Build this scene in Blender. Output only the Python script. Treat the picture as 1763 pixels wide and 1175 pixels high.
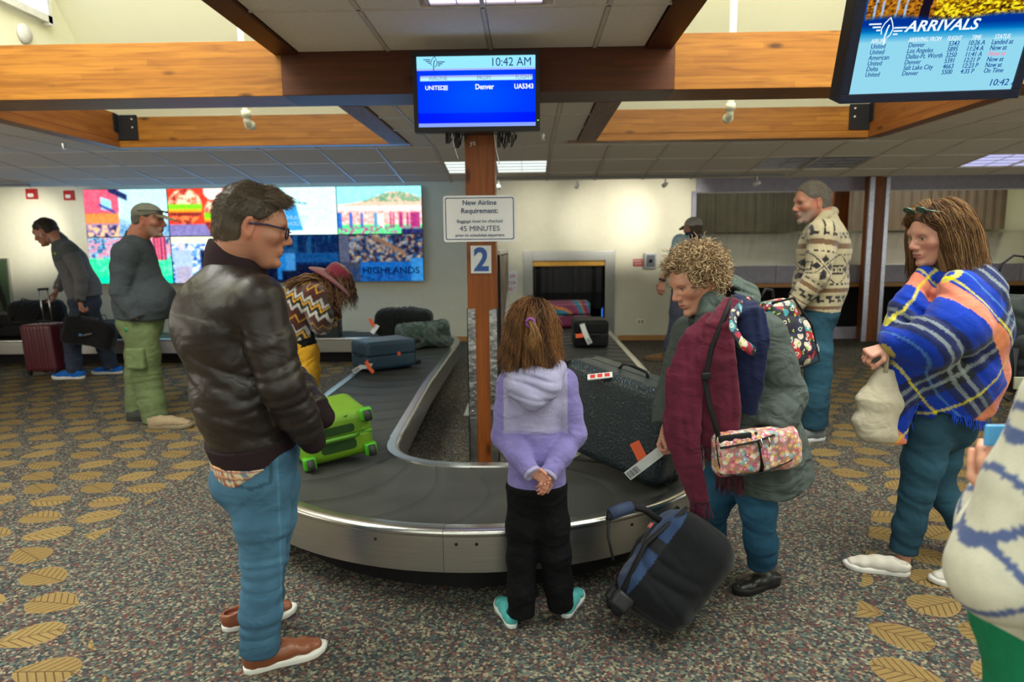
import bpy, bmesh, math, random
import numpy as np
from mathutils import Vector, Matrix, noise as mnoise
from math import sin, cos, pi, radians
for o in list(bpy.data.objects): bpy.data.objects.remove(o)
COL = bpy.context.scene.collection
scn = bpy.context.scene
# ------------------------------------------------------------------ camera
IW, IH, FP = 1763, 1175, 1175.0
CAM = np.array([0.0, 0.0, 1.6]); YAW, PIT, ROL = radians(1.4), radians(-8), radians(.6)
CF = np.array([-sin(YAW)*cos(PIT), cos(YAW)*cos(PIT), sin(PIT)])
_r = np.array([cos(YAW), sin(YAW), 0.0]); _u = np.cross(_r, CF)
CR = _r*cos(ROL)-_u*sin(ROL); CU = _u*cos(ROL)+_r*sin(ROL)
cd = bpy.data.cameras.new('camera'); cam = bpy.data.objects.new('camera', cd); COL.objects.link(cam)
cam.matrix_world = Matrix([[CR[i], CU[i], -CF[i], CAM[i]] for i in range(3)]+[[0, 0, 0, 1]])
cd.sensor_width = 36; cd.lens = 36*FP/IW; cd.clip_start = .05
cd.dof.use_dof = True; cd.dof.focus_distance = 2.9; cd.dof.aperture_fstop = 2.4
scn.camera = cam
# ------------------------------------------------------------------ world, lights, exposure
w = bpy.data.worlds.new('world'); scn.world = w; w.use_nodes = True
w.node_tree.nodes['Background'].inputs[0].default_value = (.75, .88, 1, 1); w.node_tree.nodes['Background'].inputs[1].default_value = 1.0
scn.view_settings.view_transform = 'Standard'; scn.view_settings.look = 'None'
scn.view_settings.gamma = 1; scn.view_settings.use_curve_mapping = False
scn.view_settings.exposure = 0.0
def area(name, loc, size, power, color=(1, 1, 1), rot=(0, 0, 0), size2=None):
    l = bpy.data.lights.new(name, 'AREA'); l.energy = power; l.color = color; l.size = size
    if size2: l.shape = 'RECTANGLE'; l.size_y = size2
    o = bpy.data.objects.new(name, l); COL.objects.link(o); o.location = loc; o.rotation_euler = rot
    return o
area('skylight_daylight', (-2.7, 2.6, 4.8), 2.4, 285, (1, .98, .86), size2=3.2)
area('skylight_daylight', (2.1, 2.6, 4.8), 2.3, 285, (1, .98, .86), size2=3.2)
for (x, y) in ((-3.2, .6), (0, .4), (3.2, .6), (-1.8, -2.2), (1.8, -2.2)):  # unseen overhead lamps added as fill, around and behind the camera
    area('fluorescent_and_fill', (x, y, 2.85), 1.2, 30, (.92, 1, .9), size2=.6)
# fill lamps added along the unseen side and front walls; no windows there
area('side_wall_fill', (-9.3, 3.0, 1.5), 7, 125, (1, .93, .82), (0, -pi/2, 0), size2=2.2); bpy.data.objects['side_wall_fill'].rotation_euler = (pi/2, 0, -pi/2)
area('side_wall_fill', (9.3, 3.0, 1.5), 7, 125, (.95, 1, .92), (pi/2, 0, pi/2), size2=2.2)
area('front_wall_fill', (0, -4.3, 1.3), 9, 85, (.95, 1, .95), (pi/2, 0, 0), size2=1.8)
area('video_wall_glow', (-4.5, 11.12, 1.9), 5.4, 150, (.12, .45, 1), (-(pi/2+1.0), 0, 0), size2=1.2).data.spread = radians(115)
area('fluorescent_and_fill', (-.3, 9.0-.55, 2.40), 1.15, 10, (.93, 1, .9), size2=.5)
# ------------------------------------------------------------------ pixel helpers: a photo pixel at a known depth or height
def ray(x, y): return CF+CR*(x-IW/2)/FP-CU*(y-IH/2)/FP
def PY(x, y, Y): d = ray(x, y); return CAM+d*((Y-CAM[1])/d[1])
def PZ(x, y, Z): d = ray(x, y); return CAM+d*((Z-CAM[2])/d[2])
# ------------------------------------------------------------------ materials
MATS = {}
def nt(name):
    m = bpy.data.materials.new(name); m.use_nodes = True; t = m.node_tree
    return m, t, t.nodes, t.links, t.nodes['Principled BSDF']
def pm(name, col, rough=.6, metal=0, col2=None, vs=12, bump=0, bs=150, sheen=0, coat=0, stretch=None, contrast=.5, attr=False, dist=.002, alpha=None, spec=None, emit=0, fold=0, fs=9, fd=.012):
    if name in MATS: return MATS[name]
    m, t, N, L, b = nt(name)
    b.inputs['Roughness'].default_value = rough; b.inputs['Metallic'].default_value = metal
    if sheen: b.inputs['Sheen Weight'].default_value = sheen
    if coat: b.inputs['Coat Weight'].default_value = coat; b.inputs['Coat Roughness'].default_value = .15
    if spec is None and max(col) < .06 and not metal: spec = .2
    if spec is not None: b.inputs['Specular IOR Level'].default_value = spec
    if alpha is not None: b.inputs['Alpha'].default_value = alpha
    tc = N.new('ShaderNodeTexCoord'); mp = N.new('ShaderNodeMapping'); L.new(tc.outputs['Object'], mp.inputs[0])
    if stretch: mp.inputs['Scale'].default_value = stretch
    nz = N.new('ShaderNodeTexNoise'); nz.inputs['Scale'].default_value = vs; nz.inputs['Detail'].default_value = 4
    L.new(mp.outputs[0], nz.inputs['Vector'])
    mx = N.new('ShaderNodeMix'); mx.data_type = 'RGBA'
    rp = N.new('ShaderNodeMapRange'); rp.inputs[1].default_value = .5-contrast/2; rp.inputs[2].default_value = .5+contrast/2
    L.new(nz.outputs[0], rp.inputs[0]); L.new(rp.outputs[0], mx.inputs[0])
    if attr:
        a = N.new('ShaderNodeAttribute'); a.attribute_name = 'Col'
        mu = N.new('ShaderNodeMix'); mu.data_type = 'RGBA'; mu.blend_type = 'MULTIPLY'; mu.inputs[0].default_value = 1
        mx.inputs[6].default_value = (.82, .82, .82, 1); mx.inputs[7].default_value = (1, 1, 1, 1)
        L.new(a.outputs[0], mu.inputs[6]); L.new(mx.outputs[2], mu.inputs[7]); out = mu.outputs[2]
    else:
        c2 = col2 if col2 else tuple(c*.8 for c in col)
        mx.inputs[6].default_value = (*col, 1); mx.inputs[7].default_value = (*c2, 1); out = mx.outputs[2]
    L.new(out, b.inputs['Base Color'])
    if emit: L.new(out, b.inputs['Emission Color']); b.inputs['Emission Strength'].default_value = emit
    if bump:
        n2 = N.new('ShaderNodeTexNoise'); n2.inputs['Scale'].default_value = bs; n2.inputs['Detail'].default_value = 3
        L.new(mp.outputs[0], n2.inputs['Vector'])
        bp = N.new('ShaderNodeBump'); bp.inputs['Strength'].default_value = bump; bp.inputs['Distance'].default_value = dist
        L.new(n2.outputs[0], bp.inputs['Height']); L.new(bp.outputs[0], b.inputs['Normal'])
    if fold:
        n3 = N.new('ShaderNodeTexNoise'); n3.inputs['Scale'].default_value = fs; n3.inputs['Detail'].default_value = 2.5; n3.inputs['Distortion'].default_value = .9; n3.inputs['Roughness'].default_value = .45
        mp3 = N.new('ShaderNodeMapping'); mp3.inputs['Scale'].default_value = (1, 1, 1.5); mp3.inputs['Rotation'].default_value = (.4, .5, 0); L.new(tc.outputs['Object'], mp3.inputs[0]); L.new(mp3.outputs[0], n3.inputs['Vector'])
        m1 = N.new('ShaderNodeMath'); m1.operation = 'SUBTRACT'; m1.inputs[1].default_value = .5; L.new(n3.outputs[0], m1.inputs[0]); m2 = N.new('ShaderNodeMath'); m2.operation = 'ABSOLUTE'; L.new(m1.outputs[0], m2.inputs[0]); m3 = N.new('ShaderNodeMath'); m3.operation = 'POWER'; m3.inputs[1].default_value = 1.3; L.new(m2.outputs[0], m3.inputs[0])
        b3 = N.new('ShaderNodeBump'); b3.inputs['Strength'].default_value = fold; b3.inputs['Distance'].default_value = fd*4; L.new(n3.outputs[0], b3.inputs['Height'])
        if bump: L.new(b3.outputs[0], bp.inputs['Normal'])
        else: L.new(b3.outputs[0], b.inputs['Normal'])
    MATS[name] = m
    return m
def em(name, col, strength=1, attr=False):
    if name in MATS: return MATS[name]
    m = bpy.data.materials.new(name); m.use_nodes = True; N = m.node_tree.nodes; N.clear(); L = m.node_tree.links
    e = N.new('ShaderNodeEmission'); o = N.new('ShaderNodeOutputMaterial'); e.inputs[0].default_value = (*col, 1); e.inputs[1].default_value = strength
    if attr: a = N.new('ShaderNodeAttribute'); a.attribute_name = 'Col'; L.new(a.outputs[0], e.inputs[0])
    L.new(e.outputs[0], o.inputs[0]); MATS[name] = m
    return m
class X:   # tiny node-math expression builder
    T = None
    def __init__(s, o): s.o = o
    @staticmethod
    def m(op, *a):
        n = X.T.nodes.new('ShaderNodeMath'); n.operation = op
        for i, v in enumerate(a):
            if isinstance(v, X): X.T.links.new(v.o, n.inputs[i])
            else: n.inputs[i].default_value = v
        return X(n.outputs[0])
    def __add__(s, v): return X.m('ADD', s, v)
    def __sub__(s, v): return X.m('SUBTRACT', s, v)
    def __rsub__(s, v): return X.m('SUBTRACT', v, s)
    def __mul__(s, v): return X.m('MULTIPLY', s, v)
    def __truediv__(s, v): return X.m('DIVIDE', s, v)
    __radd__ = __add__; __rmul__ = __mul__
def xf(v): return X.m('FRACT', v)
def xfl(v): return X.m('FLOOR', v)
def xlt(a, b): return X.m('LESS_THAN', a, b)
def xab(v): return X.m('ABSOLUTE', v)
def xmix(t, f, a, b, blend='MIX'):
    n = t.nodes.new('ShaderNodeMix'); n.data_type = 'RGBA'; n.blend_type = blend
    for i, v in ((0, f), (6, a), (7, b)):
        if isinstance(v, X): t.links.new(v.o, n.inputs[i])
        elif isinstance(v, (int, float)): n.inputs[i].default_value = v
        elif isinstance(v, tuple): n.inputs[i].default_value = (*v, 1)
        else: t.links.new(v, n.inputs[i])
    return n.outputs[2]
def wood(name, c1, c2, c3, axis, rough=.45):
    m, t, N, L, b = nt(name); X.T = t
    tc = N.new('ShaderNodeTexCoord'); mp = N.new('ShaderNodeMapping'); L.new(tc.outputs['Object'], mp.inputs[0])
    sc = [14, 14, 14]; sc[axis] = .9; mp.inputs['Scale'].default_value = sc
    n1 = N.new('ShaderNodeTexNoise'); n1.inputs['Scale'].default_value = 3.0; n1.inputs['Detail'].default_value = 8; n1.inputs['Distortion'].default_value = .6; L.new(mp.outputs[0], n1.inputs['Vector'])
    sp = N.new('ShaderNodeSeparateXYZ'); L.new(tc.outputs['Object'], sp.inputs[0])
    o = [X(sp.outputs[i]) for i in range(3)]
    lam = 'X' if axis == 2 else 'Z'; q = o[0] if axis == 2 else o[2]
    row = xfl(q*(1/.042))
    along = o[axis]+row*1.37
    wn = N.new('ShaderNodeTexWhiteNoise'); wn.noise_dimensions = '2D'; cv = N.new('ShaderNodeCombineXYZ'); L.new(row.o, cv.inputs[0]); L.new(xfl(along/1.6).o, cv.inputs[1]); L.new(cv.outputs[0], wn.inputs[0])
    base = xmix(t, X(wn.outputs['Value']), c1, c2)
    r1 = N.new('ShaderNodeMapRange'); r1.inputs[1].default_value = .42; r1.inputs[2].default_value = .72; L.new(n1.outputs[0], r1.inputs[0])
    c = xmix(t, X(r1.outputs[0])*.55, base, c3)
    line = xlt(xf(q*(1/.042)), .05)
    c = xmix(t, line*.35, c, c3)
    vo = N.new('ShaderNodeTexVoronoi'); mp2 = N.new('ShaderNodeMapping'); s2 = [9, 9, 9]; s2[axis] = 3.2; mp2.inputs['Scale'].default_value = s2; L.new(tc.outputs['Object'], mp2.inputs[0]); L.new(mp2.outputs[0], vo.inputs['Vector']); vo.inputs['Scale'].default_value = 1
    wk = N.new('ShaderNodeTexWhiteNoise'); L.new(vo.outputs['Position'], wk.inputs[0])
    k = N.new('ShaderNodeMapRange'); k.inputs[1].default_value = .22; k.inputs[2].default_value = .08; L.new(vo.outputs['Distance'], k.inputs[0])
    c = xmix(t, X(k.outputs[0])*xlt(X(wk.outputs['Value']), .3)*.8, c, tuple(v*.28 for v in c3))
    L.new(c, b.inputs['Base Color']); b.inputs['Roughness'].default_value = rough; b.inputs['Specular IOR Level'].default_value = .25
    bp = N.new('ShaderNodeBump'); bp.inputs['Strength'].default_value = .25; bp.inputs['Distance'].default_value = .002; L.new(n1.outputs[0], bp.inputs['Height']); L.new(bp.outputs[0], b.inputs['Normal'])
    MATS[name] = m
    return m
# ------------------------------------------------------------------ objects
def tag(o, label=None, cat=None, group=None, kind=None):
    if label: o['label'] = label
    if cat: o['category'] = cat
    if group: o['group'] = group
    if kind: o['kind'] = kind
    return o
def empty(name, loc, label, cat, group=None, rz=0):
    o = bpy.data.objects.new(name, None); COL.objects.link(o); o.location = loc; o.rotation_euler.z = rz; o.empty_display_size = .1
    o.matrix_world = Matrix.Translation(Vector(loc)) @ Matrix.Rotation(rz, 4, 'Z')
    return tag(o, label, cat, group)
def mk(name, V, F, mat, parent=None, smooth=False, col=None, mi=None, local=False):
    """one mesh object; V in world coordinates unless local"""
    me = bpy.data.meshes.new(name); V = np.asarray(V, dtype=np.float64)
    if isinstance(F, np.ndarray):
        n, k = F.shape; me.vertices.add(len(V)); me.vertices.foreach_set('co', V.astype(np.float32).ravel())
        me.loops.add(n*k); me.loops.foreach_set('vertex_index', F.astype(np.int32).ravel())
        me.polygons.add(n); me.polygons.foreach_set('loop_start', np.arange(0, n*k, k, dtype=np.int32)); me.polygons.foreach_set('loop_total', np.full(n, k, dtype=np.int32)); me.update(calc_edges=True)
    else:
        me.from_pydata([tuple(v) for v in V], [], [tuple(f) for f in F]); me.update()
    for m in (mat if isinstance(mat, (list, tuple)) else [mat]): me.materials.append(m)
    if mi is not None: me.polygons.foreach_set('material_index', np.asarray(mi, dtype=np.int32))
    if smooth: me.polygons.foreach_set('use_smooth', np.ones(len(me.polygons), dtype=bool))
    if col is not None:
        a = me.color_attributes.new('Col', 'FLOAT_COLOR', 'POINT'); c = np.ones((len(V), 4), dtype=np.float32); c[:, :3] = col; a.data.foreach_set('color', c.ravel())
    o = bpy.data.objects.new(name, me); COL.objects.link(o)
    if parent is not None:
        o.parent = parent
        if not local:
            pmx = parent.matrix_world.inverted() if parent.matrix_world != Matrix() else Matrix()
            me.transform(pmx)
        o.matrix_world = parent.matrix_world.copy(); o.matrix_parent_inverse = Matrix(); o.matrix_local = Matrix()
    return o
class MB:
    def __init__(s): s.V = []; s.F = []; s.mi = []
    def add(s, V, F, mi=0):
        n = len(s.V); s.V += [tuple(v) for v in V]; s.F += [tuple(i+n for i in f) for f in F]; s.mi += [mi]*len(F); return s
    def box(s, a, b, mi=0, bev=0, R=None, seg=2):
        a = np.array(a, float); b = np.array(b, float); c = (a+b)/2; d = np.abs(b-a)/2
        if bev:
            bm = bmesh.new(); bmesh.ops.create_cube(bm, size=2); bmesh.ops.scale(bm, vec=d, verts=bm.verts)
            bmesh.ops.bevel(bm, geom=bm.edges[:]+bm.verts[:], offset=min(bev, min(d)*.98), segments=seg, profile=.6, affect='EDGES')
            bm.verts.index_update(); V = [np.array(v.co) for v in bm.verts]; F = [tuple(v.index for v in f.verts) for f in bm.faces]; bm.free()
        else:
            V = [d*np.array((x, y, z)) for x in (-1, 1) for y in (-1, 1) for z in (-1, 1)]
            F = [(0, 1, 3, 2), (4, 6, 7, 5), (0, 4, 5, 1), (2, 3, 7, 6), (0, 2, 6, 4), (1, 5, 7, 3)]
        if R is not None: V = [R @ v for v in V]
        return s.add([v+c for v in V], F, mi)
    def tube(s, P, r, n=8, mi=0, cap=True, flat=1.0, up=(0, 0, 1)):
        P = [np.array(p, float) for p in P]; R = r if isinstance(r, (list, tuple, np.ndarray)) else [r]*len(P)
        V = []; up = np.array(up, float)
        for i, p in enumerate(P):
            t = P[min(i+1, len(P)-1)]-P[max(i-1, 0)]; t /= (np.linalg.norm(t)+1e-9)
            a = np.cross(t, up)
            if np.linalg.norm(a) < 1e-2: a = np.cross(t, np.array((1., .1, 0)))
            a /= np.linalg.norm(a); b = np.cross(a, t)
            V += [p+R[i]*(cos(2*pi*k/n)*a+flat*sin(2*pi*k/n)*b) for k in range(n)]
        F = [(i*n+k, i*n+(k+1) % n, (i+1)*n+(k+1) % n, (i+1)*n+k) for i in range(len(P)-1) for k in range(n)]
        if cap: F += [tuple(range(n))[::-1], tuple(range((len(P)-1)*n, len(P)*n))]
        return s.add(V, F, mi)
    def prism(s, P2, z0, z1, mi=0, fr=None):
        """polygon P2 (a,b) extruded from z0 to z1; fr maps (a,b,c) to xyz"""
        n = len(P2); f = fr or (lambda a, b, c: (a, b, c))
        V = [f(a, b, z0) for a, b in P2]+[f(a, b, z1) for a, b in P2]
        F = [tuple(range(n))[::-1], tuple(range(n, 2*n))]+[(i, (i+1) % n, n+(i+1) % n, n+i) for i in range(n)]
        return s.add(V, F, mi)
    def lathe(s, prof, c, n=16, mi=0, R=None):
        c = np.array(c, float); V = []
        for r, z in prof:
            for k in range(n):
                v = np.array((r*cos(2*pi*k/n), r*sin(2*pi*k/n), z)); V.append((R @ v if R is not None else v)+c)
        F = [(i*n+k, i*n+(k+1) % n, (i+1)*n+(k+1) % n, (i+1)*n+k) for i in range(len(prof)-1) for k in range(n)]
        F += [tuple(range(n))[::-1], tuple(range((len(prof)-1)*n, len(prof)*n))]
        return s.add(V, F, mi)
    def build(s, name, mat, parent=None, smooth=False, col=None, local=False):
        return mk(name, s.V, s.F, mat, parent, smooth, col, s.mi if isinstance(mat, (list, tuple)) else None, local)
def rotm(rx=0, ry=0, rz=0):
    return np.array(Matrix.Rotation(rz, 3, 'Z') @ Matrix.Rotation(ry, 3, 'Y') @ Matrix.Rotation(rx, 3, 'X'))
def box(name, a, b, mat, parent=None, bev=0, smooth=False, R=None): return MB().box(a, b, bev=bev, R=R).build(name, mat, parent, smooth)
_tc = {}
def text(name, s, size, mat, o, u, v, parent=None, bold=0, align='LEFT', sx=1.0, shear=0, depth=.0008, space=1.0):
    """lettering whose baseline starts at o, running along u with v up (world vectors)"""
    c = bpy.data.curves.new(name, 'FONT'); c.body = s; c.size = size; c.align_x = align; c.extrude = depth; c.offset = bold*size; c.shear = shear; c.resolution_u = 3; c.space_character = space
    t = bpy.data.objects.new('tmp', c); COL.objects.link(t); dg = bpy.context.evaluated_depsgraph_get()
    me = bpy.data.meshes.new_from_object(t.evaluated_get(dg)); bpy.data.objects.remove(t); bpy.data.curves.remove(c)
    n = len(me.vertices); co = np.empty(n*3, np.float32); me.vertices.foreach_get('co', co); co = co.reshape(-1, 3)
    u = np.array(u, float); v = np.array(v, float); w = np.cross(u, v)
    V = np.array(o, float)+co[:, :1]*u*sx+co[:, 1:2]*v+co[:, 2:3]*w
    F = [tuple(p.vertices) for p in me.polygons]; bpy.data.meshes.remove(me)
    return mk(name, V, F, mat, parent)
def picture(name, o, u, v, wd, ht, nx, ny, fn, mat, parent, soft=0):
    """flat picture painted in vertex colours; fn(a,b)->rgb arrays with a,b in 0..1, b up"""
    a, b = np.meshgrid(np.linspace(0, 1, nx+1), np.linspace(0, 1, ny+1)); a = a.ravel(); b = b.ravel()
    V = np.array(o, float)+np.outer(a*wd, u)+np.outer(b*ht, v)
    i = np.arange(nx)[None, :]+np.arange(ny)[:, None]*(nx+1); i = i.ravel(); F = np.stack([i, i+1, i+nx+2, i+nx+1], 1)
    c = np.clip(fn(a, b), 0, 1)
    if soft:
        g = c.reshape(ny+1, nx+1, 3)
        for _ in range(soft):
            q = np.pad(g, ((1, 1), (1, 1), (0, 0)), mode='edge'); g = (q[:-2, 1:-1]+q[2:, 1:-1]+q[1:-1, :-2]+q[1:-1, 2:]+2*q[1:-1, 1:-1])/6
        n_ = vn(a*nx*.45, b*ny*.45, 9)-.5; c = np.clip(g.reshape(-1, 3)*.90+.07+n_[:, None]*.10, 0, 1)
    c = c**2.2
    return mk(name, V, F, mat, parent, col=c)
def vn(x, y, s=0):   # cheap value noise 0..1
    xi = np.floor(x); yi = np.floor(y); fx = x-xi; fy = y-yi; fx = fx*fx*(3-2*fx); fy = fy*fy*(3-2*fy)
    h = lambda i, j: np.modf(np.abs(np.sin(i*127.1+j*311.7+s*74.7)*43758.5453))[0]
    return (h(xi, yi)*(1-fx)+h(xi+1, yi)*fx)*(1-fy)+(h(xi, yi+1)*(1-fx)+h(xi+1, yi+1)*fx)*fy
def fbm(x, y, s=0): return (vn(x, y, s)*.5+vn(x*2.1, y*2.1, s+1)*.3+vn(x*4.3, y*4.3, s+2)*.2)
def setc(c, m, rgb, soft=None):
    rgb = np.array(rgb, float); m = np.asarray(m, float)[:, None]; return c*(1-m)+rgb*m
EX, EY, EZ = np.array((1., 0, 0)), np.array((0, 1., 0)), np.array((0, 0, 1.))
# ================================================================== MATERIALS
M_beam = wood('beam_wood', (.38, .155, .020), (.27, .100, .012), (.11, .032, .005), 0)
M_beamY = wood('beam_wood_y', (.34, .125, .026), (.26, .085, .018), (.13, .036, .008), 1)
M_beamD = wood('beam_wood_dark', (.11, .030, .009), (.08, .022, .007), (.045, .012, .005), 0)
M_post = wood('post_wood', (.27, .078, .015), (.20, .055, .011), (.11, .028, .006), 2, .38)
M_cream = pm('cream_paint', (.86, .85, .66), .85, bump=.08, bs=60, contrast=1.5, col2=(.82, .81, .62))
M_wallp = pm('wall_paint', (.74, .71, .57), .8, bump=.1, bs=80, contrast=1.5, col2=(.62, .59, .465))
M_grid = pm('ceiling_grid_paint', (.66, .58, .48), .5)
M_ss = pm('brushed_stainless', (.56, .56, .54), .3, 1, vs=3, stretch=(1, 1, 60), bump=.15, bs=20, col2=(.46, .46, .44))
M_ss2 = pm('brushed_stainless_rim', (.62, .62, .60), .26, 1, vs=4, bump=.1, bs=200, col2=(.52, .52, .5))
M_belt = pm('black_rubber_plate', (.030, .031, .030), .55, vs=5, bump=.3, bs=300, col2=(.055, .057, .052), contrast=.7)
M_black = pm('black_kick_base', (.012, .011, .012), .6)
M_blackp = pm('black_plastic', (.018, .018, .02), .35)
M_trimw = pm('oak_baseboard', (.50, .24, .07), .5, vs=6, stretch=(1, 1, 20))
M_purple = pm('grey_laminate', (.40, .38, .48), .5)
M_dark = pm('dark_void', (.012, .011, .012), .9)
M_white = pm('white_paint', (.8, .8, .78), .4)
M_red = pm('red_plastic', (.45, .02, .02), .4)
def tile_mat():
    m, t, N, L, b = nt('acoustic_tile'); X.T = t
    tc = N.new('ShaderNodeTexCoord')
    v = N.new('ShaderNodeTexVoronoi'); v.inputs['Scale'].default_value = 90; L.new(tc.outputs['Object'], v.inputs['Vector'])
    n = N.new('ShaderNodeTexNoise'); n.inputs['Scale'].default_value = 30; n.inputs['Detail'].default_value = 5; L.new(tc.outputs['Object'], n.inputs['Vector'])
    hole = xlt(X(v.outputs['Distance']), .22)*X.m('GREATER_THAN', X(n.outputs[0]), .5)
    c = xmix(t, X(n.outputs[0]), (.66, .59, .50), (.80, .72, .61)); c = xmix(t, hole*.65, c, (.2, .18, .16))
    L.new(c, b.inputs['Base Color']); b.inputs['Roughness'].default_value = .95
    bp = N.new('ShaderNodeBump'); bp.inputs['Strength'].default_value = .3; bp.inputs['Distance'].default_value = .003; L.new(n.outputs[0], bp.inputs['Height']); L.new(bp.outputs[0], b.inputs['Normal'])
    return m
M_tile = tile_mat()
def carpet():
    m, t, N, L, b = nt('leaf_pattern_carpet'); X.T = t
    tc = N.new('ShaderNodeTexCoord'); ob = tc.outputs['Object']
    def vor(sc, feat='F1'):
        mp = N.new('ShaderNodeMapping'); L.new(ob, mp.inputs[0]); mp.inputs['Location'].default_value = (sc*.13, sc*.07, 0)
        nz = N.new('ShaderNodeTexNoise'); nz.inputs['Scale'].default_value = sc*.6; L.new(ob, nz.inputs['Vector'])
        v = N.new('ShaderNodeTexVoronoi'); v.inputs['Scale'].default_value = sc; v.feature = feat
        mm = N.new('ShaderNodeMix'); mm.data_type = 'VECTOR'; mm.inputs[0].default_value = .985
        ad = N.new('ShaderNodeVectorMath'); ad.operation = 'MULTIPLY_ADD'; L.new(nz.outputs['Color'], ad.inputs[0]); ad.inputs[1].default_value = (.9/sc,)*3; L.new(mp.outputs[0], ad.inputs[2]); L.new(ad.outputs[0], v.inputs['Vector'])
        w = N.new('ShaderNodeTexWhiteNoise'); L.new(v.outputs['Position'], w.inputs[0]); return X(w.outputs['Value'])
    r = vor(92)
    cr = N.new('ShaderNodeValToRGB'); cr.color_ramp.interpolation = 'CONSTANT'; L.new(r.o, cr.inputs[0])
    pal = [(0, (.022, .027, .03)), (.19, (.055, .085, .078)), (.34, (.12, .16, .13)), (.46, (.22, .20, .125)), (.57, (.12, .042, .038)), (.70, (.18, .08, .065)), (.80, (.04, .055, .07)), (.91, (.36, .32, .22))]
    e = cr.color_ramp.elements
    while len(e) < len(pal): e.new(.5)
    for i, (p, c) in enumerate(pal): e[i].position = p; e[i].color = (*c, 1)
    n2 = N.new('ShaderNodeTexNoise'); n2.inputs['Scale'].default_value = 260; n2.inputs['Detail'].default_value = 3; L.new(ob, n2.inputs['Vector'])
    c = xmix(t, X(n2.outputs[0])*.75, cr.outputs[0], (.05, .047, .043), 'MIX')
    # --- woven leaves: staggered rows, every leaf turned a little
    sp = N.new('ShaderNodeSeparateXYZ'); L.new(ob, sp.inputs[0]); x = X(sp.outputs[0]); y = X(sp.outputs[1])
    PX, PYY = .36, .25
    row = xfl(y/PYY); xo = x/PX+X.m('FRACT', row*.5)+X.m('FRACT', row*.381)*.35
    ci = xfl(xo)
    def wn(a, bb, k):
        cv = N.new('ShaderNodeCombineXYZ'); L.new(a.o, cv.inputs[0]); L.new(bb.o, cv.inputs[1]); cv.inputs[2].default_value = k
        w = N.new('ShaderNodeTexWhiteNoise'); w.noise_dimensions = '3D'; L.new(cv.outputs[0], w.inputs[0]); return X(w.outputs['Value'])
    h1, h2, h3 = wn(ci, row, 1.), wn(ci, row, 2.), wn(ci, row, 3.)
    lx = (X.m('FRACT', xo)-.5)*PX+(h1-.5)*.06; ly = (X.m('FRACT', y/PYY)-.5)*PYY+(h2-.5)*.03
    an = (h3-.5)*1.6+X.m('SIGN', x)*-.12
    sg = X.m('SIGN', h1-.5)
    ca, sa = X.m('COSINE', an), X.m('SINE', an)
    u = (lx*ca+ly*sa)*sg; v = (ly*ca-lx*sa)
    un = u/.125                                     # -1 tip .. 1 stem
    hw = X.m('POWER', X.m('MAXIMUM', 1-un*un, 0.0), .62)*.092*(1+un*.25)
    inside = xlt(xab(v), hw)
    vein = xlt(xab(xf((u*1.0-xab(v)*.75)/.034+h2)-.5), .10)*X.m('GREATER_THAN', hw*.9, xab(v))
    mid = xlt(xab(v), .0028)*xlt(xab(u+.02), .135)
    stem = xlt(xab(v+X.m('MAXIMUM', u-.09, 0.0)*.6), .0035)*xlt(xab(u-.115), .045)
    edge = X.m('MINIMUM', X.m('MAXIMUM', X.m('GREATER_THAN', xab(x+.35), 2.25+0.0), 0.0), 1.0)
    # leaf field keeps clear of the carousel
    xa = X.m('MAXIMUM', xlt(x, X.m('MAXIMUM', (y-2.45)*-.85-1.70, -2.42)), X.m('GREATER_THAN', x, X.m('MINIMUM', 1.25+(y-2.5)*.55, 2.12)))
    xa = xa*xlt(y, 9.4-X.m('GREATER_THAN', x, 0.0)*.6)
    tex = X(n2.outputs[0])
    lc = xmix(t, h3*.6+tex*.4, (.20, .13, .045), (.31, .215, .085)); lc = xmix(t, xlt(tex, .43)*.5, lc, (.17, .11, .035))
    lm = X.m('MINIMUM', inside*xa, 1.0)
    c = xmix(t, lm*.93, c, lc)
    c = xmix(t, X.m('MAXIMUM', vein*inside, X.m('MAXIMUM', mid*inside, stem))*xa*.75, c, (.06, .035, .02))
    L.new(c, b.inputs['Base Color']); b.inputs['Roughness'].default_value = .95; b.inputs['Specular IOR Level'].default_value = .1
    bp = N.new('ShaderNodeBump'); bp.inputs['Strength'].default_value = .6; bp.inputs['Distance'].default_value = .004; L.new(n2.outputs[0], bp.inputs['Height']); L.new(bp.outputs[0], b.inputs['Normal'])
    return m
# ================================================================== SETTING
WY = 11.38                                    # back wall
ZR, ZF = 2.634, 2.906                         # ceiling behind / in front of the cross beam
XL, XR_, YB = -9.5, 9.5, -4.5
S = lambda o: tag(o, kind='structure')
S(box('floor', (XL, YB, -.1), (12.4, WY+3.6, 0), carpet()))
# back wall in pieces round the baggage opening and the counter opening
bw = MB(); OX0, OX1, OZ1 = .08, 1.27, 1.335
CX0, CX1, CZ1 = 2.74, 9.4, 2.415
bw.box((XL, WY, 0), (OX0, WY+.2, 3.3)); bw.box((OX1, WY, 0), (CX0, WY+.2, 3.3)); bw.box((OX0, WY, OZ1), (OX1, WY+.2, 3.3)); bw.box((CX0, WY, CZ1+.31), (CX1, WY+.2, 3.3))
S(bw.build('wall_back', M_wallp))
S(box('wall_left', (XL-.2, YB, 0), (XL, WY+.2, 3.3), M_wallp)); S(box('wall_right', (XR_, YB, 0), (XR_+.2, WY+.2, 3.3), M_wallp)); S(box('wall_front', (XL, YB-.2, 0), (XR_, YB, 3.3), M_wallp))
S(box('trim_1', (CX0, WY-.03, CZ1), (CX1, WY+.2, CZ1+.34), M_purple))
S(box('trim_2', (CX0-.07, WY-.035, .1), (CX0, WY+.2, CZ1+.02), pm('galvanised_trim', (.2, .2, .26), .55, .5)))
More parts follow.
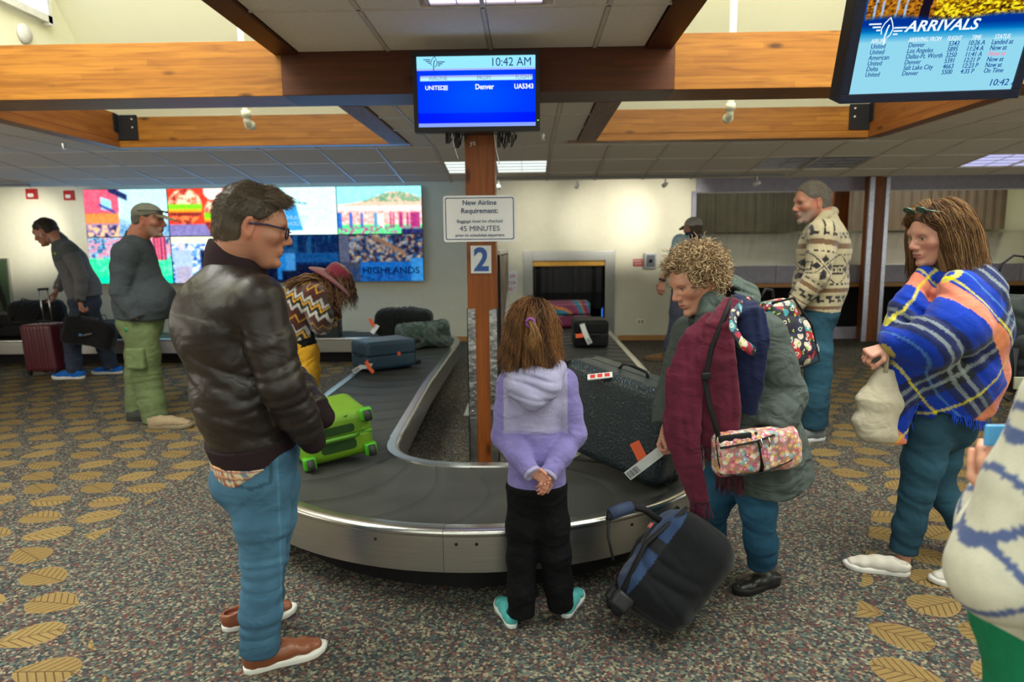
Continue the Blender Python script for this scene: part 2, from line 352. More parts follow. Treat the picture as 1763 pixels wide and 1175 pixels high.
for i, (a, b_) in enumerate(((XL, -.1), (1.50, CX0-.08))):
    S(box('baseboard_back' if i == 0 else 'baseboard_back.001', (a, WY-.02, 0), (b_, WY, .085), M_trimw))
# counter recess behind the back wall on the right
rc = MB(); D0 = WY+.2
rc.box((CX0-.2, WY+3.3, 0), (12.4, WY+3.5, 3.3)); rc.box((CX0-.2, D0, 0), (CX0-.1, WY+3.4, 3.3)); rc.box((12.3, D0, 0), (12.4, WY+3.4, 3.3)); rc.box((CX0-.2, WY+.2, 3.2), (12.4, WY+3.4, 3.3)); rc.box((9.7, WY+.1, 0), (12.4, WY+.2, 3.3))
S(rc.build('wall_recess', M_cream))
def S_(o): return o
ct = empty('baggage_counter', (6, WY+.3, 0), 'long steel topped oversize baggage counter in the back wall opening', 'counter')
mtop = pm('counter_steel', (.55, .55, .5), .22, .9, vs=2, bump=.12, bs=6, col2=(.42, .42, .38), dist=.01)
MB().add([(CX0, WY, 1.225), (CX1, WY, 1.225), (12.2, WY+3.0, 1.80), (CX0, WY+3.0, 1.80), (CX0, WY, 1.19), (CX1, WY, 1.19), (12.2, WY+3.0, 1.76), (CX0, WY+3.0, 1.76)], [(0, 1, 2, 3), (7, 6, 5, 4), (0, 4, 5, 1), (1, 5, 6, 2), (2, 6, 7, 3), (3, 7, 4, 0)]).build('worktop', mtop, ct)
for k in range(5):
    x0 = CX0+.02+k*1.32; box('front_panel', (x0, WY-.01, .935), (x0+1.312, WY+.03, 1.222), M_purple, ct, bev=.004)
box('rail', (CX0, WY-.03, .865), (CX1, WY+.03, .93), M_trimw, ct)
box('plinth', (CX0, WY-.01, .0), (CX1, WY+.04, .20), M_purple, ct)
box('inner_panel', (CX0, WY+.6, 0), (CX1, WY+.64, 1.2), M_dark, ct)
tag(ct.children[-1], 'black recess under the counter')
for n_, (xa_, xb_) in enumerate(((PY(1206, 370, WY+2.9)[0]-.5, PY(1424, 370, WY+2.9)[0]), (PY(1500, 370, WY+2.9)[0]-.5, PY(1732, 370, WY+2.9)[0]))):
    cu = empty('strip_curtain', ((xa_+xb_)/2, WY+2.9, 1.815), ('dark' if n_ == 0 else 'brown')+' ribbed strip curtain behind the counter, '+('left of the steel-edged post' if n_ == 0 else 'right of the steel-edged post'), 'curtain')
    mm = pm('strip_dark' if n_ == 0 else 'strip_brown', (.05, .045, .03) if n_ == 0 else (.13, .095, .065), .35, col2=(.03, .028, .02) if n_ == 0 else (.09, .065, .045), vs=3)
    nn = int((xb_-xa_)/.2)
    for k in range(nn):
        a = xa_+k*(xb_-xa_)/nn; wv = (xb_-xa_)/nn; off = .015*(k % 2)
        P = [(a+wv*j/5, WY+2.9+off+.012*sin(j*1.3+k)) for j in range(6)]
        V = [(x, y, z) for z in (1.815, 2.8) for x, y in P]
        V += [(x, y+.012, z) for z in (1.815, 2.8) for x, y in P]
        F = [(j, j+1, j+7, j+6) for j in range(5)]+[(j+12, j+18, j+19, j+13) for j in range(5)]+[(0, 6, 18, 12), (5, 17, 23, 11), (6, 7, 8, 9, 10, 11, 23, 22, 21, 20, 19, 18), (0, 12, 13, 14, 15, 16, 17, 5, 4, 3, 2, 1)]
        mk('strip', V, F, mm, cu)
area('counter_light', (4.2, WY+1.6, 3.0), 2.0, 55, (1, .97, .82), size2=1.0)
area('counter_light', (8.0, WY+1.6, 3.0), 2.5, 60, (1, .97, .82), size2=1.0)
def steelpost(x0, x1, y, label):
    e = empty('counter_post', ((x0+x1)/2, y, 0), label, 'post')
    box('post_body', (x0+.02, y, 0), (x1-.02, y+.2, 2.62), M_post, e)
    g = pm('galvanised_guard', (.45, .45, .52), .35, .9, vs=30, col2=(.3, .3, .36))
    box('corner_guard', (x0, y-.012, .0), (x0+.075, y+.03, 2.60), g, e); box('corner_guard', (x1-.06, y-.012, 0), (x1, y+.03, 2.60), g, e)
steelpost(5.37, 5.68, WY-.32, 'brown timber post with galvanised edges in front of the baggage counter')
box('post_body', (5.05, WY+.2, 1.2), (5.3, WY+.45, 2.7), M_post, ct)
# ------------------------------------------------------------------ baggage opening
M_ssd = pm('brushed_stainless_dull', (.34, .34, .33), .38, 1, vs=3, stretch=(1, 1, 60), bump=.15, bs=20, col2=(.27, .27, .26))
of = empty('baggage_chute_frame', (.68, WY, 0), 'brushed steel frame round the baggage opening in the back wall', 'frame')
fz = 1.50
box('jamb', (-.085, WY-.05, 0), (OX0, WY+.25, fz), M_ssd, of, .004); box('jamb', (OX1, WY-.05, 0), (1.435, WY+.25, fz), M_ssd, of, .004)
box('lintel', (OX0, WY-.05, OZ1), (OX1, WY+.25, fz), M_ssd, of, .004)
MB().box((OX0, WY+.0, OZ1-.085), (OX1, WY+.06, OZ1)).build('yellow_bar', pm('yellow_paint', (.75, .38, .03), .5), of)
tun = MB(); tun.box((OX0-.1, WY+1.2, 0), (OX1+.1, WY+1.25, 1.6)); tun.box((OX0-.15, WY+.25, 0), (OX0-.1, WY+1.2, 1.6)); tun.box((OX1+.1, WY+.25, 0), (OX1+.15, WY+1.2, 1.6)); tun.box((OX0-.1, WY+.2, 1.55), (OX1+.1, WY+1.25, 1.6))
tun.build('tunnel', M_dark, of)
MB().box((OX1-.03, WY+.16, .38), (OX1-.012, WY+.175, 1.22)).build('light_gap', em('daylight_gap', (.05, .25, 1), .9), of)
for k in range(7):
    a = OX0+.01+k*.168; V = []
    for z in (.52+.02*(k % 3), .8, 1.25):
        for j in range(5): V.append((a+.174*j/4, WY+.12+.02*sin(j*1.6)+.012*(k % 2)+(.05 if z < .6 else 0), z))
    V += [(x, y+.008, z) for x, y, z in V]
    F = [(r*5+j, r*5+j+1, r*5+j+6, r*5+j+5) for r in range(2) for j in range(4)]; F += [tuple(i+15 for i in f[::-1]) for f in F]
    rim = [0, 1, 2, 3, 4, 9, 14, 13, 12, 11, 10, 5]; F += [(rim[(i+1) % 12], rim[i], rim[i]+15, rim[(i+1) % 12]+15) for i in range(12)]
    mk('rubber_strip', V, F, pm('rubber_strip', (.02, .02, .022), .35), of)
# ------------------------------------------------------------------ ceilings
BY0, BY1 = 4.80, 5.17                          # cross beam
KY, KE, ZE = 7.36, 9.04, 2.42                  # fold of the rear ceiling and its lower edge
WLx0, WLx1 = -4.14, -1.20                      # left light well, right light well
WRx0, WRx1 = .51, 3.38
WYr = 7.06                                      # rear side of the wells
T = .615
M_lens = em('fluorescent_lens', (.9, 1, .95), 1.1); M_lens2 = em('fluorescent_lens_cool', (.62, .62, 1), .95); M_lensoff = pm('unlit_lens', (.34, .34, .38), .4)
ceil = S(MB().box((XL, BY1, ZR+.05), (WLx0-.12, KY, ZR+.07)).box((WLx1, BY1, ZR+.05), (WRx0, KY, ZR+.07)).box((WRx1+.12, BY1, ZR+.05), (XR_, KY, ZR+.07)).box((XL, WYr+.13, ZR+.05), (XR_, KY, ZR+.065))
         .box((XL, KE-.03, ZE+.03), (XR_, KE, ZE+.5)).box((XL, KE, 2.95), (XR_, WY, 3.0))
         .box((XL, YB, ZF+.05), (WLx0-.3, BY1, ZF+.07)).box((-1.70, YB, ZF+.05), (.97, BY0, ZF+.07)).box((WRx1+.3, YB, ZF+.05), (XR_, BY1, ZF+.07)).build('ceiling', M_grid))
slab = [(XL, KY, ZR+.05), (XR_, KY, ZR+.05), (XR_, KE, ZE+.05), (XL, KE, ZE+.05)]
MB().add(slab+[(x, y, z+.03) for x, y, z in slab], [(3, 2, 1, 0), (4, 5, 6, 7), (0, 1, 5, 4), (1, 2, 6, 5), (2, 3, 7, 6), (3, 0, 4, 7)]).build('sloped_slab', M_grid, ceil)
tiles_mesh = {}
def tile(x0, x1, y0, y1, slope=False, mat=None, nm='tile'):
    g = .012; key = (round(x1-x0, 3), round(y1-y0, 3), slope, mat)
    if key not in tiles_mesh:
        mb = MB(); a, b_ = (x1-x0)/2-g, (y1-y0)/2-g
        for z, q in ((.05, 0), (.006, 0), (0, .008)): mb.V += [(-a+q, -b_+q, z), (a-q, -b_+q, z), (a-q, b_-q, z), (-a+q, b_-q, z)]
        mb.F = [(3, 2, 1, 0)[::-1]] + [(i, (i+1) % 4, 4+(i+1) % 4, 4+i) for i in range(4)]+[(4+i, 4+(i+1) % 4, 8+(i+1) % 4, 8+i) for i in range(4)]+[(11, 10, 9, 8)]
        mb.mi = [0]*len(mb.F)
        o = mb.build(nm, mat or M_tile, ceil, local=True); tiles_mesh[key] = o.data
    else:
        o = bpy.data.objects.new(nm, tiles_mesh[key]); COL.objects.link(o); o.parent = ceil
    yc = (y0+y1)/2; xc = (x0+x1)/2
    if slope: o.location = (xc, yc, ZR+(yc-KY)*(ZE-ZR)/(KE-KY)-.004); o.rotation_euler.x = -math.atan((ZR-ZE)/(KE-KY))
    else: o.location = (xc, yc, ZR-.004 if yc > 4.9 else ZF-.004)
    return o
gx0 = .25
bars = MB()
def lightbox(x0, x1, y0, y1, slope, mat, label):
    yc = (y0+y1)/2; xc = (x0+x1)/2; m_ = (ZE-ZR)/(KE-KY)
    zc = (ZR+(yc-KY)*m_ if slope else ZF)-.002
    th = math.atan(m_) if slope else 0; R = rotm(rx=th)
    e = empty('ceiling_light', (xc, yc, zc+.04), label, 'ceiling light')
    hx, hy = (x1-x0)/2-.015, (y1-y0)/2-.015
    mb = MB()
    for s_ in (-1, 1):
        for a_, b_ in ((( -hx, s_*hy-.012, -.0), (hx, s_*hy+.012, .03)), ((s_*hx-.012, -hy, 0), (s_*hx+.012, hy, .03))): mb.box(a_, b_)
    mb.V = [R @ np.array(v)+np.array((xc, yc, zc)) for v in mb.V]; mb.build('frame', M_grid, e)
    mb = MB().box((-hx, -hy, .008), (hx, hy, .02)); nd = 4
    mb.V = [R @ np.array(v)+np.array((xc, yc, zc)) for v in mb.V]; mb.build('diffuser', mat, e)
    mb = MB()
    for k in range(1, nd): mb.box((-hx+2*hx*k/nd-.002, -hy, .002), (-hx+2*hx*k/nd+.002, hy, .008))
    for k in range(1, 4): mb.box((-hx, -hy+2*hy*k/4-.002, .002), (hx, -hy+2*hy*k/4+.002, .008))
    mb.V = [R @ np.array(v)+np.array((xc, yc, zc)) for v in mb.V]; mb.build('grille', M_lensoff, e)
rows_s = [KY, KY+.615, KY+1.23, KE-.03]
rows_f = [BY1+.02+.0, BY1+.02+.5, BY1+1.135, KY]
xs = [gx0+T*k for k in range(-15, 15)]
skip = {(7, 1): 0}
lights_cells = {}
for j in range(3):
    y0, y1 = rows_s[j], rows_s[j+1]
    for i, x in enumerate(xs[:-1]):
        if x < -8.7 or x > 8.2: continue
        if j == 1 and (abs(x-(gx0-2*T)) < .01 or abs(x-(gx0-T)) < .01 or abs(x-(gx0+4*T)) < .01 or abs(x-(gx0+5*T)) < .01 or abs(x-(gx0+8*T)) < .01 or abs(x-(gx0+9*T)) < .01): continue
        tile(x, x+T, y0, y1, True)
lightbox(gx0-2*T, gx0, rows_s[1], rows_s[2], True, M_lens, 'lit fluorescent ceiling light right behind the timber post')
lightbox(gx0+4*T, gx0+6*T, rows_s[1], rows_s[2], True, M_lensoff, 'unlit grey ceiling light above the man in the patterned cardigan')
lightbox(gx0+8*T, gx0+10*T, rows_s[1], rows_s[2], True, M_lens2, 'lit bluish ceiling light at the right, above the plaid shawl woman')
for j in range(3):
    y0, y1 = rows_f[j], rows_f[j+1]
    for i, x in enumerate(xs[:-1]):
        x2 = x+T
        if x2 <= -6.0 or x > 6.0: continue
        if j < 2 or True:
            if x2 > WLx0-.15 and x < WLx1:
                if j == 2 and WYr+.13 < y1: pass
                if x < WLx0-.15: x2 = WLx0-.15
                elif x2 > WLx1: x = WLx1
                else: continue
            if x2 > WRx0 and x < WRx1+.15:
                if x < WRx0: x2 = WRx0
                elif x2 > WRx1+.15: x = WRx1+.15
                else: continue
        if x2-x > .06: tile(x, x2, y0, y1)
for x in xs:                                     # narrow tiles between well beam and fold
    if (WLx0-.1 < x and x+T < WLx1+.05) or (WRx0-.05 < x and x+T < WRx1+.15): tile(x, x+T, WYr+.14, KY)
# grid bars
for x in xs:
    if -8.8 < x < 8.3:
        V = [(x-.012, KY, ZR), (x+.012, KY, ZR), (x+.012, KE-.03, ZE), (x-.012, KE-.03, ZE)]
        bars.add([(a, b_, c-.006) for a, b_, c in V]+[(a, b_, c+.04) for a, b_, c in V], [(3, 2, 1, 0), (4, 5, 6, 7), (0, 1, 5, 4), (1, 2, 6, 5), (2, 3, 7, 6), (3, 0, 4, 7)])
        if x < WLx0-.15 or WLx1 < x < WRx0 or x > WRx1+.15: bars.box((x-.012, BY1, ZR-.006), (x+.012, KY, ZR+.04))
for y in rows_s[:3]:
    z = ZR+(y-KY)*(ZE-ZR)/(KE-KY); bars.box((-8.8, y-.012, z-.006), (8.3, y+.012, z+.04))
for y in rows_f[:3]:
    for a, b_ in ((-6.2, WLx0-.15), (WLx1, WRx0), (WRx1+.15, 6.2)): bars.box((a, y-.012, ZR-.006), (b_, y+.012, ZR+.04))
fx = [-1.55, -.93, -.24, .455, .80]; fy = [4.80, PZ(835, 12, ZF)[1]]+[PZ(835, 12, ZF)[1]-.62*k for k in range(1, 6)]
for j in range(6):
    for i in range(4): 
        if j == 1 and i in (1, 2): pass
        if (j, i) in ((1, 1), (1, 2)): continue
        tile(fx[i], fx[i+1], fy[j+1], fy[j])
for _x0, _x1 in ((fx[1], PZ(731, 5, ZF)[0]-.02), (PZ(942, 5, ZF)[0]+.02, fx[3])): tile(_x0, _x1, fy[2], fy[1])
lightbox(PZ(731, 5, ZF)[0], PZ(942, 5, ZF)[0], PZ(835, 9, ZF)[1]-.6, PZ(835, 9, ZF)[1], False, em('fluorescent_lens_violet', (.78, .66, 1), 1.6), 'lit ceiling light at the top edge, above the blue arrivals screen')
for x in fx[1:4]: bars.box((x-.011, fy[-1], ZF-.006), (x+.011, BY0, ZF+.04))
for y in fy[1:]: bars.box((-1.55, y-.008, ZF-.006), (.8, y+.008, ZF+.04))
tag(bars.build('grid_bar', M_grid, ceil), kind='stuff')
# outer ceilings in front of the beam, beyond the wells (out of frame)
S(MB().box((XL, YB, 3.3), (WLx0-.3, WY+.2, 3.34)).box((WRx1+.3, YB, 3.3), (XR_, WY+.2, 3.34)).box((WLx1, YB, 3.3), (WRx0, WY+.2, 3.34)).box((XL, 7.6, 3.3), (XR_, WY+.2, 3.34)).build('ceiling_upper', M_cream))
# ------------------------------------------------------------------ timber beams
def beam(a, b_, mat, label, extra=None):
    o = empty('ceiling_beam', ((a[0]+b_[0])/2, (a[1]+b_[1])/2, a[2]), label, 'beam')
    box('timber', a, b_, mat, o, bev=.004)
    return o
cb = beam((-9.0, BY0, ZR-.01), (-1.66, BY1, 2.985), M_beam, 'long honey brown glulam beam across the left light well', None)
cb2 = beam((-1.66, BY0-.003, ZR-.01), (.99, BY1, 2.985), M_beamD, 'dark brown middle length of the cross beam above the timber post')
cb3 = beam((.99, BY0, ZR-.01), (9.0, BY1, 2.985), M_beam, 'long honey brown glulam beam across the right light well')
lw = [(WLx0, WLx1, 'left'), (WRx0, WRx1, 'right')]
def wellbeams(x0, x1, side):
    bz0, bz1 = ZR-.012, PY(448, 192, WYr)[2]
    e = empty('ceiling_beam', ((x0+x1)/2, WYr, bz0), 'honey brown timber beam closing the back of the %s light well' % side, 'beam')
    box('timber', (x0-.1, WYr, bz0+.07), (x1+.02, WYr+.13, bz1), M_beam, e, bev=.003); box('lower_strip', (x0-.1, WYr-.012, bz0), (x1+.02, WYr+.13, bz0+.066), M_beam, e, bev=.003)
    for k, (bx0, bx1, wb, wl) in enumerate((((x0-.13, x0, 'outer', 0)), ((x1, x1+.0, 'inner', 1)))):
        if k == 0 and side == 'left' or k == 1 and side == 'right':
            xa, xb = (x0-.13, x0) if side == 'left' else (x1, x1+.13)
            q = empty('ceiling_beam', (xa, 6.1, bz0), 'brown timber beam along the outer side of the %s light well' % side, 'beam')
            s1 = .008 if side == 'left' else -.008
            box('timber', (xa, BY1, bz0+.07), (xb, WYr, bz1), M_beamY, q, bev=.003); box('lower_strip', (xa+s1, BY1, bz0), (xb+s1, WYr, bz0+.066), M_beamY, q, bev=.003)
    # metal hanger bracket at the outer rear corner
    hx = x0 if side == 'left' else x1; sg = 1 if side == 'left' else -1
    h = empty('beam_hanger', (hx+sg*.08, WYr-.01, bz0+.08), 'black steel beam hanger with bolts at the rear outer corner of the %s light well' % side, 'bracket')
    box('plate', (hx, WYr-.016, bz0+.075), (hx+sg*.20, WYr-.001, bz1-.01), M_blackp, h); box('plate', (hx, WYr-.09, bz0+.15), (hx+sg*.012, WYr-.016, bz1-.01), M_blackp, h)
    for zz in (.12, .2): MB().lathe([(0.001, 0), (.012, 0), (.012, .008), (.002, .01)], (hx+sg*.15, WYr-.016, bz0+.075+zz), 8, R=rotm(rx=pi/2)).build('bolt', M_ss2, h)
    ix = x1 if side == 'left' else x0
    h2 = empty('beam_hanger', (ix-sg*.06, WYr-.01, bz0+.08), 'small black steel hanger at the rear inner corner of the %s light well' % side, 'bracket')
    box('plate', (ix-sg*.11, WYr-.016, bz0+.08), (ix, WYr-.001, bz0+.2), M_blackp, h2)
for a in lw: wellbeams(*a)
M_rough = pm('rough_sawn_trim', (.26, .15, .11), .6, vs=6, stretch=(4, 1, 4), col2=(.14, .075, .055), bump=.5, bs=40)
for xa, xb, lb in ((-1.385, -1.20, 'rough sawn trim board between the left light well and the middle ceiling'), (.51, .69, 'rough sawn trim board between the middle ceiling and the right light well')):
    o = beam((xa, BY1, ZR-.012), (xb, WYr, PY(448, 192, WYr)[2]), M_rough, lb)
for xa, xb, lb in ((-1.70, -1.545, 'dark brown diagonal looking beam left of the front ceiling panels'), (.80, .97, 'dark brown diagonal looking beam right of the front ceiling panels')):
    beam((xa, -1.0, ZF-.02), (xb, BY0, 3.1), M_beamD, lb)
# ------------------------------------------------------------------ light wells
def well(x0, x1, nm):
    x0b, x1b = (x0-.0, x1+.185) if nm == 'left' else (x0-.0, x1)
    x0f, x1f = (x0, -1.62) if nm == 'left' else (.9, x1)
    mb = MB()
    # sloped back, side walls, front wall; open to sky at the top
    Yr, Yt, Zt = WYr+.10, 5.35, 4.9
    def q(P): mb.add(P, [(0, 1, 2, 3)])
    xw0, xw1 = x0-.05, x1+.05
    if nm == 'right': xw0 = .7
    else: xw1 = -1.40
    q([(xw0, Yr, 2.84), (xw1, Yr, 2.84), (xw1, Yt, Zt), (xw0, Yt, Zt)])
    for xx in (xw0, xw1):
        zb = 2.84 if (xx == xw0) == (nm == 'left') else 2.935
        mb.add([(xx, -1.2, zb), (xx, Yr+.04, zb), (xx, Yr+.04, 2.90), (xx, Yt, Zt+.05), (xx, -1.2, Zt+.05)], [(0, 1, 2, 3, 4)])
    q([(xw0, -1.2, 2.9), (xw1, -1.2, 2.9), (xw1, -1.2, Zt), (xw0, -1.2, Zt)])
    o = S(mb.build('wall_%s_light_well' % nm, M_cream)); md = o.modifiers.new('s', 'SOLIDIFY'); md.thickness = .04; md.offset = 1 if nm == 'x' else 0
    sk = MB(); sk.box((xw0, -1.2, Zt+.02), (xw1, Yt, Zt+.04)).build('skylight_pane', em('sky_glow', (.9, .97, 1), 2.2), None)
    S(bpy.data.objects[sk and 'skylight_pane' if 'skylight_pane' in bpy.data.objects and nm == 'left' else 'skylight_pane.001']); 
    fr = MB()
    for k in range(7): fr.box((xw0, -.9+k*1.0, Zt-.04), (xw1, -.84+k*1.0, Zt+.01))
    for k in range(1, 4): fr.box((xw0+(xw1-xw0)*k/4-.02, -1.2, Zt-.04), (xw0+(xw1-xw0)*k/4+.02, Yt, Zt+.01))
    S(fr.build('window_%d' % (1 if nm == 'left' else 2), M_white))
def onx(px, py, Xw): d = ray(px, py); return CAM+d*((Xw-CAM[0])/d[0])
_a = onx(84, 37, WLx0-.0)
S(MB().box((WLx0-.04, _a[1]-2.6, _a[2]+.02), (WLx0-.01, _a[1]-.06, _a[2]+.9)).build('window_3', em('sky_glow_side', (.92, .98, 1), 1.6)))
_w = MB(); _w.box((WLx0+.0, _a[1]-.07, _a[2]-.05), (WLx0+.05, _a[1]-.02, _a[2]+.95)); _w.box((WLx0, _a[1]-2.6, _a[2]-.03), (WLx0+.05, _a[1], _a[2]+.03))
for k in range(1, 5): _w.box((WLx0, _a[1]-.06-k*.5, _a[2]), (WLx0+.03, _a[1]-.04-k*.5, _a[2]+.9))
S(_w.build('window_3_frame', M_white))
well(WLx0, WLx1, 'left'); well(WRx0, WRx1, 'right')
def pipe(px, top, elbow, Y, label):
    a = PY(px[0], top, Y); b_ = PY(px[1], elbow, Y)
    P = [(b_[0], Y, 4.6), (b_[0], Y, b_[2]+.06)]+[(b_[0]-.0, Y+.03*(1-cos(t)), b_[2]+.06-.06*sin(t)) for t in (.5, 1.0, 1.4)]+[(b_[0], Y+.12, b_[2])]
    e = empty('sprinkler_pipe', (b_[0], Y, b_[2]), label, 'pipe')
    MB().tube(P, .028, 12).build('pipe', M_cream, e, True)
    MB().tube([(b_[0], Y, b_[2]+.05), (b_[0], Y, b_[2]+.10)], .038, 12).tube([(b_[0], Y+.04, b_[2]), (b_[0], Y+.09, b_[2])], .038, 12).build('elbow_joint', M_cream, e, True)
pipe((420, 425), 0, 213, 5.62, 'cream painted pipe dropping through the left light well')
pipe((1262, 1257), 0, 201, 5.62, 'cream painted pipe dropping through the right light well')
_d = ray(40, 58); LP_ = CAM+_d*((-4.165-CAM[0])/_d[0])
tag(MB().lathe([(0.001, 0), (.075, 0), (.08, .012), (.07, .03), (.001, .035)], LP_, 20, R=rotm(ry=pi/2)).build('well_lamp', M_white, None, True), 'round white lamp on the left wall of the left light well', 'lamp')
# ------------------------------------------------------------------ track lights
tr = empty('light_track', (0, KE-.15, ZE-.03), 'thin grey lighting track along the rear ceiling edge', 'track')
box('rail', (-.6, KE-.30, ZE-.005), (3.2, KE-.27, ZE+.02), pm('track_grey', (.2, .2, .19), .5), tr)
tr2 = empty('light_track', (-7.6, KE-.15, ZE-.03), 'short grey lighting track at the far left ceiling edge', 'track')
box('rail', (-8.8, KE-.30, ZE-.005), (-6.35, KE-.27, ZE+.02), MATS['track_grey'], tr2)
def spot(x, label, tgtx, z=1.9, pw=60):
    e = empty('track_spotlight', (x, KE-.285, ZE-.02), label, 'spotlight', 'spotlights on the ceiling track')
    d = np.array((tgtx-x, WY-(KE-.285), z-ZE+.09)); d /= np.linalg.norm(d)
    c = np.array((x, KE-.285, ZE-.09))
    MB().tube([(x, KE-.285, ZE), (x, KE-.285, ZE-.06)], .008, 8).build('stem', M_white, e, True)
    MB().tube([c-d*.05, c-d*.045, c+d*.05, c+d*.055], [.012, .024, .03, .027], 12).build('head', M_white, e, True)
    MB().tube([c+d*.0555, c+d*.058], [.024, .024], 12).build('lens', em('spot_lens', (1, .98, .85), 3), e)
    l = bpy.data.lights.new('spot_beam', 'SPOT'); l.energy = pw; l.spot_size = radians(42); l.spot_blend = 1; l.color = (1, .96, .82); l.shadow_soft_size = .03
    lo = bpy.data.objects.new('spot_beam', l); COL.objects.link(lo); lo.location = c+d*.08; lo.rotation_euler = Vector(d).to_track_quat('-Z', 'Y').to_euler()
SX = lambda x: PY(x, 350, WY)[0]
spot(-.36, 'white track spotlight just left of the timber post', SX(900), 2.0, 110); spot(.62, 'white track spotlight right of the timber post', SX(952), 1.95, 90)
spot(1.72, 'white track spotlight above the steel baggage opening', SX(1052), 2.0, 300); spot(2.86, 'white track spotlight nearest the grey header', SX(1140), 2.0, 300)
spot(-7.5, 'white track spotlight in front of the left red alarm', SX(30), 1.9, 330); spot(-6.85, 'white track spotlight in front of the second red alarm', SX(104), 1.9, 230)
# ================================================================== FIXTURES
# carousel ---------------------------------------------------------
CT = .37
car = empty('baggage_carousel', (-.28, 4.3, 0), 'U-shaped baggage carousel with black plates and brushed steel sides', 'carousel')
def path():
    """outer and inner edge polylines with matching indices, from the far left round the loop to the chute"""
    O, I = [], []
    for x in np.arange(-9.3, -2.79, .13): O.append((x, 9.18)); I.append((x, 9.97))
    cx, cy = -2.2, 8.72                       # inside corner of the back run (concave for O)
    for t in np.linspace(0, 1, 16):
        a = pi/2*(1-t); O.append((-2.2+.46*cos(a), 8.72+.46*sin(a)) if True else 0)
        I.append((-2.15+1.24*math.sin(pi/2*t)**1.0, 8.75+1.22*math.cos(pi/2*t)))
    for y in np.arange(8.6, 4.29, -.13): O.append((-1.735, y)); I.append((-.90+.06*min(1, max(0, (6-y)/2)), y))
    for a in np.linspace(0, pi, 49)[0:]:
        O.append((-.285-1.45*cos(a), 4.28-1.45*sin(a)))
        ca, sa = cos(a), sin(a); e = .78
        I.append((-.26-.58*math.copysign(abs(ca)**e, ca), 4.28-.52*abs(sa)**e))
    for y in np.arange(4.42, WY+1.0, .13): O.append((1.165, y)); I.append((.32, y))
    return np.array(O), np.array(I)
PO, PI_ = path()
def offs(P, d, s):
    t = np.gradient(P, axis=0); t /= np.linalg.norm(t, axis=1)[:, None]; n = np.stack([t[:, 1], -t[:, 0]], 1)
    return P+n*d*s
# side +1 means right-hand of travel; travel left->right then toward camera: outer is on the right-hand side
def rail(P, s, name):
    prof = [(-.055, CT-.02), (-.055, CT), (-.008, CT+.004), (.008, CT-.004), (.014, CT-.02), (.014, CT-.085), (.010, CT-.088), (.010, CT-.192), (-.01, CT-.195), (-.01, CT-.03)]
    return prof
def sweep(P, s, prof, name, mat, seglen=None):
    n = len(prof); cuts = [0]
    if seglen:
        L_ = np.r_[0, np.cumsum(np.linalg.norm(np.diff(P, axis=0), axis=1))]
        k = 1
        while k*seglen < L_[-1]: cuts.append(int(np.searchsorted(L_, k*seglen))); k += 1
    cuts.append(len(P)-1); rings = [offs(P, d, s) for d, z in prof]
    for a, b_ in zip(cuts[:-1], cuts[1:]):
        if b_ <= a: continue
        V = []
        for i in range(a, b_+1):
            f = 0
            for k in range(n):
                p = rings[k][i].copy()
                if i == a and seglen: p += (rings[k][i+1]-rings[k][i])*.02
                V.append((p[0], p[1], prof[k][1]))
        m = b_-a+1
        F = [(i*n+k, i*n+(k+1) % n, (i+1)*n+(k+1) % n, (i+1)*n+k) for i in range(m-1) for k in range(n)]
        if s < 0: F = [f[::-1] for f in F]
        F += [tuple(range(n)), tuple(range((m-1)*n, m*n))[::-1]]
        o = mk(name, V, F, mat, car, smooth=False)
        me = o.data
rimp = [(-.062, CT-.01), (-.060, CT+.001), (-.012, CT+.004), (.004, CT+.002), (.013, CT-.006), (.016, CT-.018), (.012, CT-.03), (-.02, CT-.03)]
upp = [(-.012, CT-.028), (.011, CT-.030), (.011, CT-.090), (-.012, CT-.090)]
lowp = [(-.012, CT-.0915), (.008, CT-.0915), (.008, CT-.195), (-.012, CT-.195)]
kick = [(-.32, CT-.05), (-.20, CT-.05), (-.20, 0.0), (-.32, 0.0)]
iO = 0; sO, sI = -1, 1
# determine side signs from geometry
tst = offs(PO, .1, 1); ctr = (PO+PI_)/2
sO = 1 if np.linalg.norm(tst[100]-ctr[100]) > np.linalg.norm(PO[100]-ctr[100]) else -1; sI = -sO
for P, s, nm in ((PO, sO, 'outer'), (PI_, sI, 'inner')):
    sweep(P, s, rimp, 'rim', M_ss2, 2.4); sweep(P, s, upp, 'side_panel', M_ss, 2.4); sweep(P, s, lowp, 'side_panel', M_ss, 2.4)
    sweep(P, s, kick, 'kick_base', M_black)
for o in car.children:
    if o.name.startswith(('rim', 'side_panel')):
        o.data.polygons.foreach_set('use_smooth', np.ones(len(o.data.polygons), dtype=bool)); o.data.update()
        md = o.modifiers.new('n', 'EDGE_SPLIT'); md.split_angle = radians(35)
